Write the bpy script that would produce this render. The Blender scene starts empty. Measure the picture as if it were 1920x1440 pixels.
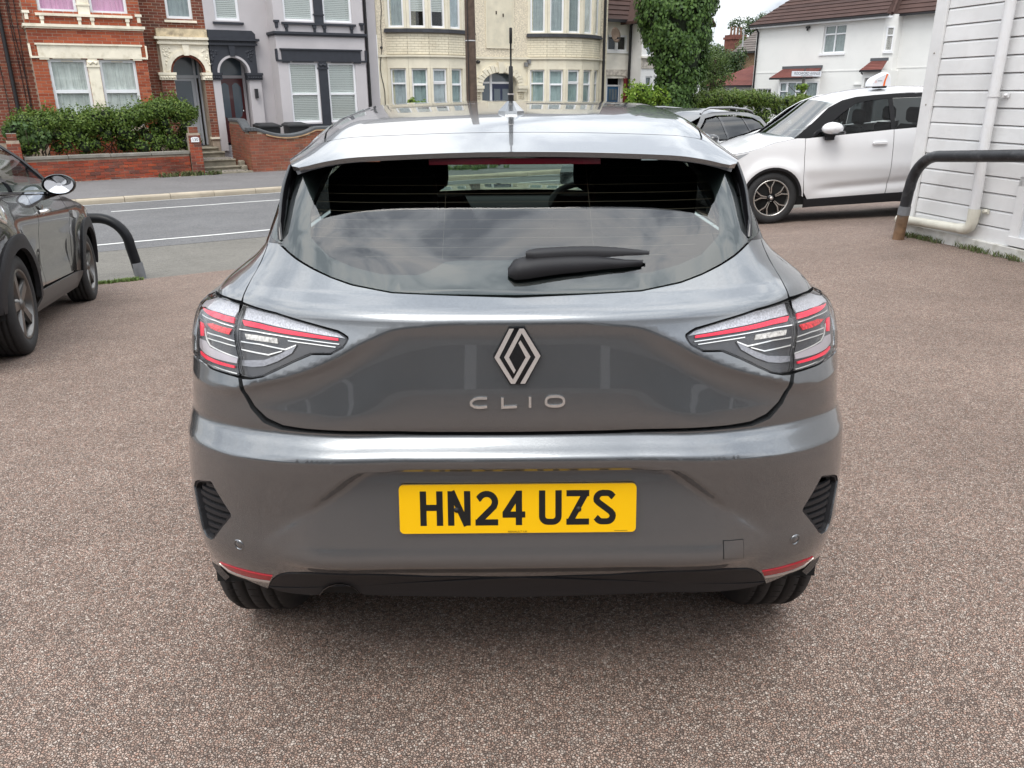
import bpy, bmesh, math, random
import numpy as np
from mathutils import Vector, Matrix
from mathutils.geometry import delaunay_2d_cdt
from math import sin, cos, pi, radians

random.seed(7)
rng = np.random.default_rng(7)
S = bpy.context.scene
COL = S.collection

# ------------------------------------------------------------------ camera
PITCH, ROLL, CAMH = radians(20.07), 0.0056, 1.5
fwd = Vector((0, cos(PITCH), -sin(PITCH)))
up0 = Vector((0, sin(PITCH), cos(PITCH)))
rt = cos(ROLL) * Vector((1, 0, 0)) - sin(ROLL) * up0
upv = sin(ROLL) * Vector((1, 0, 0)) + cos(ROLL) * up0
cam = bpy.data.cameras.new('camera')
cam.sensor_fit = 'HORIZONTAL'; cam.sensor_width = 36; cam.lens = 36 * 1500 / 1920
cam.clip_start = 0.05; cam.clip_end = 600
co = bpy.data.objects.new('camera', cam); COL.objects.link(co)
M = Matrix.Identity(4)
for i in range(3):
    M[i][0] = rt[i]; M[i][1] = upv[i]; M[i][2] = -fwd[i]
M[2][3] = CAMH
co.matrix_world = M
S.camera = co

# ------------------------------------------------------------------ light: bright overcast
SUN_EL, SUN_AZ = radians(58), radians(196)      # azimuth measured from +Y clockwise
sun = bpy.data.lights.new('sun', 'SUN'); sun.energy = 1.5; sun.angle = radians(30); sun.color = (1, .95, .88)
so = bpy.data.objects.new('sun', sun); COL.objects.link(so)
sd = Vector((sin(SUN_AZ) * cos(SUN_EL), cos(SUN_AZ) * cos(SUN_EL), sin(SUN_EL)))
so.rotation_euler = sd.to_track_quat('Z', 'Y').to_euler(); so.location = sd * 60

W = bpy.data.worlds.new('World'); S.world = W; W.use_nodes = True
nt = W.node_tree; nt.nodes.clear()
def wn(t, **k):
    n = nt.nodes.new(t)
    for a, b in k.items(): setattr(n, a, b)
    return n
sky = wn('ShaderNodeTexSky', sky_type='NISHITA', sun_disc=False, sun_elevation=SUN_EL, sun_rotation=SUN_AZ)
bg1 = wn('ShaderNodeBackground'); bg1.inputs[1].default_value = 0.12
nt.links.new(sky.outputs[0], bg1.inputs[0])
tc = wn('ShaderNodeTexCoord'); mp = wn('ShaderNodeMapping'); mp.inputs['Scale'].default_value = (1.0, 1.0, 1.5)
mp.inputs['Rotation'].default_value = (0, 0, 0.6)
nt.links.new(tc.outputs['Generated'], mp.inputs[0])
n1 = wn('ShaderNodeTexNoise'); n1.inputs['Scale'].default_value = 5.2; n1.inputs['Detail'].default_value = 9; n1.inputs['Roughness'].default_value = .55; n1.inputs['Distortion'].default_value = .5
nt.links.new(mp.outputs[0], n1.inputs[0])
cr = wn('ShaderNodeValToRGB')
e = cr.color_ramp.elements
e[0].position = .40; e[0].color = (.46, .50, .56, 1)
e[1].position = .61; e[1].color = (1, 1, 1, 1)
m = cr.color_ramp.elements.new(.5); m.color = (.76, .80, .85, 1)
nt.links.new(n1.outputs[0], cr.inputs[0])
bg2 = wn('ShaderNodeBackground'); bg2.inputs[1].default_value = 1.45
# an overcast sky is brighter overhead than at the horizon
sx = wn('ShaderNodeSeparateXYZ'); nt.links.new(tc.outputs['Generated'], sx.inputs[0])
gm = wn('ShaderNodeMapRange'); gm.inputs[1].default_value = 0; gm.inputs[2].default_value = 1; gm.inputs[3].default_value = .66; gm.inputs[4].default_value = 1.75
nt.links.new(sx.outputs['Z'], gm.inputs[0])
gs = wn('ShaderNodeVectorMath', operation='SCALE'); nt.links.new(cr.outputs[0], gs.inputs[0]); nt.links.new(gm.outputs[0], gs.inputs['Scale'])
nt.links.new(gs.outputs[0], bg2.inputs[0])
n2 = wn('ShaderNodeTexNoise'); n2.inputs['Scale'].default_value = 1.7; n2.inputs['Detail'].default_value = 6
nt.links.new(mp.outputs[0], n2.inputs[0])
mr = wn('ShaderNodeMapRange'); mr.inputs[1].default_value = .3; mr.inputs[2].default_value = .5; mr.inputs[3].default_value = .72; mr.inputs[4].default_value = 1
nt.links.new(n2.outputs[0], mr.inputs[0])
mx = wn('ShaderNodeMixShader'); out = wn('ShaderNodeOutputWorld')
nt.links.new(mr.outputs[0], mx.inputs[0]); nt.links.new(bg1.outputs[0], mx.inputs[1]); nt.links.new(bg2.outputs[0], mx.inputs[2])
nt.links.new(mx.outputs[0], out.inputs[0])

S.view_settings.view_transform = 'Standard'; S.view_settings.look = 'None'
S.view_settings.exposure = 0.40; S.view_settings.gamma = 1; S.view_settings.use_curve_mapping = False
S.render.engine = 'CYCLES'
S.cycles.max_bounces = 8; S.cycles.transparent_max_bounces = 16; S.cycles.glossy_bounces = 5
S.cycles.caustics_reflective = False; S.cycles.caustics_refractive = False
S.cycles.sample_clamp_indirect = 6
S.cycles.use_denoising = True
S.render.film_transparent = False
# ------------------------------------------------------------------ materials
MATS = {}
def mat(name, base=(.5, .5, .5), rough=.6, metal=0., coat=0., spec=.5, var=0., vscale=8., bump=0., bscale=60., obj=False, stain=0., stain_col=(.1, .1, .1), sscale=1.2, emit=None, detail=4):
    if name in MATS: return MATS[name]
    m = bpy.data.materials.new(name); m.use_nodes = True
    t = m.node_tree; b = t.nodes['Principled BSDF']
    b.inputs['Base Color'].default_value = (*base, 1); b.inputs['Roughness'].default_value = rough
    b.inputs['Metallic'].default_value = metal; b.inputs['Coat Weight'].default_value = coat; b.inputs['Coat Roughness'].default_value = .03
    b.inputs['Specular IOR Level'].default_value = spec
    L = t.links.new; N = t.nodes.new
    colsock = None
    tcn = N('ShaderNodeTexCoord'); geo = N('ShaderNodeNewGeometry')
    if var > 0:
        nz = N('ShaderNodeTexNoise'); nz.inputs['Scale'].default_value = vscale; nz.inputs['Detail'].default_value = detail
        L(geo.outputs['Position'], nz.inputs[0])
        mrn = N('ShaderNodeMapRange'); mrn.inputs[1].default_value = .3; mrn.inputs[2].default_value = .7; mrn.inputs[3].default_value = 1 - var; mrn.inputs[4].default_value = 1 + var
        L(nz.outputs[0], mrn.inputs[0])
        mul = N('ShaderNodeVectorMath'); mul.operation = 'SCALE'; mul.inputs[0].default_value = base
        L(mrn.outputs[0], mul.inputs['Scale']); colsock = mul.outputs[0]
    if obj:                                            # every piece its own shade
        oi = N('ShaderNodeObjectInfo'); ad = N('ShaderNodeMath'); ad.operation = 'ADD'; fr = N('ShaderNodeMath'); fr.operation = 'FRACT'
        L(oi.outputs['Random'], ad.inputs[0]); L(geo.outputs['Random Per Island'], ad.inputs[1]); L(ad.outputs[0], fr.inputs[0])
        ramp = N('ShaderNodeValToRGB'); ramp.color_ramp.interpolation = 'LINEAR'
        els = ramp.color_ramp.elements
        cols = obj
        els[0].position = 0; els[0].color = (*cols[0], 1); els[1].position = 1; els[1].color = (*cols[-1], 1)
        for i, c in enumerate(cols[1:-1]):
            q = els.new((i + 1) / (len(cols) - 1)); q.color = (*c, 1)
        L(fr.outputs[0], ramp.inputs[0])
        if colsock is None: colsock = ramp.outputs[0]
        else:
            m2 = N('ShaderNodeVectorMath'); m2.operation = 'SCALE'; L(ramp.outputs[0], m2.inputs[0]); L(mrn.outputs[0], m2.inputs['Scale']); colsock = m2.outputs[0]
    if stain > 0:
        nz2 = N('ShaderNodeTexNoise'); nz2.inputs['Scale'].default_value = sscale; nz2.inputs['Detail'].default_value = 6; nz2.inputs['Roughness'].default_value = .65
        L(geo.outputs['Position'], nz2.inputs[0])
        mr2 = N('ShaderNodeMapRange'); mr2.inputs[1].default_value = .5; mr2.inputs[2].default_value = .72; mr2.inputs[3].default_value = 0; mr2.inputs[4].default_value = stain
        L(nz2.outputs[0], mr2.inputs[0])
        mxn = N('ShaderNodeMix'); mxn.data_type = 'RGBA'; L(mr2.outputs[0], mxn.inputs[0])
        if colsock is None: mxn.inputs[6].default_value = (*base, 1)
        else: L(colsock, mxn.inputs[6])
        mxn.inputs[7].default_value = (*stain_col, 1); colsock = mxn.outputs[2]
    if colsock is not None: L(colsock, b.inputs['Base Color'])
    if bump > 0:
        nb = N('ShaderNodeTexNoise'); nb.inputs['Scale'].default_value = bscale; nb.inputs['Detail'].default_value = 5
        L(geo.outputs['Position'], nb.inputs[0])
        bp = N('ShaderNodeBump'); bp.inputs['Strength'].default_value = min(1, bump); bp.inputs['Distance'].default_value = .01
        L(nb.outputs[0], bp.inputs['Height']); L(bp.outputs[0], b.inputs['Normal'])
    if emit: b.inputs['Emission Color'].default_value = (*emit[0], 1); b.inputs['Emission Strength'].default_value = emit[1]
    MATS[name] = m
    return m

def glass(name, tint=(.8, .85, .83), ior=1.55, rough=0.0):
    """thin pane: tinted see-through with Fresnel reflection"""
    if name in MATS: return MATS[name]
    m = bpy.data.materials.new(name); m.use_nodes = True; t = m.node_tree; t.nodes.clear()
    N = t.nodes.new; L = t.links.new
    o = N('ShaderNodeOutputMaterial'); mxs = N('ShaderNodeMixShader'); tr = N('ShaderNodeBsdfTransparent'); gl = N('ShaderNodeBsdfGlossy')
    fr = N('ShaderNodeFresnel'); gg = N('ShaderNodeNewGeometry'); mi = N('ShaderNodeMapRange')   # same reflection from either side of the pane
    mi.inputs[3].default_value = ior; mi.inputs[4].default_value = 1 / ior; L(gg.outputs['Backfacing'], mi.inputs[0]); L(mi.outputs[0], fr.inputs[0])
    tr.inputs[0].default_value = (*tint, 1); gl.inputs['Roughness'].default_value = rough
    L(fr.outputs[0], mxs.inputs[0]); L(tr.outputs[0], mxs.inputs[1]); L(gl.outputs[0], mxs.inputs[2]); L(mxs.outputs[0], o.inputs[0])
    MATS[name] = m
    return m

# ------------------------------------------------------------------ objects
ROOT = {}                                                # world offset the vertices of a thing are relative to
def props(o, label=None, cat=None, group=None, kind=None):
    if label: o['label'] = label
    if cat: o['category'] = cat
    if group: o['group'] = group
    if kind: o['kind'] = kind
    return o
def thing(name, label, cat, loc=(0, 0, 0), rotz=0., group=None, local=False, rot=None):
    o = bpy.data.objects.new(name, None); COL.objects.link(o)
    o.empty_display_size = .2
    o.location = loc; o.rotation_euler = rot if rot else (0, 0, rotz)
    ROOT[o.name] = Vector((0, 0, 0)) if local else Vector(loc)
    return props(o, label, cat, group)
def link_mesh(name, me, material, parent=None):
    o = bpy.data.objects.new(name, me); COL.objects.link(o)
    if material is not None and not me.materials: me.materials.append(material)
    if parent is not None:
        o.parent = parent; ROOT[o.name] = ROOT.get(parent.name, Vector((0, 0, 0)))
    return o

class MB:
    """collects shapes of one mesh object"""
    def __init__(s, tf=None): s.v = []; s.f = []; s.tf = tf or (lambda a, b, c: (a, b, c)); s.sm = []
    def add(s, vs, fs, smooth=False, raw=False):
        k = len(s.v)
        s.v += [tuple(p) if raw else tuple(s.tf(*p)) for p in vs]
        s.f += [tuple(i + k for i in f) for f in fs]; s.sm += [smooth] * len(fs)
        return s
    def box(s, a0, a1, b0, b1, c0, c1):
        v = [(a, b, c) for a in (a0, a1) for b in (b0, b1) for c in (c0, c1)]
        return s.add(v, [(0, 1, 3, 2), (4, 6, 7, 5), (0, 4, 5, 1), (2, 3, 7, 6), (0, 2, 6, 4), (1, 5, 7, 3)])
    def cbox(s, a0, a1, b0, b1, c0, c1, r):
        """box whose outline in (a,c) has cut corners and whose front edge (b0) is chamfered"""
        def ring(b, ins):
            A0, A1, C0, C1 = a0 + ins, a1 - ins, c0 + ins, c1 - ins
            return [(A0 + r, b, C0), (A1 - r, b, C0), (A1, b, C0 + r), (A1, b, C1 - r), (A1 - r, b, C1), (A0 + r, b, C1), (A0, b, C1 - r), (A0, b, C0 + r)]
        v = ring(b0, r * .6) + ring(b0 + (r if b1 > b0 else -r) * .6, 0) + ring(b1, 0)
        f = [tuple(range(8))]
        for q in (0, 8):
            f += [(q + i, q + 8 + i, q + 8 + (i + 1) % 8, q + (i + 1) % 8) for i in range(8)]
        return s.add(v, f)
    def prism(s, outline, b0, b1, holes=()):
        """outline in (a,c), swept from b0 to b1"""
        loops = [list(outline)] + [list(h) for h in holes]
        pts = []; edges = []
        for lp in loops:
            k = len(pts); pts += lp; edges += [(k + i, k + (i + 1) % len(lp)) for i in range(len(lp))]
        r = delaunay_2d_cdt([Vector(p) for p in pts], edges, [], 0, 1e-7)
        vv = [(p.x, p.y) for p in r[0]]
        ff = []
        for f in r[2]:
            c = (sum(vv[i][0] for i in f) / 3, sum(vv[i][1] for i in f) / 3)
            if inpoly1(c, loops[0]) and not any(inpoly1(c, h) for h in loops[1:]): ff.append(tuple(f))
        n = len(vv)
        s.add([(a, b0, c) for a, c in vv] + [(a, b1, c) for a, c in vv], ff + [tuple(reversed([i + n for i in f])) for f in ff])
        for lp in loops:
            m_ = len(lp)
            s.add([(a, b0, c) for a, c in lp] + [(a, b1, c) for a, c in lp], [(i, (i + 1) % m_, m_ + (i + 1) % m_, m_ + i) for i in range(m_)])
        return s
    def tube(s, path, r, seg=10, caps=True, smooth=True):
        P = [Vector(p) for p in path]; vs = []; n = len(P)
        rr = r if isinstance(r, (list, tuple)) else [r] * n
        prev = None
        for i in range(n):
            d = (P[min(i + 1, n - 1)] - P[max(i - 1, 0)]).normalized()
            if prev is None:
                prev = d.orthogonal().normalized()
            a = (prev - d * prev.dot(d)).normalized(); prev = a; b = d.cross(a)
            vs += [tuple(P[i] + (a * cos(2 * pi * k / seg) + b * sin(2 * pi * k / seg)) * rr[i]) for k in range(seg)]
        fs = [(i * seg + k, i * seg + (k + 1) % seg, (i + 1) * seg + (k + 1) % seg, (i + 1) * seg + k) for i in range(n - 1) for k in range(seg)]
        s.add(vs, fs, smooth)
        if caps:
            s.add([vs[k] for k in range(seg)], [tuple(reversed(range(seg)))]); s.add(vs[-seg:], [tuple(range(seg))])
        return s
    def lathe(s, prof, c, ax, seg=32, smooth=True, ref=None):
        """prof: (radius, height along axis)"""
        ax = Vector(ax).normalized(); a = (Vector(ref) if ref else ax.orthogonal()).normalized(); b = ax.cross(a); c = Vector(c)
        vs = []
        for r, h in prof:
            vs += [tuple(c + ax * h + (a * cos(2 * pi * k / seg) + b * sin(2 * pi * k / seg)) * r) for k in range(seg)]
        fs = [(i * seg + k, i * seg + (k + 1) % seg, (i + 1) * seg + (k + 1) % seg, (i + 1) * seg + k) for i in range(len(prof) - 1) for k in range(seg)]
        return s.add(vs, fs, smooth)
    def loft(s, rows, smooth=True, closed=False):
        n = len(rows[0]); vs = [p for r in rows for p in r]
        m_ = n if closed else n - 1
        fs = [(i * n + k, i * n + (k + 1) % n, (i + 1) * n + (k + 1) % n, (i + 1) * n + k) for i in range(len(rows) - 1) for k in range(m_)]
        return s.add(vs, fs, smooth)
    def build(s, name, material, parent=None, at=None):
        me = bpy.data.meshes.new(name)
        off = ROOT.get(parent.name, Vector((0, 0, 0))) if parent is not None else Vector(at if at is not None else (0, 0, 0))
        me.from_pydata([(x - off.x, y - off.y, z - off.z) for x, y, z in s.v], [], s.f)
        me.polygons.foreach_set('use_smooth', s.sm)
        bm = bmesh.new(); bm.from_mesh(me); bmesh.ops.recalc_face_normals(bm, faces=bm.faces); bm.to_mesh(me); bm.free()
        o = link_mesh(name, me, material, parent)
        if parent is None: o.location = off; ROOT[o.name] = off
        return o

def inpoly1(p, poly):
    x, y = p; c = False; n = len(poly); j = n - 1
    for i in range(n):
        xi, yi = poly[i]; xj, yj = poly[j]
        if (yi > y) != (yj > y) and x < (xj - xi) * (y - yi) / (yj - yi) + xi: c = not c
        j = i
    return c
def inpoly(P, poly):
    P = np.asarray(P); c = np.zeros(len(P), bool); n = len(poly); j = n - 1
    for i in range(n):
        xi, yi = poly[i]; xj, yj = poly[j]
        if yi != yj:
            k = ((yi > P[:, 1]) != (yj > P[:, 1])) & (P[:, 0] < (xj - xi) * (P[:, 1] - yi) / (yj - yi) + xi)
            c ^= k
        j = i
    return c
def dens(poly, h, closed=True):
    out = []; n = len(poly)
    for i in range(n if closed else n - 1):
        a = poly[i]; b = poly[(i + 1) % n]; d = math.hypot(b[0] - a[0], b[1] - a[1]); k = max(1, int(math.ceil(d / h)))
        out += [(a[0] + (b[0] - a[0]) * q / k, a[1] + (b[1] - a[1]) * q / k) for q in range(k)]
    if not closed: out.append(poly[-1])
    return out
def spline(pts, n=6, closed=False):
    """Catmull-Rom through the points"""
    P = [np.array(p, float) for p in pts]; out = []; m_ = len(P)
    for i in range(m_ if closed else m_ - 1):
        p0 = P[(i - 1) % m_] if closed or i > 0 else 2 * P[0] - P[1]
        p1 = P[i]; p2 = P[(i + 1) % m_]
        p3 = P[(i + 2) % m_] if closed or i + 2 < m_ else 2 * P[-1] - P[-2]
        for k in range(n):
            t = k / n
            out.append(tuple(.5 * ((2 * p1) + (-p0 + p2) * t + (2 * p0 - 5 * p1 + 4 * p2 - p3) * t * t + (-p0 + 3 * p1 - 3 * p2 + p3) * t ** 3)))
    if not closed: out.append(tuple(P[-1]))
    return out

def panel(name, outline, surf, material, parent, h=.012, off=0., skirt=.012, holes=(), extra=(), sides=(True,), jitter=False, hole_skirt=None):
    """a sheet cut by an outline in the two parameters of a surface; surf(a,b) -> positions, normals (numpy)"""
    loops = [dens(outline, h)] + [dens(q, h) for q in holes]
    pts = []; edges = []
    for lp in loops:
        k = len(pts); pts += lp; edges += [(k + i, k + (i + 1) % len(lp)) for i in range(len(lp))]
    A = np.array(loops[0]); lo = A.min(0); hi = A.max(0)
    ga, gb = np.meshgrid(np.arange(lo[0] + h * .5, hi[0], h), np.arange(lo[1] + h * .5, hi[1], h))
    gb = gb + 0; ga = ga + (np.arange(ga.shape[0]) % 2)[:, None] * h * .5
    G = np.stack([ga.ravel(), gb.ravel()], 1)
    if len(extra): G = np.concatenate([G, np.array(extra)])
    k = inpoly(G, loops[0])
    for q in loops[1:]: k &= ~inpoly(G, q)
    G = G[k]
    B = np.array(pts)
    if len(G):
        keep = np.ones(len(G), bool)
        for i in range(0, len(B), 200):
            d = ((G[:, None, :] - B[None, i:i + 200, :]) ** 2).sum(2).min(1); keep &= d > (h * .35) ** 2
        G = G[keep]
    nb = len(pts)
    r = delaunay_2d_cdt([Vector(p) for p in pts] + [Vector(p) for p in G], edges, [], 0, 1e-7)
    V = np.array([(p.x, p.y) for p in r[0]]); T = np.array([f for f in r[2] if len(f) == 3])
    cen = V[T].mean(1); k = inpoly(cen, loops[0])
    for q in loops[1:]: k &= ~inpoly(cen, q)
    T = T[k]
    P, Nn = surf(V[:, 0], V[:, 1])
    nv = len(V)
    # boundary edges
    cnt = {}
    for t in T:
        for a, b in ((t[0], t[1]), (t[1], t[2]), (t[2], t[0])):
            cnt[(a, b)] = 1
    be = [(a, b) for (a, b) in cnt if (b, a) not in cnt]
    P0 = P + Nn * off
    verts = [tuple(p) for p in P0]; nor = [tuple(n) for n in Nn]
    faces = [tuple(int(i) for i in t) for t in T]
    # orient so that face normals follow Nn
    t = T[len(T) // 2]; fn = np.cross(P0[t[1]] - P0[t[0]], P0[t[2]] - P0[t[0]])
    flip = (fn * Nn[t].mean(0)).sum() < 0
    if flip: faces = [tuple(reversed(f)) for f in faces]; be = [(b, a) for a, b in be]
    lnor = [nor[i] for f in faces for i in f]
    if skirt > 0 and be:
        bv = sorted({i for q in be for i in q}); idx = {v: nv + i for i, v in enumerate(bv)}
        hs = skirt if hole_skirt is None else hole_skirt
        hb = [np.array(q) for q in loops[1:]]
        for v in bv:
            sk = skirt
            for q in hb:
                if ((q - V[v]) ** 2).sum(1).min() < (h * .2) ** 2: sk = hs
            verts.append(tuple(P0[v] - Nn[v] * sk))
        for a, b in be:
            fc = (a, idx[a], idx[b], b); faces.append(tuple(int(i) for i in fc))
            ed = P0[b] - P0[a]; sn = np.cross(ed, Nn[a]); sn = sn / (np.linalg.norm(sn) + 1e-9)
            lnor += [tuple(sn)] * 4
    me = bpy.data.meshes.new(name); me.from_pydata(verts, [], faces)
    me.polygons.foreach_set('use_smooth', [True] * len(faces))
    try: me.normals_split_custom_set(lnor)
    except Exception as ex: print('normals', name, ex)
    return link_mesh(name, me, material, parent)

def text_mesh(body, size):
    cu = bpy.data.curves.new('text', 'FONT'); cu.body = body; cu.size = size; cu.align_x = 'CENTER'; cu.align_y = 'CENTER'; cu.extrude = 0.0; cu.resolution_u = 3
    o = bpy.data.objects.new('text', cu); COL.objects.link(o)
    dg = bpy.context.evaluated_depsgraph_get(); dg.update()
    me = bpy.data.meshes.new_from_object(o.evaluated_get(dg))
    v = [tuple(p.co) for p in me.vertices]; f = [tuple(p.vertices) for p in me.polygons]
    bpy.data.objects.remove(o); bpy.data.curves.remove(cu); bpy.data.meshes.remove(me)
    return v, f

def ribbon(path, w, closed=False):
    """outline quads of a stroked polyline in 2-D with mitred corners: returns (verts2d, faces)"""
    P = [np.array(p, float) for p in path]; n = len(P); L_ = []; R_ = []
    for i in range(n):
        a = P[i - 1] if (i > 0 or closed) else None; b = P[(i + 1) % n] if (i < n - 1 or closed) else None
        d1 = (P[i] - a) / np.linalg.norm(P[i] - a) if a is not None else None
        d2 = (b - P[i]) / np.linalg.norm(b - P[i]) if b is not None else None
        if d1 is None: d1 = d2
        if d2 is None: d2 = d1
        t = d1 + d2; t /= np.linalg.norm(t) + 1e-9; nn = np.array([-t[1], t[0]]); c = max(.35, nn @ np.array([-d1[1], d1[0]]))
        L_.append(P[i] + nn * w / 2 / c); R_.append(P[i] - nn * w / 2 / c)
    v = [tuple(p) for p in L_] + [tuple(p) for p in R_]
    m_ = n if closed else n - 1
    f = [(i, (i + 1) % n, n + (i + 1) % n, n + i) for i in range(m_)]
    return v, f

# ------------------------------------------------------------------ frames of the place
AR = radians(31)
EV = Vector((cos(AR), sin(AR), 0)); NV = Vector((-sin(AR), cos(AR), 0))
def WF(u, n, z):                                            # street frame: along the road, across it, up
    return (EV.x * u + NV.x * n, EV.y * u + NV.y * n, z)
PROF = [(-60, 0), (4.5, 0), (5.5, -.02), (8, -.25), (10, -.42), (12, -.53), (14, -.6), (19.5, -.66), (300, -.66)]
def gz(n): return float(np.interp(n, [a for a, _ in PROF], [b for _, b in PROF]))
def gxy(x, y): return gz(-sin(AR) * x + cos(AR) * y)
# ------------------------------------------------------------------ ground
def sheet(name, n0, n1, u0, u1, dz, material, label=None, step=.5, kind='structure'):
    mb = MB(WF); ns = sorted(set([n0, n1] + [p for p, _ in PROF if n0 < p < n1] + list(np.arange(n0, min(n1, 21), step))))
    us = [u0 + (u1 - u0) * i / 24 for i in range(25)]
    mb.loft([[(u, n, gz(n) + dz) for u in us] for n in ns], smooth=True)
    o = mb.build(name, material, None, at=WF((u0 + u1) / 2, (n0 + n1) / 2, 0)); props(o, label, None, None, kind)
    return o

def asphalt_mat(name, cols, scale=150, bind=(.05, .045, .042), rough=.85, bump=.9, patch=.18, dark=.38, fine=True):
    m = bpy.data.materials.new(name); m.use_nodes = True; t = m.node_tree; N = t.nodes.new; L = t.links.new; b = t.nodes['Principled BSDF']
    geo = N('ShaderNodeNewGeometry')
    wob = N('ShaderNodeTexNoise'); wob.inputs['Scale'].default_value = scale * .7; wob.inputs['Detail'].default_value = 1
    L(geo.outputs['Position'], wob.inputs[0])
    ad = N('ShaderNodeVectorMath'); ad.operation = 'MULTIPLY_ADD'; ad.inputs[1].default_value = (.006, .006, .006)
    L(wob.outputs['Color'], ad.inputs[0]); L(geo.outputs['Position'], ad.inputs[2])
    v = N('ShaderNodeTexVoronoi'); v.inputs['Scale'].default_value = scale; v.inputs['Randomness'].default_value = 1
    ve = N('ShaderNodeTexVoronoi'); ve.feature = 'DISTANCE_TO_EDGE'; ve.inputs['Scale'].default_value = scale
    L(ad.outputs[0], v.inputs[0]); L(ad.outputs[0], ve.inputs[0])
    sep = N('ShaderNodeSeparateColor'); L(v.outputs['Color'], sep.inputs[0])
    rp = N('ShaderNodeValToRGB'); els = rp.color_ramp.elements; rp.color_ramp.interpolation = 'LINEAR'
    els[0].color = (*cols[0], 1); els[0].position = 0; els[1].color = (*cols[-1], 1); els[1].position = 1
    for i, c in enumerate(cols[1:-1]):
        q = els.new((i + 1) / (len(cols) - 1)); q.color = (*c, 1)
    L(sep.outputs[0], rp.inputs[0])
    # bitumen between the chippings; some chippings sunk or lost
    mr = N('ShaderNodeMapRange'); mr.inputs[1].default_value = .02; mr.inputs[2].default_value = .16; L(ve.outputs['Distance'], mr.inputs[0])
    lost = N('ShaderNodeMapRange'); lost.inputs[1].default_value = .0; lost.inputs[2].default_value = .16; lost.inputs[3].default_value = dark; lost.inputs[4].default_value = 1; L(sep.outputs[1], lost.inputs[0])
    mu = N('ShaderNodeMath'); mu.operation = 'MULTIPLY'; L(mr.outputs[0], mu.inputs[0]); L(lost.outputs[0], mu.inputs[1])
    mx = N('ShaderNodeMix'); mx.data_type = 'RGBA'; mx.inputs[6].default_value = (*bind, 1); L(mu.outputs[0], mx.inputs[0]); L(rp.outputs[0], mx.inputs[7])
    # wear in large patches
    nz = N('ShaderNodeTexNoise'); nz.inputs['Scale'].default_value = 1.1; nz.inputs['Detail'].default_value = 7; nz.inputs['Roughness'].default_value = .62
    L(geo.outputs['Position'], nz.inputs[0])
    m2 = N('ShaderNodeMapRange'); m2.inputs[1].default_value = .3; m2.inputs[2].default_value = .7; m2.inputs[3].default_value = 1 - patch; m2.inputs[4].default_value = 1 + patch; L(nz.outputs[0], m2.inputs[0])
    nz3 = N('ShaderNodeTexNoise'); nz3.inputs['Scale'].default_value = 13; nz3.inputs['Detail'].default_value = 5; L(geo.outputs['Position'], nz3.inputs[0])
    m3 = N('ShaderNodeMapRange'); m3.inputs[1].default_value = .3; m3.inputs[2].default_value = .7; m3.inputs[3].default_value = 1 - patch * .7; m3.inputs[4].default_value = 1 + patch * .7; L(nz3.outputs[0], m3.inputs[0])
    mm = N('ShaderNodeMath'); mm.operation = 'MULTIPLY'; L(m2.outputs[0], mm.inputs[0]); L(m3.outputs[0], mm.inputs[1])
    sc = N('ShaderNodeVectorMath'); sc.operation = 'SCALE'; L(mx.outputs[2], sc.inputs[0]); L(mm.outputs[0], sc.inputs['Scale'])
    L(sc.outputs[0], b.inputs['Base Color']); b.inputs['Roughness'].default_value = rough; b.inputs['Specular IOR Level'].default_value = .35
    hh = N('ShaderNodeMath'); hh.operation = 'MULTIPLY_ADD'; L(mu.outputs[0], hh.inputs[0]); hh.inputs[1].default_value = 1; L(sep.outputs[2], hh.inputs[2])
    bp = N('ShaderNodeBump'); bp.inputs['Strength'].default_value = bump; bp.inputs['Distance'].default_value = .0035
    L(hh.outputs[0], bp.inputs['Height']); L(bp.outputs[0], b.inputs['Normal'])
    MATS[name] = m
    return m
M_fore = asphalt_mat('forecourt_tarmac', [(.17, .125, .105), (.29, .20, .158), (.355, .26, .208), (.43, .335, .28), (.33, .205, .155), (.52, .44, .38), (.24, .19, .16)], 150, bind=(.10, .073, .06), patch=.13)
M_road = asphalt_mat('road_asphalt', [(.10, .10, .105), (.15, .15, .155), (.19, .19, .19), (.23, .225, .22)], 90, bind=(.08, .08, .082), patch=.12, bump=.5)
M_cross = asphalt_mat('crossover_asphalt', [(.13, .125, .11), (.17, .16, .14), (.21, .20, .175), (.24, .225, .2)], 100, bind=(.10, .095, .085), patch=.14, bump=.5)
M_pave = asphalt_mat('pavement_asphalt', [(.13, .125, .125), (.17, .165, .165), (.2, .195, .195), (.24, .23, .23)], 100, bind=(.11, .105, .105), patch=.12, bump=.4)
M_earth = mat('bare_earth', (.10, .08, .06), .95, var=.4, vscale=3, bump=.5, bscale=20)
M_line = mat('road_paint', (.62, .62, .60), .7, var=.12, vscale=25, stain=.5, stain_col=(.2, .2, .2), sscale=9)
M_kerb = mat('kerb_concrete', (.40, .345, .265), .85, var=.2, vscale=4, bump=.25, bscale=80, stain=.5, stain_col=(.2, .18, .15), sscale=2)

mb = MB()
mb.loft([[(x, y, -1.15) for x in np.linspace(-300, 300, 13)] for y in np.linspace(-200, 400, 13)])
props(mb.build('ground', M_earth), kind='structure')
sheet('forecourt', -30, 9.2, -40, 45, 0, M_fore)
sheet('vehicle_crossover', 9.205, 12.35, -30, 40, -.006, M_cross)
sheet('road', 12.36, 19.0, -90, 120, -.004, M_road)
sheet('pavement', 19.155, 23.3, -90, 26.9, .115, M_pave)
sheet('garden_ground', 23.305, 40, -30, 27.0, .06, M_earth)
sheet('side_road', 19.005, 120, 29.2, 35.0, .02, M_road)
sheet('side_road_pavement', 19.16, 120, 35.16, 37.8, .115, M_pave)
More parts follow.
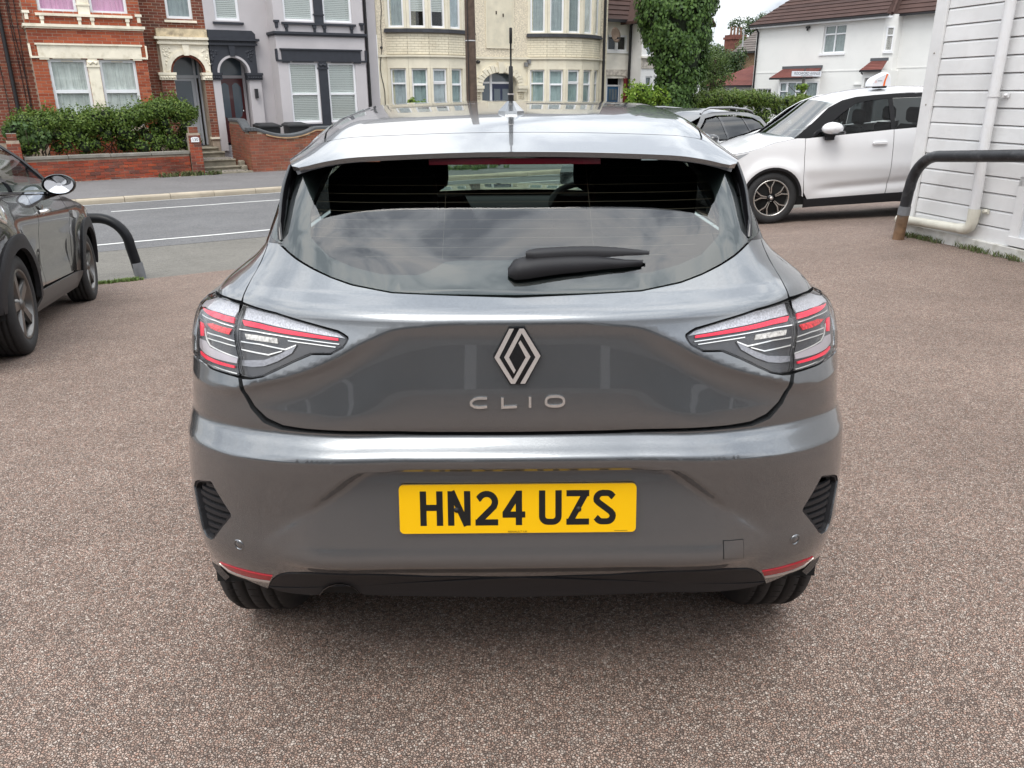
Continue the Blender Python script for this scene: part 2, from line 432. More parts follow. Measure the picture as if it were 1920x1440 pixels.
# painted lines: worn and broken into lengths
def line(n, u0, u1, w, nm='road_marking'):
    mb = MB(WF); k = int((u1 - u0) / .5) + 1
    mb.loft([[(u0 + (u1 - u0) * i / k, n + s_ * w + .012 * sin(i * 1.7 + n), gz(n + s_ * w) + .002) for i in range(k + 1)] for s_ in (-.5, .5)])
    props(mb.build(nm, M_line, None, at=WF((u0 + u1) / 2, n, gz(n))), kind='structure')
line(13.1, -30, 60, .10)
line(17.42, 1.45, 5.6, .09); line(17.42, 8.2, 14.4, .09); line(17.42, 17, 23.2, .09); line(17.42, -7.5, -1.3, .09)
line(18.86, -40, 28, .05, 'channel_line')
# kerb: a row of concrete stones
kroot = thing('kerb', None, None, WF(0, 19.07, -.66)); kroot['kind'] = 'structure'
kme = {}
for i, u in enumerate(np.arange(-9.1, 28.5, .915)):
    mb = MB(WF); j = random.uniform(-.004, .004)
    pr = [(19.0, -.72), (19.0, -.585), (19.012, -.556), (19.035, -.545 + j), (19.15, -.542 + j), (19.15, -.72)]
    mb.loft([[(u + .005, n, z) for n, z in pr], [(u + .91, n, z) for n, z in pr]], smooth=False, closed=True)
    mb.add([(u + .005, n, z) for n, z in pr], [tuple(range(6))]); mb.add([(u + .91, n, z) for n, z in pr], [tuple(range(6))])
    mb.build('kerb_stone', M_kerb, kroot)
# grass and weeds
def tufts(name, spots, hgt, mats_, n_each=40, spread=.12, w=.006, kind='stuff'):
    mb = MB()
    for (x, y, z) in spots:
        for k in range(n_each):
            a = random.uniform(0, 2 * pi); r = spread * math.sqrt(random.random()); px_, py_ = x + r * cos(a), y + r * sin(a)
            h_ = hgt * random.uniform(.4, 1.1); b_ = random.uniform(0, 2 * pi); ln = h_ * random.uniform(.2, .9); dx, dy = cos(b_), sin(b_)
            mb.add([(px_ - dy * w, py_ + dx * w, z - .004), (px_ + dy * w, py_ - dx * w, z - .004), (px_ + dx * ln * .45 + dy * w * .8, py_ + dy * ln * .45 - dx * w * .8, z + h_ * .65), (px_ + dx * ln, py_ + dy * ln, z + h_)], [(0, 1, 2), (0, 2, 3)])
    return props(mb.build(name, mats_), kind=kind)
M_grass = mat('grass', (.085, .15, .03), .7, obj=[(.06, .12, .02), (.12, .19, .04), (.16, .19, .06)])
M_weed = mat('weeds', (.07, .10, .03), .8, obj=[(.045, .075, .018), (.085, .12, .03), (.15, .13, .07), (.07, .10, .03)])
sp = []
for i in range(26):
    u = random.uniform(.52, .92); n = 9.2 + random.gauss(0, .03); x, y, _ = WF(u, n, 0)
    sp.append((x, y, gz(n)))
tufts('grass_strip', sp, .035, M_grass, 30, .05)
sp = []
for i in range(46):
    t = random.uniform(0, 1) ** 1.1; x, y = 4.36 + .36 * t, 8.86 - 1.56 * t
    sp.append((x - random.uniform(0.0, .06), y, gxy(x, y)))
tufts('wall_weeds', sp, .06, M_weed, 16, .045, .004)
sp = []
for i in range(30):
    u = random.uniform(3.2, 4.25) if i < 22 else random.uniform(4.4, 4.7); x, y, _ = WF(u, 23.1 - random.random() * .12, 0); sp.append((x, y, -.55))
tufts('pavement_weeds', sp, .14, M_weed, 14, .09, .016)
sp = [(*WF(11.15 + random.gauss(0, .35), 20.55 + random.gauss(0, .12), 0)[:2], -.545) for i in range(30)]
tufts('verge_grass', sp, .14, M_grass, 26, .1, .012)
# dry leaf litter against the garden wall
mb = MB()
for i in range(160):
    u = random.uniform(-.2, 4.2); n = 23.08 - abs(random.gauss(0, .12)); x, y, _ = WF(u, n, 0); a = random.random() * 6; s_ = random.uniform(.012, .035)
    mb.add([(x + s_ * cos(a + q), y + s_ * sin(a + q) * .7, -.538 + random.random() * .012) for q in (0, 1.6, 3.1, 4.7)], [(0, 1, 2, 3)])
props(mb.build('leaf_litter', mat('dry_leaves', (.3, .2, .1), .9, obj=[(.25, .15, .08), (.42, .33, .22), (.5, .42, .33), (.18, .1, .06)])), kind='stuff')
# ------------------------------------------------------------------ house materials
M_mortar = mat('mortar', (.36, .29, .225), .95, var=.2, vscale=12)
BR_red = [(.24, .045, .018), (.34, .075, .03), (.40, .10, .04), (.28, .06, .028), (.44, .13, .06)]
BR_dark = [(.12, .035, .02), (.20, .05, .028), (.15, .045, .028), (.24, .07, .035), (.10, .04, .03)]
BR_old = [(.34, .055, .02), (.25, .05, .025), (.13, .05, .038), (.38, .075, .028), (.20, .05, .03), (.29, .07, .04)]
BR_new = [(.20, .065, .038), (.26, .075, .04), (.17, .075, .05), (.30, .085, .045), (.22, .09, .06)]
M_brick = mat('red_brick', (.3, .07, .03), .88, obj=BR_red, bump=.3, bscale=70, var=.22, vscale=1.2)
M_brick_dark = mat('dark_red_brick', (.2, .05, .03), .9, obj=BR_dark, bump=.3, bscale=70, var=.2, vscale=1.5)
M_brick_old = mat('old_wall_brick', (.3, .07, .03), .92, obj=BR_old, bump=.6, bscale=50, var=.45, vscale=2.2, stain=.85, stain_col=(.06, .042, .034), sscale=2.2)
M_brick_new = mat('wall_brick', (.22, .08, .05), .9, obj=BR_new, bump=.3, bscale=70, var=.18, vscale=3, stain=.55, stain_col=(.15, .12, .045), sscale=1.4)
M_stone = mat('cream_stone', (.82, .76, .62), .8, var=.1, vscale=3, bump=.25, bscale=30, stain=.45, stain_col=(.40, .33, .20), sscale=5)
M_stone_bad = mat('peeling_stone', (.58, .48, .32), .85, var=.2, vscale=6, bump=.6, bscale=25, stain=.9, stain_col=(.16, .13, .10), sscale=4)
M_char = mat('charcoal_paint', (.022, .025, .034), .55, var=.15, vscale=8, bump=.1, bscale=60)
M_render = mat('grey_render', (.50, .475, .485), .85, var=.05, vscale=1.5, bump=.15, bscale=140)
M_white_pvc = mat('white_frame', (.80, .81, .83), .35, var=.03, vscale=4)
M_grey_pvc = mat('grey_door', (.48, .50, .53), .4)
M_cream = mat('cream_paint', (.74, .68, .53), .85, var=.07, vscale=2, bump=.25, bscale=60, stain=.35, stain_col=(.45, .37, .25), sscale=2.4)
M_pebble = mat('cream_pebbledash', (.66, .59, .46), .95, var=.28, vscale=26, bump=1., bscale=45)
M_cement = mat('cement', (.22, .205, .18), .9, var=.2, vscale=5, bump=.3, bscale=50, stain=.4, stain_col=(.1, .1, .07), sscale=3)
M_black = mat('black_paint', (.012, .012, .014), .45)
M_dark = mat('dark_room', (.035, .035, .038), .9)
M_lace = mat('net_curtain', (.74, .75, .74), .9, var=.12, vscale=5)
M_pink = mat('pink_curtain', (.80, .40, .62), .9, var=.06, vscale=5)
M_grey_c = mat('grey_curtain', (.36, .40, .42), .9, var=.1, vscale=6)
M_blind = mat('white_blind', (.92, .93, .92), .6)
M_pane = glass('window_pane', (.93, .95, .94), 1.5)
M_frost = mat('frosted_pane', (.10, .13, .155), .12, spec=.8)
M_slate = mat('slate_roof', (.05, .05, .055), .7, var=.25, vscale=3)

BRICKS = {}
def brick_mesh(w, h=.065, d=.03):
    k = (round(w, 3), h, d)
    if k not in BRICKS:
        mb = MB(); mb.cbox(-w / 2, w / 2, -d / 2, d / 2, -h / 2, h / 2, .004)
        me = bpy.data.meshes.new('brick'); me.from_pydata(mb.v, [], mb.f); BRICKS[k] = me
        bm = bmesh.new(); bm.from_mesh(me); bmesh.ops.recalc_face_normals(bm, faces=bm.faces); bm.to_mesh(me); bm.free()
    return BRICKS[k]
def brickwork(parent, a0, a1, z0, z1, origin, ang, material, skip=None, limit=300, key=None, proud=.006, course=.075, blen=.225, wob=.0, used=None, cut=()):
    """single bricks on a vertical face: origin = point of a=0 on the face, ang = heading of the a axis; face normal = heading - 90"""
    used = used if used is not None else [0]
    ex, ey = cos(ang), sin(ang); nx, ny = sin(ang), -cos(ang)
    lst = []; r = 0; z = z0
    while z + course <= z1 + .01:
        a = a0 - (blen / 2 if r % 2 else 0)
        while a < a1 - .02:
            b0 = max(a, a0); b1 = min(a + blen - .01, a1)
            segs = [(b0, b1)]
            for h0, h1, c0, c1 in [h[:4] for h in cut]:          # bricks are cut at the openings
                if z + course * .55 < c0 or z + course * .45 > c1: continue
                nx_ = []
                for p, q in segs:
                    if q <= h0 or p >= h1: nx_.append((p, q)); continue
                    if p < h0: nx_.append((p, h0))
                    if q > h1: nx_.append((h1, q))
                segs = nx_
            for p, q in segs:
                if q - p > .025 and not (skip and skip((p + q) / 2, z + course / 2)): lst.append((p, q, z + .005, z + course - .005))
            a += blen
        z += course; r += 1
    if key: lst.sort(key=lambda q: key((q[0] + q[1]) / 2, (q[2] + q[3]) / 2))
    stuff = MB(); root = ROOT.get(parent.name, Vector((0, 0, 0)))
    for q, (b0, b1, c0, c1) in enumerate(lst):
        d = .03; off = proud - d / 2 + random.uniform(-.5, 1) * wob; ac = (b0 + b1) / 2; zc = (c0 + c1) / 2
        px_ = origin[0] + ex * ac + nx * off; py_ = origin[1] + ey * ac + ny * off
        if used[0] < limit:
            used[0] += 1
            o = bpy.data.objects.new('brick', brick_mesh(b1 - b0, round(c1 - c0, 3), d)); COL.objects.link(o); o.parent = parent
            if not o.data.materials: o.data.materials.append(None)
            o.material_slots[0].link = 'OBJECT'; o.material_slots[0].material = material
            o.location = (px_ - root.x, py_ - root.y, zc - root.z); o.rotation_euler = (0, random.uniform(-.012, .012) * (wob > 0), ang)
        else:
            hw = (b1 - b0) / 2; hh = (c1 - c0) / 2; k = .003
            P = lambda a, o_, c: (px_ + ex * a + nx * o_, py_ + ey * a + ny * o_, zc + c)
            v = [P(-hw, 0, -hh), P(hw, 0, -hh), P(hw, 0, hh), P(-hw, 0, hh), P(-hw + k, d / 2, -hh + k), P(hw - k, d / 2, -hh + k), P(hw - k, d / 2, hh - k), P(-hw + k, d / 2, hh - k)]
            stuff.add(v, [(4, 5, 6, 7), (0, 1, 5, 4), (1, 2, 6, 5), (2, 3, 7, 6), (3, 0, 4, 7)])
    if stuff.v: props(stuff.build('brickwork', material, parent), kind='stuff')
    return used

def wall_holes(mb, a0, a1, z0, z1, b, holes, depth=.22, room=True):
    """front face at b with openings, reveals and a dark back"""
    xs = sorted({a0, a1} | {h[0] for h in holes} | {h[1] for h in holes}); zs_ = sorted({z0, z1} | {h[2] for h in holes} | {h[3] for h in holes})
    for i in range(len(xs) - 1):
        for j in range(len(zs_) - 1):
            ca, cz = (xs[i] + xs[i + 1]) / 2, (zs_[j] + zs_[j + 1]) / 2
            if ca < a0 or ca > a1 or any(h[0] < ca < h[1] and h[2] < cz < h[3] for h in holes): continue
            mb.add([(xs[i], b, zs_[j]), (xs[i + 1], b, zs_[j]), (xs[i + 1], b, zs_[j + 1]), (xs[i], b, zs_[j + 1])], [(0, 1, 2, 3)])
    for (h0, h1, c0, c1) in [h[:4] for h in holes]:
        v = [(h0, b, c0), (h1, b, c0), (h1, b, c1), (h0, b, c1)]; w = [(p[0], b + depth, p[2]) for p in v]
        mb.add(v + w, [(i, (i + 1) % 4, 4 + (i + 1) % 4, 4 + i) for i in range(4)])
    return mb
def room_box(parent, tf, holes, b, depth=.5, material=None):
    mb = MB(tf)
    for (h0, h1, c0, c1) in [h[:4] for h in holes]:
        e_ = .05
        v = [(h0 - e_, b, c0 - e_), (h1 + e_, b, c0 - e_), (h1 + e_, b, c1 + e_), (h0 - e_, b, c1 + e_)]; w = [(p[0], b + depth, p[2]) for p in v]
        mb.add(v + w, [(0 + i, (i + 1) % 4, 4 + (i + 1) % 4, 4 + i) for i in range(4)] + [(4, 5, 6, 7)])
    return mb.build('room', material or M_dark, parent)
def curtain_mb(tf, a0, a1, z0, z1, b, amp=.02, freq=28, gather=0):
    mb = MB(tf); n = max(8, int((a1 - a0) * 60)); rows = []
    for k in range(4):
        z = z0 + (z1 - z0) * k / 3
        rows.append([(a0 + (a1 - a0) * i / n, b + amp * sin(freq * (a1 - a0) * i / n * (1 + .15 * sin(i * .7)) + a0 * 9) + .3 * amp * sin(i * 1.9), z) for i in range(n + 1)])
    mb.loft(rows, smooth=True)
    return mb
def blind_mb(tf, a0, a1, z0, z1, b, pitch=.05):
    mb = MB(tf); z = z0
    while z < z1:
        mb.add([(a0, b + .006, z), (a1, b + .006, z), (a1, b - .006, z + pitch * .84), (a0, b - .006, z + pitch * .84)], [(0, 1, 2, 3)]); z += pitch
    return mb
def window(parent, tf, a0, a1, z0, z1, b, bars_a=(), bars_z=(), fw=.06, bw=.05, material=None, fill=None, fillm=None, vents=(), sash=(), depth=.07, sill=None):
    material = material or M_white_pvc
    mb = MB(tf)
    mb.box(a0, a0 + fw, b, b + depth, z0, z1); mb.box(a1 - fw, a1, b, b + depth, z0, z1)
    mb.box(a0 + fw, a1 - fw, b, b + depth, z0, z0 + fw); mb.box(a0 + fw, a1 - fw, b, b + depth, z1 - fw, z1)
    for a in bars_a: mb.box(a - bw / 2, a + bw / 2, b + .004, b + depth, z0 + fw, z1 - fw)
    for z in bars_z: mb.box(a0 + fw, a1 - fw, b - .006, b + depth - .004, z - bw / 2, z + bw / 2)
    for (s0, s1, c0, c1) in sash:                           # opening lights stand proud
        k = .045
        mb.box(s0, s0 + k, b - .018, b + .02, c0, c1); mb.box(s1 - k, s1, b - .018, b + .02, c0, c1); mb.box(s0 + k, s1 - k, b - .018, b + .02, c0, c0 + k); mb.box(s0 + k, s1 - k, b - .018, b + .02, c1 - k, c1)
    w = mb.build('window', material, parent)
    MB(tf).box(a0 + fw * .5, a1 - fw * .5, b + .03, b + .036, z0 + fw * .5, z1 - fw * .5).build('pane', M_pane, w)
    for (v0, v1, vz) in vents: MB(tf).box(v0, v1, b - .008, b + .004, vz - .012, vz + .012).build('trickle_vent', M_stone, w)
    if sill: MB(tf).box(*sill).build('sill', material, w)
    i_ = fw * .4
    if fill == 'curtain': curtain_mb(tf, a0 + i_, a1 - i_, z0 + i_, z1 - i_, b + .075).build('curtain', fillm, w)
    elif fill == 'sheer': curtain_mb(tf, a0 + i_, a1 - i_, z0 + i_, z1 - i_, b + .07, .018, 42).build('net_curtain', fillm, w)
    elif fill == 'blind': blind_mb(tf, a0 + i_, a1 - i_, z0 + i_, z1 - i_, b + .052).build('blind', fillm or M_blind, w)
    elif fill == 'halfblind': blind_mb(tf, a0 + i_, a1 - i_, z0 + (z1 - z0) * .3, z1 - i_, b + .065).build('blind', fillm or M_blind, w)
    elif fill == 'flat': MB(tf).box(a0 + i_, a1 - i_, b + .1, b + .11, z0 + i_, z1 - i_).build('roller_blind', fillm, w)
    return w

NM, NB = 25.6, 24.9
def terrace(sgn, root, st):
    U = lambda d: 5.34 + sgn * d
    def bx(mb, d0, d1, n0, n1, z0, z1):
        a, b = sorted((U(d0), U(d1))); return mb.box(a, b, n0, n1, z0, z1)
    def hol(L_): return [(*sorted((U(a), U(b))), c, d) for a, b, c, d in L_]
    red = st == 'red'
    wallm = M_mortar if red else M_render; trim = M_stone if red else M_char
    far = 7.4 if red else 5.15
    hm = hol([(.30, .99, 3.45, 4.75), (.15, 1.11, .02, 2.6)])
    hbay = hol([(2.06, 2.94, .66, 2.345), (3.235, 4.115, .66, 2.345), (2.06, 2.94, 3.455, 5.0), (3.235, 4.115, 3.455, 5.0)])
    a, b = sorted((U(0.0), U(far)))
    mb = MB(WF); wall_holes(mb, a, b, -.66, 6.4, NM, hm, .25)
    mb.box(a, b, NM + 6, NM + 6.2, -.66, 6.4); mb.box(a, a + .2, NM + .3, NM + 6, -.66, 6.4); mb.box(b - .2, b, NM + .3, NM + 6, -.66, 6.4)
    wall = mb.build('wall', wallm, root)
    room_box(root, WF, hol([(.30, .99, 3.45, 4.75)]), NM + .25)
    ba, bb = sorted((U(1.76), U(4.46)))
    mb = MB(WF); wall_holes(mb, ba, bb, -.66, 6.4, NB, hbay, .2)
    for q in (ba, bb): mb.add([(q, NB, -.66), (q, NM, -.66), (q, NM, 6.4), (q, NB, 6.4)], [(0, 1, 2, 3)])
    mb.add([(ba, NB, 6.4), (bb, NB, 6.4), (bb, NM, 6.4), (ba, NM, 6.4)], [(0, 1, 2, 3)])
    bay = mb.build('bay_wall', wallm, root)
    room_box(root, WF, hbay, NB + .2)
    # roof
    mb = MB(WF); mb.prism([(NM - .35, 6.35), (NM + 3.1, 8.7), (NM + 6.5, 6.35), (NM + 6.5, 6.25), (NM + 3.1, 8.55), (NM - .35, 6.22)], 0, 1)
    rv = MB(); rv.add([WF(a + (b - a) * v[1], v[0], v[2]) for v in mb_raw([(NM - .35, 6.42), (NM + 3.1, 8.75), (NM + 6.5, 6.42)])], [(0, 1, 3, 2), (2, 3, 5, 4), (0, 2, 4), (1, 5, 3), (0, 4, 5, 1)])
    rv.build('roof', M_slate, root)
    # bay trim
    T = MB(WF)
    bx(T, 1.70, 4.52, NB - .09, NM - .002, 3.10, 3.165); bx(T, 1.735, 4.485, NB - .05, NM - .003, 3.06, 3.10)     # string course
    for d in (1.76, 4.34): bx(T, d - .02, d + .14, NB - .07, NB - .001, 3.40, 3.46); bx(T, d + .02, d + .10, NB - .05, NB - .002, 3.26, 3.40)
    T.build('string_course', trim, root)
    T = MB(WF); bx(T, 1.97, 4.2, NB - .08, NB + .14, 3.355, 3.415)
    s = T.build('sill', trim, root)
    for d in (2.10, 2.93, 3.23, 4.07): 
        k = MB(WF); bx(k, d - .05, d + .05, NB - .065, NB - .001, 3.27, 3.354); bx(k, d - .035, d + .035, NB - .045, NB - .001, 3.168, 3.27); k.build('bracket', trim, s)
    T = MB(WF)
    bx(T, 1.88, 4.30, NB - .05, NB + .1, 2.37, 2.675); bx(T, 1.84, 4.34, NB - .085, NB + .05, 2.676, 2.715)
    for d0, d1 in ((1.74, 1.88), (4.30, 4.48)): bx(T, d0, d1, NB - .06, NB + .1, 2.365, 2.41)
    for d0, d1 in ((1.73, 1.77), (4.44, 4.49)): bx(T, d0, d1, NB - .05, NB + .1, 2.41, 2.70)
    for d0, d1 in ((2.06, 2.94), (3.235, 4.115)): bx(T, d0 + .12, d1 - .12, NB - .035, NB + .1, 2.345, 2.37); 
    for d in (2.0, 3.087, 4.18): bx(T, d - .11, d + .11, NB - .04, NB + .08, 2.33, 2.37)
    T.build('lintel', trim, root)
    T = MB(WF); bx(T, 2.95, 3.225, NB - .03, NB + .12, .62, 2.17); bx(T, 2.97, 3.205, NB - .05, NB + .1, .62, .78); bx(T, 2.93, 3.245, NB - .055, NB + .1, 2.16, 2.21); bx(T, 2.945, 3.23, NB - .045, NB + .1, 2.2, 2.329)
    col = T.build('mullion', trim, root)
    T = MB(WF); bx(T, 2.95, 3.225, NB - .03, NB + .12, 3.42, 5.1); bx(T, 2.93, 3.245, NB - .05, NB + .1, 3.62, 3.66); T.build('mullion', trim, root)
    T = MB(WF)
    for k in range(7):
        a_ = -pi / 2 + pi * k / 6; T.lathe([(0, .03), (.03, .02), (.036, 0)], (U(3.087) + .08 * sin(a_ * 1.0), NB - .047, 2.27 + .02 * cos(3 * a_)), (0, -1, 0), 8)
    props(T.build('capital_carving', trim, col), kind='stuff')
    T = MB(WF); bx(T, 2.0, 4.18, NB - .07, NB + .1, .56, .62); T.build('sill', trim, root)
    # windows
    for i, (d0, d1) in enumerate(((2.06, 2.94), (3.235, 4.115))):
        a0, a1 = sorted((U(d0), U(d1)))
        zt = 1.565 if red else 1.465
        if red:
            window(root, WF, a0, a1, .66, 2.345, NB + .05, bars_z=(zt,), fw=.065, bw=.085, fill='sheer', fillm=M_lace, vents=((a0 + .3, a1 - .3, 2.30),))
            window(root, WF, a0, a1, 3.455, 5.0, NB + .05, fw=.065, fill='curtain', fillm=M_pink)
        else:
            window(root, WF, a0, a1, .66, 2.345, NB + .05, bars_z=(zt,), fw=.06, bw=.05, fill='blind')
            window(root, WF, a0, a1, 3.455, 5.0, NB + .05, fw=.06, fill='blind')
    a0, a1 = sorted((U(.30), U(.99)))
    window(root, WF, a0, a1, 3.45, 4.75, NM + .06, fw=.07, fill='curtain' if red else 'blind', fillm=M_grey_c if red else M_blind)
    T = MB(WF); bx(T, .22, 1.07, NM - .07, NM + .06, 3.35, 3.41); T.build('sill', trim, root)
    # porch
    c = U(.63); r = .47; zs_ = 2.06
    arch = [(c + r * cos(t), zs_ + r * sin(t)) for t in np.linspace(0, pi, 25)]
    l, rr = sorted((U(.02), U(1.30)))
    T = MB(WF); T.prism([(rr, zs_)] + [(rr, 2.79), (l, 2.79), (l, zs_)] + arch[::-1], NM - .13, NM - .002)
    ps = T.build('porch_surround', trim, root)
    if red: 
        T = MB(WF); T.prism([(c + (r + .12) * cos(t), zs_ + (r + .12) * sin(t)) for t in np.linspace(.02, pi - .02, 25)] + arch[::-1][1:-1], NM - .16, NM - .131); T.build('arch_moulding', trim, ps)
        T = MB(WF)
        for k in range(22):
            t0, t1 = pi * k / 22 + .01, pi * (k + 1) / 22 - .01
            T.prism([(c + (r - .005) * cos(t0), zs_ + (r - .005) * sin(t0)), (c + (r - .005) * cos(t1), zs_ + (r - .005) * sin(t1)), (c + (r - .06) * cos(t1), zs_ + (r - .06) * sin(t1)), (c + (r - .06) * cos(t0), zs_ + (r - .06) * sin(t0))], NM - .12, NM + .1)
        T.build('arch_brick_ring', M_brick_dark, ps)
    else:
        T = MB(WF); T.prism([(c + r * cos(t), zs_ + r * sin(t)) for t in np.linspace(0, pi, 25)] + [(c + (r - .06) * cos(t), zs_ + (r - .06) * sin(t)) for t in np.linspace(pi, 0, 25)], NM - .135, NM + .2); T.build('arch_lining', M_render, ps)
    T = MB(WF); T.prism([(c - .07, 2.5), (c + .07, 2.5), (c + .095, 2.785), (c - .095, 2.785)], NM - .18, NM - .1); T.build('keystone', trim, ps)
    T = MB(WF)                                              # carved leaf relief in the spandrels
    for sg in (-1, 1):
        for k in range(26):
            x = c + sg * random.uniform(.40, .60); z = random.uniform(2.22, 2.70)
            if math.hypot(x - c, z - zs_) < r + .13: continue
            T.lathe([(0, .018), (.022, .012), (.034, 0)], (x, NM - .131, z), (0, -1, 0), 7)
    props(T.build('carved_relief', trim, ps), kind='stuff')
    T = MB(WF); bx(T, -.0 + .005, 1.36, NM - .20, NM - .001, 2.79, 2.85); bx(T, .01, 1.33, NM - .16, NM - .002, 2.851, 2.91); bx(T, .005, 1.42, NM - .25, NM, 2.911, 2.975)
    n_ = 22
    for k in range(n_): bx(T, .05 + k * .058, .05 + k * .058 + .03, NM - .19, NM - .16, 2.855, 2.905)
    T.build('porch_cornice', trim, ps)
    T = MB(WF); z1_ = 3.19
    ol = [(U(.01), 2.976), (U(1.33), 2.976), (U(1.33), 3.10), (U(1.24), z1_), (U(.01), z1_)] if not red else [(U(.01), 2.976), (U(1.35), 2.976), (U(1.35), 3.17), (U(1.30), z1_), (U(.01), z1_)]
    T.prism(ol, NM - .17, NM - .001); T.build('porch_cap', M_stone_bad if red else trim, ps)
    for d0, d1 in ((.005, .27), (.985, 1.42)):
        T = MB(WF); bx(T, d0, d1, NM - .17, NM + .1, 1.865, 2.055); bx(T, max(d0 - .02, .003), d1 + .02, NM - .195, NM + .1, 1.99, 2.057)
        for k in range(int((d1 - d0) / .07)): T.lathe([(0, .03), (.028, .02), (.036, 0)], (U(d0 + .04 + k * .07), NM - .17, 1.925), (0, -1, 0), 7)
        T.build('capital', trim, ps)
    pm = M_mortar if red else M_render
    for d0, d1 in ((.005, .22), (1.03, 1.38)):
        T = MB(WF); bx(T, d0, d1, NM - .12, NM + .1, -.1, 1.864); pil = T.build('pilaster', pm, ps)
        if red:
            aa, b2 = sorted((U(d0), U(d1))); o0 = WF(0, NM - .12, 0); brickwork(pil, aa, b2, .2, 1.86, o0, AR, M_brick_dark, limit=0)
            T = MB(WF); bx(T, d0 - .0, d1 + .03, NM - .16, NM + .05, .24, .30); T.build('pilaster_base', M_stone, ps)
    # recess of the porch
    T = MB(WF); aa, b2 = sorted((U(.15), U(1.11)))
    v = [(aa, NM + .25, .02), (b2, NM + .25, .02), (b2, NM + .25, 2.6), (aa, NM + .25, 2.6)]; w_ = [(p[0], NM + .62, p[2]) for p in v]
    T.add(v + w_, [(i, (i + 1) % 4, 4 + (i + 1) % 4, 4 + i) for i in range(4)]); T.build('porch_recess', M_render if not red else M_brick_dark, ps)
    # door
    dn = NM + .58
    f0, f1 = sorted((U(.17), U(1.09)))
    fm = M_grey_pvc if red else M_render
    T = MB(WF); T.box(f0, f0 + .08, dn, dn + .08, .05, 2.6); T.box(f1 - .08, f1, dn, dn + .08, .05, 2.6); T.box(f0 + .08, f1 - .08, dn - .01, dn + .08, 1.92, 2.0); T.box(f0 + .08, f1 - .08, dn + .05, dn + .08, 2.0, 2.6)
    if red: T.box(f1 - .20, f1 - .14, dn + .001, dn + .079, .05, 2.6)
    fr = T.build('door_frame', fm, root)
    T = MB(WF); T.box(f0 + .08, f1 - .08, dn + .03, dn + .036, 2.0, 2.6); T.build('fanlight', M_frost, fr)
    d0_, d1_ = f0 + .08, f1 - (.20 if red else .08)
    if red:
        T = MB(WF); T.cbox(d0_ + .005, d1_ - .005, dn + .01, dn + .06, .09, 1.915, .006); 
        T.box(d0_ + .1, d1_ - .1, dn - .004, dn + .012, .2, .86)
        dr = T.build('door', M_grey_pvc, root)
        MB(WF).cbox(d0_ + .09, d1_ - .09, dn - .002, dn + .02, .98, 1.84, .01).build('door_pane', M_frost, dr)
        MB(WF).box(d1_ - .05, d1_ - .015, dn - .03, dn + .012, 1.0, 1.16).build('handle', M_black, dr)
        MB(WF).box(d0_, d1_, dn - .03, dn + .05, .02, .085).build('threshold', mat('blue_threshold', (.05, .07, .12), .5), root)
    else:
        T = MB(WF); T.cbox(d0_ + .005, d1_ - .005, dn + .01, dn + .06, .09, 1.915, .006)
        mc = (d0_ + d1_) / 2
        T.prism([(mc + .27 * cos(t), .42 + .12 * sin(t)) for t in np.linspace(0, 2 * pi, 20, endpoint=False)], dn - .004, dn + .012)
        dr = T.build('door', mat('maroon_door', (.085, .014, .016), .3, coat=.4), root)
        for sg in (-1, 1):
            ol = [(mc + sg * .055, .82), (mc + sg * .055, 1.72)] + [(mc + sg * (.055 + .25 * k / 8), 1.72 + .10 * sin(pi * k / 8) - .06 * k / 8) for k in range(1, 9)] + [(mc + sg * .305, 1.1), (mc + sg * .25, .85), (mc + sg * .16, .76)]
            MB(WF).prism(ol, dn + .001, dn + .02).build('door_pane', M_frost, dr)
        MB(WF).lathe([(.0, .04), (.03, .035), (.03, .02), (.012, .0)], (d1_ - .07, dn + .012, 1.0), (0, -1, 0), 10).build('handle', mat('steel', (.6, .6, .6), .25, 1.), dr)
    return U, hm, hbay, wall, bay, (a, b), (ba, bb)
def mb_raw(P):
    return [(n, i, z) for n, z in P for i in (0, 1)]

# ---- red brick house
rh = thing('brick_house', 'red brick terraced house with cream stone trim, pink curtains upstairs and grey front door', 'house', WF(2.3, 25.6, -.66))
U, hm, hbay, wl, bayw, (a, b), (ba, bb) = terrace(-1, rh, 'red')
def inh(L_, m_=.0): return lambda u, z: any(h[0] - m_ < u < h[1] + m_ and h[2] - m_ < z < h[3] + m_ for h in L_)
used = [0]
brickwork(bayw, ba, bb, -.2, 4.3, WF(0, NB, 0), AR, M_brick, cut=hbay, limit=300, key=lambda u, z: abs(z - 2.0), used=used)
sk = inh(hm + [(ba, bb, -1, 9), (3.98, 5.34, -1, 3.1)], .0)
brickwork(wl, a, b, .3, 4.5, WF(0, NM, 0), AR, M_brick_dark, cut=hm + [(ba, bb, -1, 9), (3.98, 5.34, -1, 3.1)], limit=300, key=lambda u, z: abs(z - 2.4))
# reveal side of the bay towards the neighbour
T = MB(WF); T.tube([(.37, NM - .07, -.5), (.37, NM - .07, 4.4)], .05, 12); pp = T.build('drainpipe', M_black, None, at=WF(.37, NM - .07, -.66)); props(pp, 'black drainpipe on the red brick wall left of the bay window', 'drainpipe')
T = MB(WF)
for u0, w_ in ((.18, .05), (.62, .03), (.74, -.02), (.69, .06)): T.tube([(u0 + w_ * sin(z * 1.3) - .08 * (4.2 - z) / 4, NM - .03, z) for z in np.linspace(.6, 4.2, 10)], .009, 5)
props(T.build('wall_cable', M_black, None, at=WF(.5, NM - .03, .6)), 'loose black cables hanging down the brick wall beside the drainpipe', 'cable')

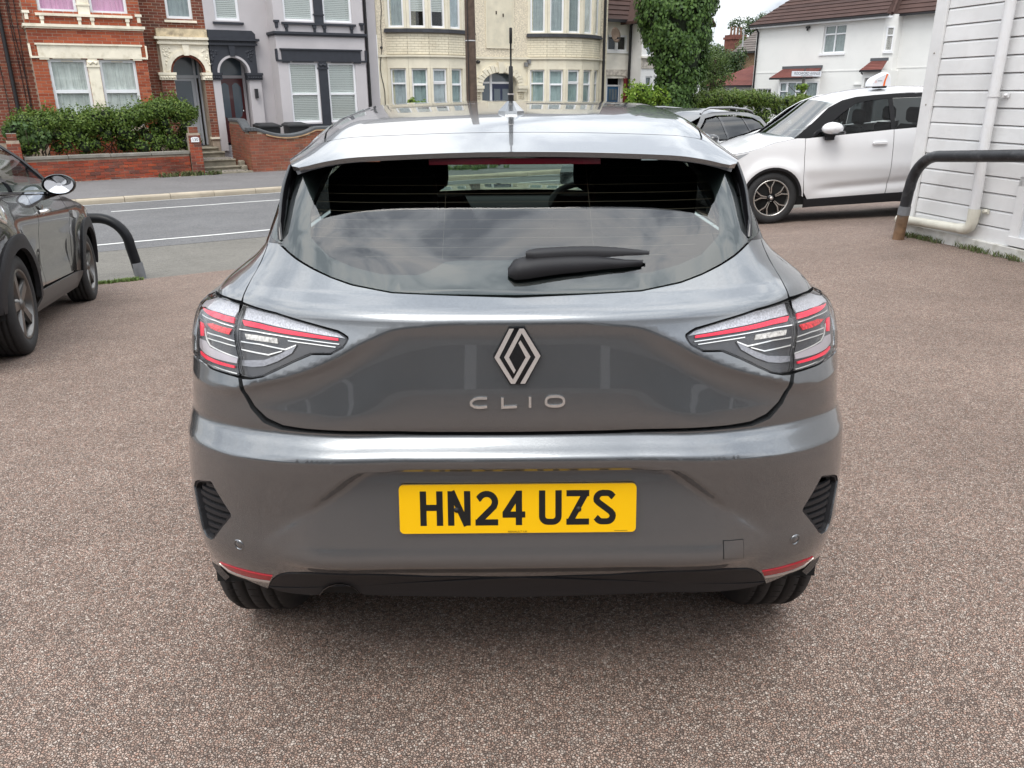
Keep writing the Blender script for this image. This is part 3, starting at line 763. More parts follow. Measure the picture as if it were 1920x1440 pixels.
# ---- grey rendered house
gh = thing('rendered_house', 'light grey rendered terraced house with charcoal trim and white blinds', 'house', WF(8.0, 25.6, -.66))
Ug = terrace(1, gh, 'grey')[0]
T = MB(WF); T.tube([(10.13, NM - .06, -.5), (10.13, NM - .06, 4.6)], .045, 12); props(T.build('drainpipe', M_black, None, at=WF(10.13, NM - .06, -.66)), 'black drainpipe down the right edge of the grey rendered house', 'drainpipe')
T = MB(WF); T.box(6.49, 6.57, NM - .24, NM - .12, 1.36, 1.62); wl_ = T.build('wall_lamp', M_black, None, at=WF(6.53, NM - .2, 1.36)); props(wl_, 'small black wall lamp beside the maroon front door', 'lamp')

# ---- garden walls
NW = 23.2
gw = thing('garden_wall', 'low old red brick garden wall with a stone coping under the hedge', 'wall', WF(2.1, NW, -.66))
MB(WF).box(.27, 4.03, NW + .002, NW + .2, -.62, .0).build('wall_core', M_mortar, gw)
brickwork(gw, .27, 4.03, -.575, .0, WF(0, NW, 0), AR, M_brick_old, wob=.012, proud=.012)
cp = MB(WF)
for k in range(4): MB(WF).cbox(.25 + k * .95, .25 + k * .95 + .94, NW - .05, NW + .26, .005, .075 + .006 * (k % 2), .01).build('coping_stone', M_cement, gw)
def pier(name, label, u0, u1, z1, steps, m_, plaque=False):
    p = thing(name, label, 'pier', WF((u0 + u1) / 2, NW, -.66))
    MB(WF).box(u0 + .006, u1 - .006, NW - .098, NW + .2, -.64, z1 - .16).box(u0 + .046, u1 - .046, NW - .073, NW + .18, z1 - .16, z1 - .004).build('pier_core', M_mortar, p)
    us_ = [0]
    brickwork(p, u0, u1, -.5, z1 - .16, WF(0, NW - .10, 0), AR, m_, limit=300, wob=.004, used=us_)
    brickwork(p, u0 + .04, u1 - .04, z1 - .15, z1, WF(0, NW - .075, 0), AR, M_brick_dark, limit=300, wob=.004, used=us_)
    q = WF(u1, NW - .10, 0); brickwork(p, 0, .3, -.5, z1 - .16, q, AR + pi / 2, m_, limit=300, used=us_)
    MB(WF).cbox(u0 - .02, u1 + .02, NW - .14, NW + .2, -.66, -.5, .01).build('pier_base', M_cement, p)
    MB(WF).cbox(u0 + .03, u1 - .03, NW - .08, NW + .18, z1, z1 + .01, .004).build('pier_cap', M_cement, p)
    return p
pr_ = pier('gate_pier', 'red brick gate pier carrying the white house number plaque', 4.05, 4.345, .68, 0, M_brick_old)
pier('gate_pier', 'weathered red brick end pier at the left end of the garden wall', -.06, .22, .62, 0, M_brick_old)
# number plaque with its figures
T = MB(WF); cx_, cz_ = 4.2, .36
T.prism([(cx_ - .10, cz_ - .06), (cx_ + .10, cz_ - .06), (cx_ + .10, cz_ + .035)] + [(cx_ + .10 * cos(t), cz_ + .035 + .035 * sin(t)) for t in np.linspace(.15, pi - .15, 9)] + [(cx_ - .10, cz_ + .035)], NW - .135, NW - .118)
pq = T.build('number_plaque', M_white_pvc, None, at=WF(cx_, NW - .12, cz_ - .06)); props(pq, 'white house number plaque reading 130 on the brick gate pier', 'house number')
v, f = text_mesh('130', .10)
T = MB(WF); T.add([(cx_ + x * 1.05, NW - .137, cz_ + .0 + y * 1.05) for x, y, z in v], f); T.build('numerals', M_black, pq)

# curved-top brick wall of the grey house
g2 = thing('garden_wall', 'brown brick garden wall with a swept dark coping in front of the grey house', 'wall', WF(7.5, NW + .05, -.66))
C0 = 5.63; NWG = 23.15
def top_front(u): 
    t = (u - C0 - .25) / 1.6
    return .53 if u < C0 + .25 else .35 + .18 * (2 * t - 1) ** 2 if u < C0 + 1.85 else .53
def top_side(n):                                            # along the path, stepping up to the house
    return .50 if n < NWG + .45 else .52 + .22 * (0.5 - .5 * cos(min(1, (n - NWG - .45) / .75) * pi))
u1_ = 9.9
nn_ = 40
T = MB(WF)
us = np.linspace(C0 + .004, u1_, 60)
T.prism([(C0 + .004, -.64), (u1_, -.64)] + [(u, top_front(u) - .006) for u in us[::-1]], NWG + .003, NWG + .21); core = T.build('wall_core', M_mortar, g2)
us_ = [0]
brickwork(g2, C0, u1_, -.60, .56, WF(0, NWG, 0), AR, M_brick_new, skip=lambda u, z: z + .03 > top_front(u), key=lambda u, z: u, used=us_, limit=230)
T = MB(lambda a, b, c: WF(b, a, c)); ns = np.linspace(NWG + .02, 25.35, 50)
T.prism([(NWG + .02, -.64), (25.35, -.64)] + [(n, top_side(n) - .006) for n in ns[::-1]], C0 + .003, C0 + .2); T.build('wall_core', M_mortar, g2)
q = WF(C0, 25.4, 0)
brickwork(g2, 0, 2.25, -.60, .78, q, AR - pi / 2, M_brick_new, skip=lambda a_, z: z + .03 > top_side(25.4 - a_), key=lambda a_, z: -a_, used=us_, limit=300)
T = MB(WF)
for pth, fn in ((us, top_front),):
    rows = []
    for u in us:
        z = fn(u); rows.append([(u, NWG - .03, z), (u, NWG - .03, z + .055), (u, NWG + .0, z + .085), (u, NWG + .2, z + .085), (u, NWG + .24, z + .05), (u, NWG + .24, z)])
    T.loft(rows, smooth=False, closed=True)
rows = []
for n in ns:
    z = top_side(n); rows.append([(C0 - .03, n, z), (C0 - .03, n, z + .055), (C0, n, z + .085), (C0 + .2, n, z + .085), (C0 + .23, n, z + .05), (C0 + .23, n, z)])
T.loft(rows, smooth=False, closed=True)
T.build('coping', mat('dark_coping', (.075, .08, .085), .7, var=.2, vscale=6), g2)
T = MB(WF); rows = []
for u in us[6:]:
    z = top_front(u); rows.append([(u, NWG - .045, z - .035), (u, NWG - .045, z - .004), (u, NWG + .02, z - .004), (u, NWG + .02, z - .035)])
T.loft(rows, smooth=False, closed=True); T.build('tile_creasing', mat('buff_tile', (.42, .27, .15), .8, var=.2, vscale=8), g2)
for k in range(3): MB(WF).cbox(C0 - .045 + k * .085, C0 + .03 + k * .085, NWG - .045, NWG + .24, .535, .625, .008).build('corner_coping', MATS['dark_coping'], g2)

# steps and tiled path between the two walls
st = thing('steps', 'worn stone front steps with a chequered tile landing between the brick walls', 'steps', WF(5.0, 23.6, -.66))
M_tile = bpy.data.materials.new('chequer_tiles'); M_tile.use_nodes = True
tn = M_tile.node_tree; ck = tn.nodes.new('ShaderNodeTexChecker'); ge = tn.nodes.new('ShaderNodeNewGeometry'); mpn = tn.nodes.new('ShaderNodeMapping'); mpn.inputs['Rotation'].default_value = (0, 0, -AR + .6); mpn.inputs['Scale'].default_value = (13, 13, 0.01)
tn.links.new(ge.outputs['Position'], mpn.inputs[0]); tn.links.new(mpn.outputs[0], ck.inputs[0]); ck.inputs[1].default_value = (.42, .38, .32, 1); ck.inputs[2].default_value = (.07, .065, .06, 1); ck.inputs[3].default_value = 1
tn.links.new(ck.outputs[0], tn.nodes['Principled BSDF'].inputs['Base Color']); tn.nodes['Principled BSDF'].inputs['Roughness'].default_value = .7
M_step = mat('worn_stone', (.24, .215, .165), .9, var=.3, vscale=5, bump=.4, bscale=40, stain=.6, stain_col=(.07, .07, .05), sscale=3)
def tread(n0, n1, z0, z1, u0=4.36, u1=5.60, tile=True):
    T = MB(WF); T.box(u0, u1, n0 + .03, n1, z0, z1 - .05); T.tube([(u0, n0 + .02, z1 - .025), (u1, n0 + .02, z1 - .025)], .026, 8); T.box(u0, u1, n0 + .02, n1, z1 - .05, z1 - .002); T.build('step', M_step, st)
    if tile: MB(WF).box(u0 + .02, u1 - .02, n0 + .06, n1 - .0, z1 - .0019, z1 + .004).build('tiles', M_tile, st)
MB(WF).box(4.37, 5.62, 23.1, 23.35, -.66, -.51).build('kerb_slab', M_step, st)
MB(WF).box(4.42, 5.55, 23.36, 23.8, -.66, -.50).build('tiles', M_tile, st)
tread(23.72, 24.05, -.6, -.40, 4.36, 5.42, False); tread(23.98, 24.9, -.6, -.23, 4.36, 5.38); tread(24.85, 25.3, -.3, -.08, 4.36, 5.3, False); tread(25.15, 26.2, -.2, .03, 4.30, 5.2, False)
for n_, z_ in ((23.5, -.38), (23.75, -.27)): MB(WF).cbox(5.43, 5.58, n_, n_ + .25, -.6, z_, .03).build('step_end_block', M_step, st)

# wheelie bins behind the swept wall
for i, (u, lab, m_) in enumerate(((6.42, 'black wheelie bin behind the brick wall, nearer the grey pilaster', (.015, .016, .018)), (7.25, 'black wheelie bin behind the brick wall under the blinds window', (.02, .02, .022)))):
    BZ_ = .14; bn = thing('wheelie_bin', lab, 'bin', WF(u, 24.2, -.6), group='wheelie bins')
    mm_ = mat('bin_plastic_%s' % 'ab'[i], m_, .5)
    T = MB(lambda a, b, c: WF(a, b, c + BZ_ * (c > 0))); T.loft([[(u - .24, 23.98, -.42), (u + .24, 23.98, -.42), (u + .24, 24.45, -.42), (u - .24, 24.45, -.42)], [(u - .29, 23.9, .44), (u + .29, 23.9, .44), (u + .29, 24.5, .44), (u - .29, 24.5, .44)]], smooth=False, closed=True); T.build('bin_body', mm_, bn)
    T = MB(lambda a, b, c: WF(a, b, c + BZ_ * (c > 0))); T.loft([[(u - .33, 23.86, .45), (u + .33, 23.86, .45), (u + .33, 24.55, .45), (u - .33, 24.55, .45)], [(u - .33, 23.86, .49), (u + .33, 23.86, .49), (u + .33, 24.55, .51), (u - .33, 24.55, .51)], [(u - .24, 23.96, .52), (u + .24, 23.96, .52), (u + .24, 24.5, .56), (u - .24, 24.5, .56)]], smooth=False, closed=True); T.add([(u - .24, 23.96, .52), (u + .24, 23.96, .52), (u + .24, 24.5, .56), (u - .24, 24.5, .56)], [(0, 1, 2, 3)]); T.build('lid', mm_, bn)
    T = MB(lambda a, b, c: WF(a, b, c + BZ_ * (c > 0))); T.tube([(u - .25, 24.53, .44), (u + .25, 24.53, .44)], .02, 8); T.build('handle', mm_, bn)
    for sg in (-1, 1): MB(WF).lathe([(0, -.03), (.09, -.03), (.1, 0), (.09, .03), (0, .03)], (u + sg * .27, 24.45, -.45), (1, 0, 0), 14).build('wheel', M_black, bn)
# ------------------------------------------------------------------ cream house with two bow windows
ch = thing('cream_house', 'cream painted house with two bow windows and an arched porch between them', 'house', WF(15, 25.6, -.66))
M_cstone = mat('cream_dressing', (.70, .65, .52), .8, var=.06, vscale=2, bump=.12, bscale=60, stain=.3, stain_col=(.42, .36, .26), sscale=3)
M_ledge = mat('dark_ledge', (.04, .042, .05), .7, var=.3, vscale=5)
acx = 14.95; ar, az, ah = .70, 1.70, .42
hm = [(14.25, 15.65, -.3, 2.13)]
mb = MB(WF); wall_holes(mb, 10.5, 19.55, -.66, 6.6, NM, hm, .3)
mb.add([(10.5, NM, 3.2), (10.5, NM + 6, 3.2), (10.5, NM + 6, 6.6), (10.5, NM, 6.6)], [(0, 1, 2, 3)]); mb.add([(19.55, NM, -.66), (19.55, NM + 6, -.66), (19.55, NM + 6, 6.6), (19.55, NM, 6.6)], [(0, 1, 2, 3)])
mb.build('wall', M_cream, ch)
MB(WF).box(10.52, 19.52, NM - .012, NM - .001, 2.63, 6.5).build('pebbledash', M_pebble, ch)
rv = MB(); rv.add([WF(10.5 + 9.05 * i, n, z) for n, i, z in mb_raw([(NM - .35, 6.6), (NM + 3.4, 9.2), (NM + 7, 6.6)])], [(0, 1, 3, 2), (2, 3, 5, 4), (0, 2, 4), (1, 5, 3), (0, 4, 5, 1)]); rv.build('roof', M_slate, ch)
T = MB(WF); T.box(10.5, 19.5, NM - .05, NM - .013, 2.555, 2.625); T.build('string_course', M_cstone, ch)
def bow(uc, fills_up, fills_dn):
    hw, dp = 1.56, .62; R = (hw * hw + dp * dp) / (2 * dp); ha = math.asin(hw / R); cn = NM + R - dp
    nf = 5; ang = np.linspace(-ha, ha, nf + 1)
    def tfk(k, off=0.):
        a0, a1 = ang[k], ang[k + 1]; p0 = np.array([uc + R * sin(a0), cn - R * cos(a0)]); p1 = np.array([uc + R * sin(a1), cn - R * cos(a1)])
        d = p1 - p0; ln = np.linalg.norm(d); d /= ln; nn = np.array([-d[1], d[0]])
        if nn[1] < 0: nn = -nn
        return (lambda a, b, c: WF(p0[0] + d[0] * a + nn[0] * b, p0[1] + d[1] * a + nn[1] * b, c)), ln
    bw = thing_part = None
    W_ = MB(); BRK = MB(); LED = MB(); MLD = MB(); LNT = MB()
    for k in range(nf):
        tf, ln = tfk(k)
        h_ = [(.09, ln - .09, .6, 2.215), (.09, ln - .09, 3.42, 5.0)]
        m1 = MB(tf); wall_holes(m1, 0, ln, -.66, 6.6, 0, h_, .16); W_.add(m1.v, m1.f, raw=True)
        # painted brick courses below the ledge
        z = 2.64; r = 0; m2 = MB(tf)
        while z < 3.24:
            a = -(.115 if r % 2 else 0)
            while a < ln:
                a0, a1 = max(0.002, a), min(ln - .002, a + .217)
                if a1 - a0 > .03: m2.box(a0, a1, -.017 + random.uniform(-.003, .003), .01, z + .006, z + .069)
                a += .225
            z += .075; r += 1
        BRK.add(m2.v, m2.f, raw=True)
        MB(tf).box(0, ln, -.003, .01, 2.62, 3.27).build('joint_shade', mat('cream_joint_shade', (.42, .37, .28), .95), ch)  # darker cream sheet puts the shade of the brick joints into colour
        m3 = MB(tf); m3.box(-.03, ln + .03, -.11, .02, 3.275, 3.335); m3.box(-.02, ln + .02, -.07, .02, 3.335, 3.385); LED.add(m3.v, m3.f, raw=True)
        m4 = MB(tf); m4.box(-.02, ln + .02, -.075, .02, 2.565, 2.615); m4.box(-.01, ln + .01, -.04, .02, 2.535, 2.565); MLD.add(m4.v, m4.f, raw=True)
        m5 = MB(tf); m5.box(.0, ln, -.02, .015, 2.225, 2.53); LNT.add(m5.v, m5.f, raw=True)
    W_.build('bow_wall', M_cstone, ch); props(BRK.build('brickwork', M_cream, ch), kind='stuff')
    LED.build('ledge', M_ledge, ch); MLD.build('moulding', M_cstone, ch); LNT.build('lintel', M_cstone, ch)
    for k in range(nf):
        tf, ln = tfk(k); tr_ = 1.77 if k % 2 == 0 else 1.74
        room_box(ch, tf, [(.09, ln - .09, .6, 2.215)], .16, .35); room_box(ch, tf, [(.09, ln - .09, 3.42, 5.0)], .16, .35)
        fd = fills_dn[k]; fu = fills_up[k]
        sash = ((.10, ln - .10, 1.79, 2.20),) if k in (2,) else (((.10, ln - .10, .62, 1.75),) if k in (1, 3) else ())
        window(ch, tf, .09, ln - .09, .6, 2.215, .05, bars_z=(tr_,), fw=.045, bw=.05, fill=fd[0], fillm=fd[1], sash=sash)
        window(ch, tf, .09, ln - .09, 3.42, 5.0, .05, fw=.06, fill=fu[0], fillm=fu[1])
        for m0, m1_ in ((0, .085), (ln - .085, ln)): MB(tf).box(m0, m1_, -.035, .02, .6, 2.22).build('mullion', M_cstone, ch); MB(tf).box(m0, m1_, -.03, .02, 3.39, 5.0).build('mullion', M_cstone, ch)
dk = ('none', None)
M_lcurt = mat('pale_curtain', (.50, .55, .60), .9, var=.1, vscale=5)
M_tcurt = mat('teal_curtain', (.36, .45, .46), .9, var=.1, vscale=5)
bow(12.36, [('sheer', MATS['grey_curtain']), ('halfblind', M_blind), ('halfblind', M_blind), ('curtain', M_lcurt), ('curtain', M_lcurt)],
    [('curtain', M_lcurt), ('curtain', M_tcurt), ('curtain', M_lcurt), ('curtain', M_tcurt), ('curtain', M_tcurt)])
bow(17.65, [('sheer', M_grey_c), ('sheer', M_grey_c), ('sheer', M_grey_c), ('curtain', M_lace), ('curtain', M_lace)],
    [('curtain', M_tcurt), ('curtain', M_tcurt), ('curtain', M_tcurt), ('curtain', M_tcurt), ('curtain', M_tcurt)])
# arched porch with stone voussoirs
arch = [(acx + ar * cos(t), az + ah * sin(t)) for t in np.linspace(0, pi, 30)]
T = MB(WF); T.prism([(acx + .98, az)] + [(acx + .98 * cos(t), az + .70 * sin(t)) for t in np.linspace(.05, pi - .05, 30)] + [(acx - .98, az)] + arch[::-1], NM - .05, NM - .0135); pa = T.build('arch_band', M_cstone, ch)
for k in range(17):
    t0, t1 = pi * (k + .08) / 17, pi * (k + .92) / 17
    e0, e1 = (.02, .27) if k % 2 == 0 else (.02, .21)
    q = lambda t, e_: (acx + (ar + e_) * cos(t), az + (ah + e_) * sin(t))
    MB(WF).prism([q(t0, e0), q(t0, e1), q(t1, e1), q(t1, e0)], NM - .085 - .01 * (k % 2), NM - .049).build('voussoir', M_cstone, pa)
T = MB(WF); T.prism([(acx - .08, 2.10), (acx + .08, 2.10), (acx + .12, 2.46), (acx - .12, 2.46)], NM - .13, NM - .05); T.build('keystone', M_cstone, pa)
for sg in (-1, 1):
    T = MB(WF); a, b = sorted((acx + sg * .68, acx + sg * 1.08)); T.box(a, b, NM - .14, NM - .001, 1.60, 1.70); T.box(a + .02, b - .02, NM - .10, NM - .001, 1.50, 1.60); T.build('impost', M_cstone, ch)
    T = MB(WF)
    for i in range(4):
        for j in range(3): T.box(acx + sg * .88 - .12 + i * .065, acx + sg * .88 - .12 + i * .065 + .04, NM - .05, NM - .001, 1.30 + j * .06, 1.30 + j * .06 + .035)
    props(T.build('carved_panel', M_cstone, ch), kind='stuff')
dn = NM + .28
T = MB(WF); T.box(14.27, 14.33, dn, dn + .07, -.3, 2.13); T.box(14.71, 14.80, dn - .01, dn + .07, -.3, 2.13); T.box(15.57, 15.63, dn, dn + .07, -.3, 2.13); T.box(14.33, 15.57, dn - .004, dn + .07, 1.77, 1.83); T.build('door_frame', M_white_pvc, ch)
MB(WF).box(14.3, 15.6, dn + .02, dn + .03, 1.8, 2.13).build('fanlight', M_frost, ch)
MB(WF).box(14.3, 14.74, dn + .02, dn + .03, -.3, 1.8).build('side_light', M_frost, ch)
dd = MB(WF).cbox(14.805, 15.565, dn + .01, dn + .05, -.28, 1.765, .005).build('door', mat('navy_door', (.02, .03, .075), .35), ch)
for i in range(2): MB(WF).cbox(14.88 + i * .34, 15.14 + i * .34, dn - .002, dn + .02, .7, 1.6, .01).build('door_pane', M_frost, dd)
# blank panel, small fittings
T = MB(WF); T.box(14.45, 15.47, NM - .035, NM - .0125, 2.94, 4.6); pn = T.build('wall_panel', mat('cream_panel', (.64, .59, .46), .8, var=.1, vscale=3, stain=.5, stain_col=(.48, .46, .38), sscale=4), ch)
T = MB(WF); 
for a in (14.42, 15.47): T.box(a, a + .03, NM - .05, NM - .012, 2.91, 4.6)
T.box(14.42, 15.5, NM - .055, NM - .012, 2.89, 2.935); T.build('panel_frame', M_cstone, ch)
for u, z in ((14.80, 4.0), (15.07, 3.93)): MB(WF).box(u, u + .04, NM - .05, NM - .034, z - .05, z + .05).build('rust_stain', mat('rust', (.03, .02, .015), .9), pn)
def small(name, label, cat, u, n, z, m_, fn):
    T = MB(WF); fn(T); return props(T.build(name, m_, None, at=WF(u, n, z)), label, cat)
small('security_camera', 'dark dome security camera on the cream wall left of the porch arch', 'camera', 14.08, NM, 2.42, M_black, lambda T: (T.lathe([(0, .12), (.05, .11), (.06, .05), (.06, 0)], (14.08, NM - .012, 2.45), (0, -1, 0), 12)))
small('floodlight', 'small grey floodlight and junction box on the cream wall right of the arch', 'lamp', 16.02, NM, 2.36, mat('grey_metal', (.18, .18, .18), .5), lambda T: (T.box(15.93, 16.05, NM - .10, NM - .012, 2.32, 2.46), T.box(16.06, 16.16, NM - .12, NM - .012, 2.42, 2.55)))
T = MB(WF); T.tube([(19.37, NM - .07, -.5), (19.37, NM - .07, 5)], .05, 12); props(T.build('drainpipe', M_black, None, at=WF(19.37, NM - .07, -.66)), 'black drainpipe down the right edge of the cream bow windowed house', 'drainpipe')
T = MB(WF); T.tube([(10.63 + .05 * sin(z * 2.1) + .03 * sin(z * 5), NM - .02, z) for z in np.linspace(.3, 4.4, 18)], .012, 5); T.lathe([(0, .05), (.04, .04), (.04, 0)], (10.62, NM - .013, 2.83), (0, -1, 0), 8); props(T.build('wall_cable', M_black, None, at=WF(10.63, NM - .02, .3)), 'thin dark cable running down the left edge of the cream house', 'cable')

# ------------------------------------------------------------------ half-timbered house
th = thing('half_timbered_house', 'white house with dark timbered gable, brown tiled roof and blue front door', 'house', WF(22, 27, -.66))
NT = 27.0
M_wrender = mat('off_white_render', (.76, .73, .66), .9, var=.08, vscale=2, bump=.3, bscale=50)
M_rub = mat('rubble_band', (.50, .46, .41), .9, var=.35, vscale=9, bump=1, bscale=14)
M_rtile = mat('brown_roof_tile', (.06, .033, .027), .85, spec=.3, obj=[(.052, .030, .026), (.072, .040, .033), (.060, .034, .029)], var=.15, vscale=2)
M_tim = mat('dark_timber', (.018, .018, .02), .6)
h_ = [(20.63, 21.62, 2.97, 3.56), (20.66, 21.55, -.3, 1.98)]
mb = MB(WF); wall_holes(mb, 19.2, 24.95, -.66, 4.1, NT, h_, .2); mb.add([(24.95, NT, -.66), (24.95, NT + 4, -.66), (24.95, NT + 4, 4.1), (24.95, NT, 4.1)], [(0, 1, 2, 3)]); mb.build('wall', M_wrender, th)
room_box(th, WF, h_, NT + .2, .5)
# roof laid in tile courses
T = []
def roof_courses(parent, P0, P1, Q0, Q1, pitch, m_, th_=.03, name='tile_course', cols=None):
    """courses between eave line P0-P1 and ridge line Q0-Q1 (world points)"""
    P0, P1, Q0, Q1 = map(Vector, (P0, P1, Q0, Q1)); L_ = ((Q0 - P0).length + (Q1 - P1).length) / 2; n = int(L_ / pitch)
    nor = (P1 - P0).cross(Q0 - P0 if (Q0 - P0).length > .1 else Q1 - P0).normalized(); nor = nor if nor.z > 0 else -nor
    for i in range(n):
        t0, t1 = i / n, min(1, (i + 1.12) / n)
        a, b = P0.lerp(Q0, t0), P1.lerp(Q1, t0); c, d = P0.lerp(Q0, t1), P1.lerp(Q1, t1)
        T = MB(); T.add([tuple(a + nor * th_ * 1.6), tuple(b + nor * th_ * 1.6), tuple(d + nor * th_ * .4), tuple(c + nor * th_ * .4), tuple(a), tuple(b), tuple(d - nor * .01), tuple(c - nor * .01)], [(0, 1, 2, 3), (0, 4, 5, 1), (4, 7, 6, 5), (1, 5, 6, 2), (0, 3, 7, 4), (3, 2, 6, 7)])
        T.build(name, m_, parent)
rf = MB(); rf.add([WF(19.2, NT - .3, 4.06), WF(24.6, NT - .3, 4.06), WF(24.6, NT + 4, 8.2), WF(19.2, NT + 4, 8.2)], [(0, 1, 2, 3)]); rt_ = rf.build('roof', M_rtile, th)
roof_courses(rt_, WF(19.2, NT - .32, 4.06), WF(22.6, NT - .32, 4.06), WF(19.2, NT + 4, 8.2), WF(22.6, NT + 4, 8.2), .27, M_rtile)
T = MB(WF); T.box(19.25, 21.75, NT - .36, NT - .30, 3.99, 4.09); T.build('gutter', M_black, th)
# gabled bay
bu0, bu1, bn = 21.75, 24.9, NT - .75
hb = [(21.98, 22.32, 2.80, 3.88), (22.42, 22.86, 2.80, 3.88), (22.96, 23.7, 2.80, 3.88), (23.8, 24.6, 2.80, 3.88), (22.0, 22.34, .5, 2.05), (22.44, 22.86, .5, 2.05), (22.96, 23.48, .5, 2.05), (23.58, 24.1, .5, 2.05), (24.2, 24.65, .5, 2.05)]
mb = MB(WF); wall_holes(mb, bu0, bu1, -.66, 4.3, bn, hb, .12)
mb.add([(bu0, bn, -.66), (bu0, NT, -.66), (bu0, NT, 4.3), (bu0, bn, 4.3)], [(0, 1, 2, 3)]); mb.add([(bu1, bn, -.66), (bu1, NT, -.66), (bu1, NT, 4.3), (bu1, bn, 4.3)], [(0, 1, 2, 3)])
mb.build('bay_wall', mat('white_paint', (.80, .80, .80), .8, var=.05, vscale=2), th); room_box(th, WF, hb, bn + .12, .3)
MB(WF).box(bu0 + .01, bu1 - .01, bn - .03, bn - .001, 2.33, 2.70).build('rubble_band', M_rub, th)
MB(WF).box(bu0 - .04, bu1 + .04, bn - .10, bn - .002, 2.705, 2.775).build('sill', M_wrender, th)
for (a0, a1, c0, c1) in hb: window(th, WF, a0, a1, c0, c1, bn + .03, bars_z=((3.50,) if c0 > 2 else (1.70,)), fw=.055, bw=.05, fill='sheer', fillm=M_grey_c, sash=(((a0 + .02, a1 - .02, 3.52, 3.86),) if c0 > 2 and a0 > 22.3 else (((a0 + .02, a1 - .02, 1.72, 2.03),) if c0 < 2 and a0 > 22.3 else ())))
gp = [(bu0 - .3, 4.12), (bu1 + .3, 4.12), ((bu0 + bu1) / 2, 5.95)]
T = MB(WF); T.prism([(bu0 - .05, 4.301), (bu1 + .05, 4.301), ((bu0 + bu1) / 2, 5.8)], bn + .02, bn + .3); T.build('gable_wall', MATS['white_paint'], th)
def beam(u0, z0, u1, z1, w=.1):
    d = Vector((u1 - u0, z1 - z0)).normalized(); p = Vector((-d.y, d.x)) * w; T = MB(WF)
    T.prism([(u0 - p.x, z0 - p.y), (u1 - p.x, z1 - p.y), (u1 + p.x, z1 + p.y), (u0 + p.x, z0 + p.y)], bn - .10, bn + .019); T.build('timber', M_tim, th)
beam(bu0 - .3, 4.20, bu1 + .3, 4.20, .09); beam(bu0 - .42, 3.98, (bu0 + bu1) / 2, 5.98, .10); beam(bu1 + .42, 3.98, (bu0 + bu1) / 2, 5.98, .10)
for u in (22.55, 23.33, 24.1): beam(u, 4.28, u, 4.9 if abs(u - 23.33) > .3 else 5.7, .05)
for sg, ue in ((1, bu0 - .5), (-1, bu1 + .5)):
    um = (bu0 + bu1) / 2
    rq = MB(); rq.add([WF(ue, bn - .2, 3.92), WF(um, bn - .2, 6.02), WF(um, NT + 4, 6.02), WF(ue, NT + 4, 3.92), WF(ue, bn - .2, 4.02), WF(um, bn - .2, 6.12), WF(um, NT + 4, 6.12), WF(ue, NT + 4, 4.02)], [(0, 1, 2, 3), (4, 5, 6, 7), (0, 1, 5, 4), (1, 2, 6, 5), (2, 3, 7, 6), (3, 0, 4, 7)]); rq.build('gable_roof', M_rtile, th)
window(th, WF, 20.63, 21.62, 2.97, 3.56, NT + .03, bars_a=(21.1,), fw=.07, bw=.07, fill='none', sash=((21.12, 21.6, 2.99, 3.54),), sill=(20.6, 21.66, NT - .04, NT + .03, 2.90, 2.965))
T = MB(WF); T.prism([(20.5, 2.0)] + [(21.07 + .57 * cos(t), 2.0 + .10 * sin(t)) for t in np.linspace(pi, 0, 12)] + [(21.64, 2.0), (21.64, 2.3), (20.5, 2.3)], NT - .04, NT - .001); T.build('rubble_band', M_rub, th)
dn = NT + .17
T = MB(WF)
for a in (20.66, 20.79, 21.40, 21.50): T.box(a, a + .05, dn, dn + .05, -.3, 2.0)
T.box(20.71, 21.5, dn - .002, dn + .05, 1.68, 1.74); T.build('door_frame', M_white_pvc, th)
d_ = MB(WF).cbox(20.845, 21.395, dn + .01, dn + .045, -.28, 1.675, .005).build('door', mat('blue_door', (.012, .085, .19), .35), th)
for i in range(3): MB(WF).cbox(20.92 + i * .15, 21.04 + i * .15, dn + .0, dn + .02, 1.15, 1.58, .01).build('door_pane', M_frost, d_)
MB(WF).box(21.04, 21.20, dn - .005, dn + .012, .92, .97).build('letter_plate', mat('brass', (.5, .35, .12), .3, 1.), d_)
T = MB(WF); T.box(21.50, 21.90, NT - .06, NT - .001, -.6, 1.98); T.box(21.72, 21.90, NT - .07, NT - .062, 1.98, 2.28); T.build('painted_pier', mat('maroon_paint', (.15, .012, .014), .6), th)
T = MB(WF); T.tube([(21.68, NT - .11, -.4), (21.68, NT - .11, 3.75), (21.68, NT - .11, 3.9), (21.66, NT - .25, 4.02)], .05, 8); props(T.build('drainpipe', M_black, None, at=WF(21.68, NT - .11, -.66)), 'black drainpipe between the blue door and the timbered bay window', 'drainpipe')
sdish = thing('satellite_dish', 'round brown satellite dish on the white wall above a small window', 'satellite dish', WF(20.72, NT - .1, 3.4))
T = MB(WF); T.lathe([(0, .0), (.12, .012), (.22, .04), (.28, .075), (.285, .078), (.22, .045), (0, .006)], (20.75, NT - .28, 3.52), (.25, -1, .2), 24); T.build('dish', mat('brown_dish', (.17, .12, .085), .6), sdish)
T = MB(WF); T.tube([(20.78, NT - .002, 3.42), (20.78, NT - .27, 3.5)], .02, 6); T.tube([(20.75, NT - .3, 3.36), (20.70, NT - .58, 3.40)], .012, 6); T.box(20.66, 20.74, NT - .63, NT - .57, 3.37, 3.44); T.build('arm', M_black, sdish)

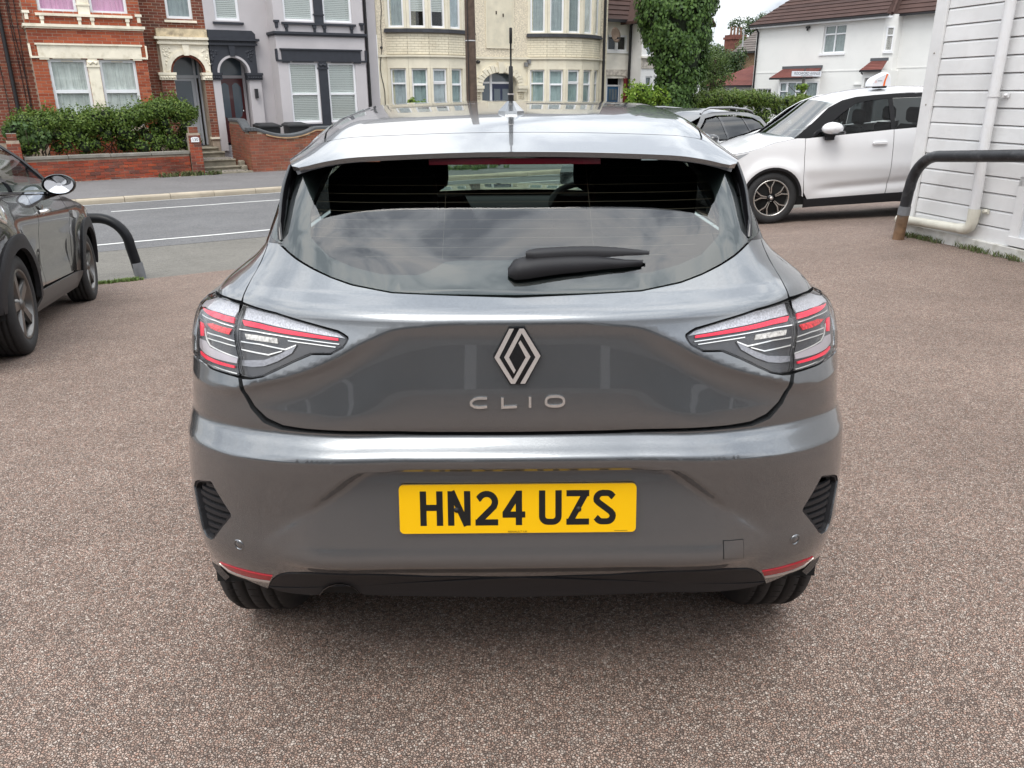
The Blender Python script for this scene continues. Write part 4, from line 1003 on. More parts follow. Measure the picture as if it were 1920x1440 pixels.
# ------------------------------------------------------------------ white corner house along the side road
U0 = 38.0
wh = thing('white_house', 'white painted corner house with a brown tiled roof and small red tiled porch roofs', 'house', WF(U0, 31, -.6))
SF = lambda a, b, c: WF(U0 + b, a, c)                       # a along the side road, b into the house
M_wht = mat('white_masonry', (.76, .76, .74), .85, var=.05, vscale=1.2, bump=.2, bscale=40, stain=.12, stain_col=(.5, .48, .44), sscale=1.2)
M_rtile2 = mat('red_roof_tile', (.16, .05, .04), .8, obj=[(.14, .045, .036), (.19, .06, .045), (.16, .05, .042)], var=.15, vscale=3)
a0, a1 = 25.9, 35.65                                         # near splay start, far corner
hs = [(28.55, 31.05 - .1 + .0, 3.33, 4.68), (30.9, 33.4, -.3, 2.0), (34.2, 35.2, .8, 1.58), (28.35, 28.9, .55, 1.5)]
hs = [(29.6, 31.0, 3.33, 4.70), (34.2, 35.3, .75, 1.59), (27.95, 28.55, .62, 1.55)]
mb = MB(SF); wall_holes(mb, 28.0 - .6, a1, -.66, 4.98, 0, hs, .22)
mb.add([(a1, 0, -.66), (a1, 8, -.66), (a1, 8, 4.98), (a1, 0, 4.98)], [(0, 1, 2, 3)])
# splayed corner and the set-back wing beyond
p = [(27.4, 0), (27.05, .55), (27.05, .9), (18.0, .9), (18.0, 9)]
for (x0, y0), (x1, y1) in zip(p[:-1], p[1:]): mb.add([(x0, y0, -.66), (x1, y1, -.66), (x1, y1, 4.98), (x0, y0, 4.98)], [(0, 1, 2, 3)])
mb.build('wall', M_wht, wh); room_box(wh, SF, hs, .22, .5)
window(wh, SF, 29.6, 31.0, 3.33, 4.70, .10, bars_a=(30.3,), bars_z=(4.25,), fw=.07, bw=.07, fill='sheer', fillm=M_grey_c, sill=(29.5, 31.1, -.06, .1, 3.22, 3.325))
T = MB(SF); T.prism([(29.5, 4.705), (31.1, 4.705), (31.1, 4.82)] + [(30.3 + .8 * cos(t), 4.82 + .1 * sin(t)) for t in np.linspace(.1, pi - .1, 9)] + [(29.5, 4.82)], -.03, -.001); T.build('window_head', M_wht, wh)
window(wh, SF, 34.2, 35.3, .75, 1.59, .1, bars_a=(34.56, 34.93), fw=.06, bw=.06, fill='none')
window(wh, SF, 27.95, 28.55, .62, 1.55, .1, fw=.07, fill='sheer', fillm=M_tcurt, sill=(27.85, 28.65, -.05, .1, .55, .615))
MB(SF).box(27.8, 28.7, -.07, -.001, 1.73, 1.80).build('window_hood', M_wht, wh)
for k, (x0, y0, x1, y1) in enumerate(((27.4, 0, 27.05, .55),)):
    d = Vector((x1 - x0, y1 - y0)); ln = d.length; d.normalize(); nn = Vector((-d.y, d.x)); nn = nn if nn.y > 0 else -nn
    tf = lambda a, b, c: SF(x0 + d.x * a + nn.x * b, y0 + d.y * a + nn.y * b, c)
    window(wh, tf, .13, .52, 3.30, 4.42, -.03, bars_z=(4.02,), fw=.06, bw=.07, fill='flat', fillm=mat('tan_blind', (.30, .24, .20), .9), depth=.03, sill=(.08, .57, -.08, -.001, 3.2, 3.28))
T = MB(SF); T.box(27.42, a1, -.02, -.001, 2.42, 2.47); T.box(18, 27.0, .88, .899, 2.50, 2.55); T.build('string_course', M_wht, wh)
# ground-floor bay with a red lean-to roof
bp_ = [(33.35, 0), (33.0, -.75), (31.2, -.75), (30.85, 0)]
Wb = MB(); 
for (x0, y0), (x1, y1) in zip(bp_[:-1], bp_[1:]):
    d = Vector((x1 - x0, y1 - y0)); ln = d.length; d.normalize(); nn = Vector((-d.y, d.x)); nn = nn if nn.dot(Vector((0, 1))) > 0 or (abs(nn.y) < .5 and False) else -nn
    if abs(d.x) < .6: nn = Vector((1 if x0 < 32 else -1, 0)) * (1 if x0 < 32 else 1); nn = Vector((d.y, -d.x)); nn = nn if nn.dot(Vector((32.1 - x0, .3))) > 0 else -nn
    tf = (lambda x0, y0, d, nn: (lambda a, b, c: SF(x0 + d.x * a + nn.x * b, y0 + d.y * a + nn.y * b, c)))(x0, y0, d, nn)
    hh = [(.06, ln - .06, -.1, 1.93)]
    m1 = MB(tf); wall_holes(m1, 0, ln, -.66, 2.08, 0, hh, .1); Wb.add(m1.v, m1.f, raw=True)
    wide = ln > 1
    window(wh, tf, .06, ln - .06, -.1, 1.93, .02, bars_a=((ln * .34, ln * .67) if wide else ()), bars_z=(() if wide else ()), fw=.06, bw=.06, fill='sheer', fillm=M_grey_c, sash=(((ln * .67, ln - .08, 1.42, 1.9), (.08, ln * .32, 1.42, 1.9)) if wide else ()))
    room_box(wh, tf, hh, .1, .5)
Wb.build('bay_wall', M_wht, wh)
def leanto(parent, a_0, a_1, b_out, z_lo, z_hi, ov=.12):
    T = MB(); P0, P1, Q0, Q1 = SF(a_0 - ov, b_out - ov, z_lo), SF(a_1 + ov, b_out - ov, z_lo), SF(a_0 + .1, -.002, z_hi), SF(a_1 - .02, -.002, z_hi)
    T.add([P0, P1, Q1, Q0, (P0[0], P0[1], P0[2] - .08), (P1[0], P1[1], P1[2] - .08)], [(0, 1, 2, 3), (0, 4, 5, 1)]); r_ = T.build('porch_roof', M_rtile2, parent)
    roof_courses(r_, P0, P1, Q0, Q1, .12, M_rtile2, .015)
    MB(SF).box(a_0 + .05, a_1 + .05, -.06, -.003, z_hi - .01, z_hi + .13).build('lead_flashing', mat('lead', (.09, .095, .105), .6), parent)
    MB(SF).box(a_0 - ov, a_1 + ov, b_out - ov - .05, b_out - ov, z_lo - .09, z_lo).build('gutter', M_black, parent)
leanto(wh, 30.75, 33.45, -.78, 2.14, 2.62)
# door porch
leanto(wh, 26.85, 28.35 - .5, -.55, 2.42, 2.86)
T = MB(SF); T.box(26.9, 27.05, -.5, .9, -.66, 2.4); T.box(27.75, 27.9, -.5, 0, -.66, 2.4); T.box(27.05, 27.75, -.5, -.3, 2.05, 2.4); T.build('porch_wall', M_wht, wh)
MB(SF).prism([(27.06, -.3), (27.74, -.3), (27.74, 1.7)] + [(27.4 + .34 * cos(t), 1.7 + .28 * sin(t)) for t in np.linspace(0, pi, 10)] + [(27.06, 1.7)], -.34, -.29).build('door', mat('dark_door', (.02, .018, .018), .5), wh)
# main roof
T = MB(); A0, A1 = SF(27.1, -.35, 4.98), SF(35.95, -.35, 4.98); R0, R1 = SF(27.1 + 2.2, 4.6, 8.8), SF(32.2, 4.6, 8.8)
T.add([A0, A1, R1, R0, SF(35.95, 9, 4.98), SF(35.95, -.35, 4.90), SF(27.1, -.35, 4.90)], [(0, 1, 2, 3), (1, 4, 2), (0, 6, 5, 1)]); r_ = T.build('roof', M_rtile, wh)
roof_courses(r_, A0, A1, R0, R1, .34, M_rtile)
B0, B1 = SF(17.8, .55, 4.98), SF(27.2, .55, 4.98); T = MB(); T.add([B0, B1, SF(29.4, 5.1, 8.7), SF(17.8, 5.1, 8.7)], [(0, 1, 2, 3)]); r2 = T.build('wing_roof', M_rtile, wh); T = MB(); T.add([A0, R0, SF(29.4, 5.1, 8.7), B1], [(0, 1, 2, 3)]); T.add([SF(27.3, -.3, 4.9), SF(27.3, 6, 4.9), SF(30, 6, 8.6), SF(29.6, 4.7, 8.6)], [(0, 1, 2, 3)]); T.build('valley', M_rtile, wh); roof_courses(r2, B0, B1, SF(17.8, 5.1, 8.7), SF(29.3, 5.1, 8.7), .34, M_rtile)
T = MB(SF); T.tube([(27.15, .1, 5.0), (29.3, 4.5, 8.85)], .09, 6); T.build('hip_tiles', M_rtile, wh)
T = MB(SF); T.box(27.0, 35.95, -.42, -.34, 4.88, 4.97); T.box(18, 27.0, .46, .54, 4.88, 4.97); T.build('gutter', M_black, wh)
T = MB(SF); T.box(27.0, 35.9, -.33, -.02, 4.80, 4.875); T.build('soffit', M_white_pvc, wh)
T = MB(SF); T.tube([(35.5, -.06, -.5), (35.5, -.06, 4.6), (35.5, -.3, 4.85)], .05, 8); props(T.build('drainpipe', M_black, None, at=SF(35.5, -.06, -.66)), 'black drainpipe at the far left corner of the white corner house', 'drainpipe')
T = MB(SF); T.tube([(28.0, -.1, -.5), (28.0, -.1, 2.1), (28.0, -.5, 2.32)], .045, 8); props(T.build('drainpipe', M_black, None, at=SF(28.0, -.1, -.66)), 'black drainpipe beside the dark arched door of the white house', 'drainpipe')
T = MB(SF); T.box(31.9, 32.1, -.14, -.002, 4.62, 4.72); T.tube([(32, -.1, 4.62), (32, -.1, 4.5)], .05, 8); props(T.build('wall_lamp', M_black, None, at=SF(32, -.1, 4.5)), 'small black lamp under the eaves of the white corner house', 'lamp')
# low extension behind with a red hipped roof
ex = thing('side_extension', 'low white extension with a red tiled roof behind the white house', 'extension', SF(37.6, 1, -.6))
MB(SF).box(35.8, 39.6, .3, 4, -.6, 1.75).build('wall', M_wht, ex)
P0, P1, Q0, Q1 = SF(35.75, .05, 1.78), SF(39.9, .05, 1.78), SF(35.75, 2.6, 3.15), SF(37.4, 2.6, 3.15)
T = MB(); T.add([P0, P1, Q1, Q0, SF(39.9, 4.5, 1.78)], [(0, 1, 2, 3), (1, 4, 2)]); r_ = T.build('roof', M_rtile2, ex); roof_courses(r_, P0, P1, Q0, Q1, .16, M_rtile2, .02)
MB(SF).box(35.75, 39.9, -.02, .045, 1.68, 1.775).build('gutter', M_black, ex)
# brown brick house farther along
bh = thing('brick_house', 'brown brick house with a weathered tiled roof seen past the white house', 'house', SF(42, 11, -.6))
M_bb = mat('brown_brick', (.22, .145, .085), .9, var=.3, vscale=9, bump=.5, bscale=20)
MB(SF).box(37.5, 45.6, 8.8, 15, -.6, 4.15).build('wall', M_bb, bh)
P0, P1, Q0, Q1 = SF(37.3, 8.5, 4.1), SF(45.9, 8.5, 4.1), SF(37.3, 11.8, 6.3), SF(45.9, 11.8, 6.3)
M_gt = mat('grey_roof_tile', (.11, .095, .085), .85, obj=[(.10, .085, .075), (.13, .11, .1)], var=.2, vscale=2)
T = MB(); T.add([P0, P1, Q1, Q0], [(0, 1, 2, 3)]); r_ = T.build('roof', M_gt, bh); roof_courses(r_, P0, P1, Q0, Q1, .3, M_gt)
MB(SF).box(37.3, 45.9, 8.42, 8.5, 4.0, 4.1).build('gutter', M_black, bh)
MB(SF).box(37.3, 45.9, 11.6, 12.0, 6.28, 6.42).build('ridge', mat('ridge_tile', (.26, .22, .16), .8), bh)
cs_ = thing('chimney', 'red brick chimney stack with a row of tall pots beyond the trees', 'chimney', SF(60, 23.8, -.6))
M_st = mat('sooty_brick', (.15, .055, .04), .9, var=.3, vscale=4); MB(SF).box(60, 61.2, 22.9, 24.6, -.6, 6.5).build('stack', M_st, cs_); MB(SF).box(59.9, 61.3, 22.8, 24.7, 6.1, 6.3).build('corbel', M_st, cs_)
for k in range(4): MB(SF).lathe([(.13, 0), (.10, .25), (.09, .65), (.12, .72), (.07, .72)], (60.6, 23.1 + k * .43, 6.5), (0, 0, 1), 10).build('chimney_pot', mat('clay_pot', (.17, .10, .065), .8), cs_)
T = MB(SF); T.tube([(44.6, 8.2, -.6), (44.6, 8.2, 5.6)], [.08, .05], 8); props(T.build('lamp_post', mat('galvanised', (.35, .36, .37), .5), None, at=SF(44.6, 8.2, -.6)), 'thin grey post in front of the brown brick house', 'post')

# ------------------------------------------------------------------ street furniture
tp = thing('telegraph_pole', 'tall brown wooden telegraph pole on the far pavement before the cream house', 'pole', WF(11.15, 20.6, -.55))
T = MB(WF); T.tube([(11.15, 20.6, -.6), (11.135, 20.6, 2), (11.11, 20.6, 8.5)], [.165, .145, .11], 16); T.build('post', mat('pole_wood', (.085, .058, .043), .9, var=.25, vscale=9, bump=.4, bscale=30), tp)
T = MB(WF); T.lathe([(.151, 0), (.151, .025)], (11.12, 20.6, 2.78), (0, 0, 1), 16); T.build('band', mat('galv_band', (.6, .6, .6), .4, .6), tp)
T = MB(WF); T.tube([(11.0, 20.48, -.5), (10.99, 20.485, 2), (11.0, 20.5, 8)], .012, 6); T.build('cable', M_black, tp)
T = MB(WF); T.tube([(12.25, 21.1, -.6), (12.25, 21.1, .48)], .065, 10); T.lathe([(.075, 0), (.075, .06), (.05, .1), (0, .11)], (12.25, 21.1, .48), (0, 0, 1), 12); props(T.build('bollard', M_black, None, at=WF(12.25, 21.1, -.55)), 'slim dark bollard on the far pavement seen through the car windscreen', 'bollard')
M_rail = mat('worn_black_rail', (.020, .021, .024), .4, spec=.35, var=.3, vscale=6, bump=.15, bscale=40, stain=.6, stain_col=(.10, .10, .105), sscale=7)
M_rust = mat('rust_and_grey', (.17, .10, .055), .85, var=.4, vscale=12, stain=.9, stain_col=(.06, .055, .05), sscale=6, bump=.5, bscale=30)
M_gp = mat('grey_primer', (.15, .155, .165), .7, var=.2, vscale=14)
def hoop(name, label, p, dirx, length, h_, r, lean, mats_, foot):
    x, y, z = p; t = thing(name, label, 'barrier', p)
    R = .30; path = [(x, y, z - .05), (x + dirx * lean * .4, y, z + .3)]
    cxx, czz = x + dirx * (R + lean), z + h_ - R
    path = [(x, y, z - .05), (x + dirx * lean * .6, y, z + (h_ - R) * .6)] + [(cxx - dirx * R * cos(a), y, czz + R * sin(a)) for a in np.linspace(0, pi / 2, 10)] + [(cxx + dirx * (length - 2 * R) * k, y, z + h_) for k in (.25, .5, .75, 1)]
    ex_ = cxx + dirx * (length - 2 * R)
    path += [(ex_ + dirx * R * sin(a), y, czz + R * cos(a)) for a in np.linspace(.15, pi / 2, 9)] + [(ex_ + dirx * R, y, z - .05)]
    MB().tube(path, r, 20).build('rail', mats_, t)
    MB().tube([(x - dirx * .002, y, z - .05), (x + dirx * lean * .35, y, z + foot)], r + .004, 20).build('sleeve', M_rust if foot > .2 else M_gp, t)
    return t
hb_ = thing('hoop_barrier', 'black scuffed hoop barrier with a rusty foot beside the white boarded wall', 'barrier', (4.165, 8.62, -.02))
def HP(t, z): return (4.165 + wd_.x * t, 8.62 + wd_.y * t, z)
wd_ = Vector((.35, -1.51, 0)).normalized(); R_ = .36
pth = [HP(0, -.06), HP(.02, .25), HP(.045, .50)] + [HP(.055 + R_ * (1 - cos(a)), .515 + R_ * sin(a)) for a in np.linspace(.05, pi / 2 - .05, 10)] + [HP(.415 + k, .875 + .075 * k) for k in (.05, .4, .8, 1.2, 1.6, 2.0, 2.4)]
zt = .875 + .075 * 2.5; pth += [HP(2.9 + R_ * sin(a), zt - R_ + R_ * cos(a)) for a in np.linspace(.1, pi / 2, 9)] + [HP(2.9 + R_, -.05)]
MB().tube(pth, .055, 20).build('rail', M_rail, hb_)
MB().tube([HP(-.001, -.06), HP(.012, .13), HP(.024, .27)], .0585, 20).build('rusty_foot', M_rust, hb_); MB().tube([HP(.022, .25), HP(.030, .34)], [.062, .060], 16).build('worn_collar', M_gp, hb_)
hoop('hoop_barrier', 'black hoop barrier with a grey foot at the forecourt edge beside the dark convertible', (-3.99, 8.50, -.35), -1, 2.6, .625, .052, .06, mat('black_rail', (.008, .0085, .010), .35, spec=.2, var=.2, vscale=8), .15)
sg_ = thing('street_sign', 'white street name sign reading ROCHFORD AVENUE on a dark post above the hedge', 'street sign', WF(27.1, 22.8, -.6))
T = MB(WF); T.tube([(27.1, 22.8, -.6), (27.11, 22.8, 2.2)], .055, 8); T.tube([(27.12, 22.8, 2.2), (27.13, 22.8, 2.31)], [.03, .012], 8); T.lathe([(0, -.03), (.03, 0), (0, .03)], (27.13, 22.8, 2.25), (0, 0, 1), 8); T.build('post', mat('weathered_post', (.08, .075, .07), .8), sg_)
T = MB(WF); T.cbox(26.30, 27.98, 22.70, 22.73, 1.995, 2.185, .01); bd = T.build('name_plate', mat('sign_white', (.66, .68, .72), .5), sg_)
v, f = text_mesh('ROCHFORD AVENUE', .15); T = MB(WF); T.add([(27.16 + x * 1.04, 22.698, 2.105 + y) for x, y, z in v], f); T.build('lettering', M_black, bd)
T = MB(WF)                                                     # too small to read in the photograph
for k in range(9): T.box(26.80 + k * .075, 26.855 + k * .075, 22.697, 22.699, 2.018, 2.034)
T.build('small_print', M_black, bd)

# ------------------------------------------------------------------ boarded showroom corner
cb = thing('boarded_building', 'white weatherboarded building corner with a white downpipe', 'building', (4.42, 8.85, 0))
wd = Vector((.35, -1.51, 0)).normalized(); wn_ = Vector((-wd.y, wd.x, 0))
wn_ = wn_ if wn_.x > 0 else -wn_                              # into the building
BF = lambda a, b, c: (4.40 + wd.x * a + wn_.x * b, 8.85 + wd.y * a + wn_.y * b, c)
M_board = mat('painted_board', (.68, .68, .68), .55, var=.06, vscale=3, bump=.25, bscale=14, stain=.22, stain_col=(.50, .48, .45), sscale=5)
M_plinth = mat('painted_plinth', (.55, .54, .51), .85, var=.15, vscale=6, bump=.5, bscale=25, stain=.8, stain_col=(.20, .19, .14), sscale=6)
MB(BF).box(-.02, 9.5, .03, .25, -.05, 4.2).build('wall', M_board, cb)
MB(BF).box(-.02, .0, .03, 8, -.05, 4.2).build('end_wall', M_board, cb)
z = .244 - .0
k = 0
nb = 26
for i in range(nb):
    z0 = .10 + i * .1543; 
    for (s0, s1) in ((.035, 1.338),) if z0 < .70 else ((.035, 9.4),):
        T = MB(BF); z1 = z0 + .150; jit = random.uniform(-.002, .002)
        pr = [(.0295, z0 + .001), (-.001 + jit, z0 + .001), (-.004 + jit, z0 + .004), (.000 + jit, z1 - .02), (.008 + jit, z1 - .004), (.0295, z1)]
        T.loft([[(s0, b, c) for b, c in pr], [(s1, b, c) for b, c in pr]], smooth=False, closed=True); T.add([(s0, b, c) for b, c in pr], [tuple(range(6))]); T.add([(s1, b, c) for b, c in pr], [tuple(range(6))])
        T.build('board', M_board, cb)
T = MB(BF); T.cbox(-.115, .03, -.028, .0, .03, 4.2, .005); T.cbox(-.14, -.116, -.02, .12, .03, 4.2, .004); ct = T.build('corner_trim', M_board, cb)
for z_ in (.42, 1.35, 1.85, 2.5): MB(BF).lathe([(0, .006), (.008, .005), (.009, 0)], (-.045, -.028, z_), (0, -1, 0), 10).build('screw', M_cement, ct)
T = MB(BF); rows = []
T.cbox(-.10, 9.4, -.045, .03, -.03, .105, .012); T.build('plinth', M_plinth, cb)
dp_ = thing('downpipe', 'white plastic downpipe turning along the foot of the boarded wall', 'downpipe', BF(.92, -.1, 0))
M_pvc = mat('pipe_white', (.68, .68, .69), .35, stain=.35, stain_col=(.55, .53, .48), sscale=7)
T = MB(BF); T.tube([(.875, -.075, 4.3), (.895, -.075, 1.0), (.93, -.075, .33)], .048, 18); T.build('pipe', M_pvc, dp_)
T = MB(BF); T.tube([(.93, -.075, .37), (.93, -.078, .28), (.915, -.08, .225), (.87, -.082, .195), (.80, -.084, .19)], .054, 18); T.lathe([(.056, 0), (.056, .07)], (.93, -.075, .33), (0, 0, 1), 18); T.build('elbow', mat('aged_pvc', (.62, .60, .52), .45, stain=.5, stain_col=(.4, .38, .3), sscale=6), dp_)
T = MB(BF); T.tube([(.82, -.084, .19), (-.12, -.084, .155)], .046, 18); T.build('lower_pipe', MATS['aged_pvc'], dp_)
for z_ in (.37, 1.43, 2.9):
    T = MB(BF); a_ = .895 if z_ > .6 else .927; T.lathe([(.053, 0), (.053, .03)], (a_, -.075, z_), (0, 0, 1), 18); T.box(a_ + .05, a_ + .12, -.03, -.012, z_ - .005, z_ + .035); T.lathe([(0, .02), (.014, .018), (.014, 0)], (a_ + .10, -.03, z_ + .015), (0, -1, 0), 8); T.build('bracket', MATS['aged_pvc'] if z_ < 1 else M_pvc, dp_)
T = MB(BF); T.box(1.345, 1.44, -.03, .03, .20, .74); T.box(1.345, 3.2, -.04, .03, .12, .20); T.box(1.345, 3.2, -.03, .03, .66, .74); T.box(3.1, 3.2, -.03, .03, .2, .66)
lw = T.build('low_window', M_board, cb); MB(BF).box(1.44, 3.1, -.005, .0, .2, .66).build('pane', mat('white_panel', (.6, .62, .64), .3), lw)

# the glazed showroom behind the viewpoint, which the car paint mirrors
shw = thing('showroom', 'white framed glass showroom front facing the parked hatchback', 'building', (0, -6.4, 0))
M_sg = mat('showroom_glass', (.05, .055, .06), .06, spec=.8)
MB().box(-14, 10, -5.6, -5.5, 0, 3.9).build('glazing', M_sg, shw)
MB().box(-14.2, 10.2, -12, -5.35, 3.1, 5.2).build('fascia', mat('fascia_white', (.62, .62, .63), .5), shw)  # unseen; height raised to keep sky light from under the hatchback's bumper
MB().box(-14, 10, -5.5, -5.4, 0, .35).build('stall_riser', mat('riser', (.35, .34, .33), .8), shw)
T = MB()
T.box(-14, 10, -5.52, -5.40, 2.35, 2.47); T.build('transom', M_white_pvc, shw)
for x in np.arange(-13.2, 10.1, 2.1): MB().box(x - .11, x + .11, -5.52, -5.36, .35, 3.1).build('mullion', M_white_pvc, shw)
# ------------------------------------------------------------------ planting
def leaf_mesh(name, pos, nor, size, material, parent=None, tip=None, aspect=.6, fold=.18, at=None):
    """one little folded leaf per point"""
    n = len(pos); nor = nor / (np.linalg.norm(nor, axis=1, keepdims=True) + 1e-9)
    t = rng.normal(size=(n, 3)) if tip is None else tip + rng.normal(size=(n, 3)) * .45
    t -= nor * (t * nor).sum(1, keepdims=True); t /= np.linalg.norm(t, axis=1, keepdims=True) + 1e-9
    b = np.cross(nor, t); s = (size * rng.uniform(.6, 1.3, n))[:, None]
    A = pos - t * s * .5; B = pos + b * s * aspect * .5 - nor * s * fold * .5 + t * s * .05; Cc = pos + t * s * .5 - nor * s * .1; D = pos - b * s * aspect * .5 - nor * s * fold * .5 + t * s * .05
    off = ROOT.get(parent.name, Vector((0, 0, 0))) if parent is not None else Vector(at if at is not None else (0, 0, 0))
    V = np.stack([A, B, Cc, D], 1).reshape(-1, 3) - np.array(off)
    me = bpy.data.meshes.new(name); me.vertices.add(4 * n); me.vertices.foreach_set('co', V.astype(np.float32).ravel())
    F = np.arange(4 * n).reshape(n, 4); F = np.concatenate([F[:, [0, 1, 2]], F[:, [0, 2, 3]]], 0)
    me.loops.add(6 * n); me.loops.foreach_set('vertex_index', F.astype(np.int32).ravel()); me.polygons.add(2 * n)
    me.polygons.foreach_set('loop_start', np.arange(0, 6 * n, 3, dtype=np.int32)); me.update(calc_edges=True); me.validate()
    o = link_mesh(name, me, material, parent)
    if parent is None: o.location = off; ROOT[o.name] = off
    return o
def leaf_mat(name, cols, rough=.5, trans=.25):
    m = mat(name, cols[0], rough, obj=cols, spec=.35); t = m.node_tree; b = t.nodes['Principled BSDF']
    try: b.inputs['Subsurface Weight'].default_value = 0
    except Exception: pass
    o = [n for n in t.nodes if n.type == 'OUTPUT_MATERIAL'][0]; tl = t.nodes.new('ShaderNodeBsdfTranslucent'); ms = t.nodes.new('ShaderNodeMixShader'); ms.inputs[0].default_value = trans
    src = b.inputs['Base Color'].links[0].from_socket; t.links.new(src, tl.inputs[0]); t.links.new(b.outputs[0], ms.inputs[1]); t.links.new(tl.outputs[0], ms.inputs[2]); t.links.new(ms.outputs[0], o.inputs[0])
    return m
L_priv = leaf_mat('hedge_leaf', [(.045, .085, .014), (.085, .145, .022), (.13, .20, .032), (.06, .11, .02), (.19, .25, .05)])
L_fig = leaf_mat('broad_leaf', [(.05, .10, .03), (.09, .16, .05), (.14, .21, .08)])
L_ivy = leaf_mat('ivy_leaf', [(.028, .06, .014), (.048, .10, .02), (.075, .145, .028), (.105, .185, .038), (.038, .08, .018)])
L_lime = leaf_mat('lime_leaf', [(.10, .19, .02), (.17, .28, .03), (.24, .34, .045), (.08, .15, .02)])
L_hedge2 = leaf_mat('clipped_hedge_leaf', [(.055, .10, .016), (.10, .16, .024), (.145, .21, .035), (.075, .13, .022), (.17, .19, .05)])
L_tree = leaf_mat('tree_leaf', [(.018, .042, .014), (.03, .065, .018), (.05, .09, .022), (.075, .12, .03)])
M_twig = mat('twigs', (.06, .045, .03), .9)
M_inner = mat('foliage_shade', (.012, .02, .007), .95)  # near-black cores: shade deep among the leaves, put into the colour
def clumps(cs, n, spread=.35, shell=.55):
    """points over a set of clumps (x,y,z,r): returns positions and outward normals"""
    cs = np.array(cs, float); w = cs[:, 3] ** 2; idx = rng.choice(len(cs), n, p=w / w.sum())
    d = rng.normal(size=(n, 3)); d /= np.linalg.norm(d, axis=1, keepdims=True)
    r = cs[idx, 3] * (shell + (1 - shell) * rng.random(n) ** .5) * (1 + rng.normal(size=n) * .08)
    return cs[idx, :3] + d * r[:, None], d + rng.normal(size=(n, 3)) * spread
def row_clumps(u0, u1, n0, n1, z0, ztop, r, count):
    out = []
    for k in range(count):
        u = random.uniform(u0 + r * .5, u1 - r * .5); n = random.uniform(n0 + r * .6, n1 - r * .6); zt = ztop(u); z = random.uniform(z0 + r * .6, zt - r * .75)
        if random.random() < .55: z = zt - r * random.uniform(.7, 1.0)
        if random.random() < .55: n = n0 + r * random.uniform(.6, 1)
        out.append((*WF(u, n, z), r * random.uniform(.6, 1.15)))
    return out
def bush(name, label, cat, u0, u1, n0, n1, z0, ztop, r, nc, nl, size, lm, group=None, stems=6, base=None, spikes=0):
    base = -.6 if base is None else base
    t = thing(name, label, cat, WF((u0 + u1) / 2, (n0 + n1) / 2, base), group=group)
    cs = row_clumps(u0, u1, n0, n1, z0, ztop, r, nc); p, d = clumps(cs, nl)
    if spikes:
        q = []; dd = []
        for k in range(spikes):
            u = random.uniform(u0, u1); zt = ztop(u) - .05; n = random.uniform(n0, n1); hh = random.uniform(.08, .28); lx, ly = random.gauss(0, .25), random.gauss(0, .25)
            for i in range(14): f = random.random(); q.append(np.array(WF(u, n, zt)) + np.array([lx * hh * f, ly * hh * f, hh * f]) + np.random.normal(size=3) * .02); dd.append(np.random.normal(size=3))
        p = np.concatenate([p, np.array(q)]); d = np.concatenate([d, np.array(dd)])
    leaf_mesh('foliage', p, d, size, lm, t)
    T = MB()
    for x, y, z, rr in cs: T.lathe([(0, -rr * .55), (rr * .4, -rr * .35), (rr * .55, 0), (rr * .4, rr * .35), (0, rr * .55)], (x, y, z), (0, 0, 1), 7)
    T.build('shade_core', M_inner, t)
    T = MB()
    for k in range(stems):
        u = u0 + (u1 - u0) * (k + .5) / stems; n = (n0 + n1) / 2
        for j in range(5): T.tube([WF(u + random.gauss(0, .04), n, base), WF(u + random.gauss(0, .16), n + random.gauss(0, .1), z0 + .05), WF(u + random.gauss(0, .4), n + random.gauss(0, .2), z0 + .6)], [.018, .014, .008], 5)
    T.build('stem', M_twig, t)
    return t
hz = lambda u: float(np.interp(u, [-.1, .4, 1.1, 1.6, 2.15, 2.5, 3.2, 3.9, 4.3, 4.5], [.78, 1.08, 1.10, 1.04, 1.18, 1.08, 1.28, 1.40, 1.15, .85]))
bush('hedge', 'overgrown dark green hedge filling the front garden behind the low brick wall', 'hedge', -.0, 4.45, 23.42, 24.45, .02, hz, .26, 300, 36000, .066, L_priv, stems=7, spikes=70)
bush('shrub', 'broad leaved shrub at the left end of the hedge, by the brick end pier', 'shrub', -.05, .95, 23.40, 23.95, .1, lambda u: .80 + .1 * sin(u * 5), .2, 40, 1500, .14, L_fig, stems=3)
bush('shrub', 'yellow green shrub at the foot of the left bow window of the cream house', 'shrub', 10.55, 11.25, 23.5, 24.0, .4, lambda u: 1.28 + .1 * sin(u * 9), .16, 26, 1100, .10, L_lime, stems=3)
bush('shrub', 'bright green leafy shrub under the timbered bay window', 'shrub', 18.3, 20.6, 22.5, 23.4, .0, lambda u: float(np.interp(u, [18.2, 18.75, 19.2, 19.8, 20.6], [1.1, 1.72, 1.5, 1.6, 1.05])), .27, 70, 5200, .105, L_lime, stems=4, spikes=30)
hz2 = lambda u: float(np.interp(u, [20.9, 21.5, 22.2, 24.1, 25.3, 25.9], [1.2, 1.36, 1.5, 1.5, 1.4, 1.25]))
bush('hedge', 'clipped green hedge along the garden corner behind the dark estate car', 'hedge', 21.0, 26.0, 22.5, 23.6, -.4, hz2, .30, 170, 26000, .075, L_hedge2, stems=6)
bush('hedge', 'lighter green hedge end below the street name sign', 'hedge', 25.75, 28.25, 22.3, 23.3, -.4, lambda u: float(np.interp(u, [25.7, 26.5, 27.2, 27.9, 28.3], [1.36, 1.32, 1.3, 1.15, .9])), .27, 100, 13000, .075, leaf_mat('light_hedge_leaf', [(.07, .12, .02), (.12, .18, .03), (.17, .22, .045), (.09, .14, .025)]), stems=4)
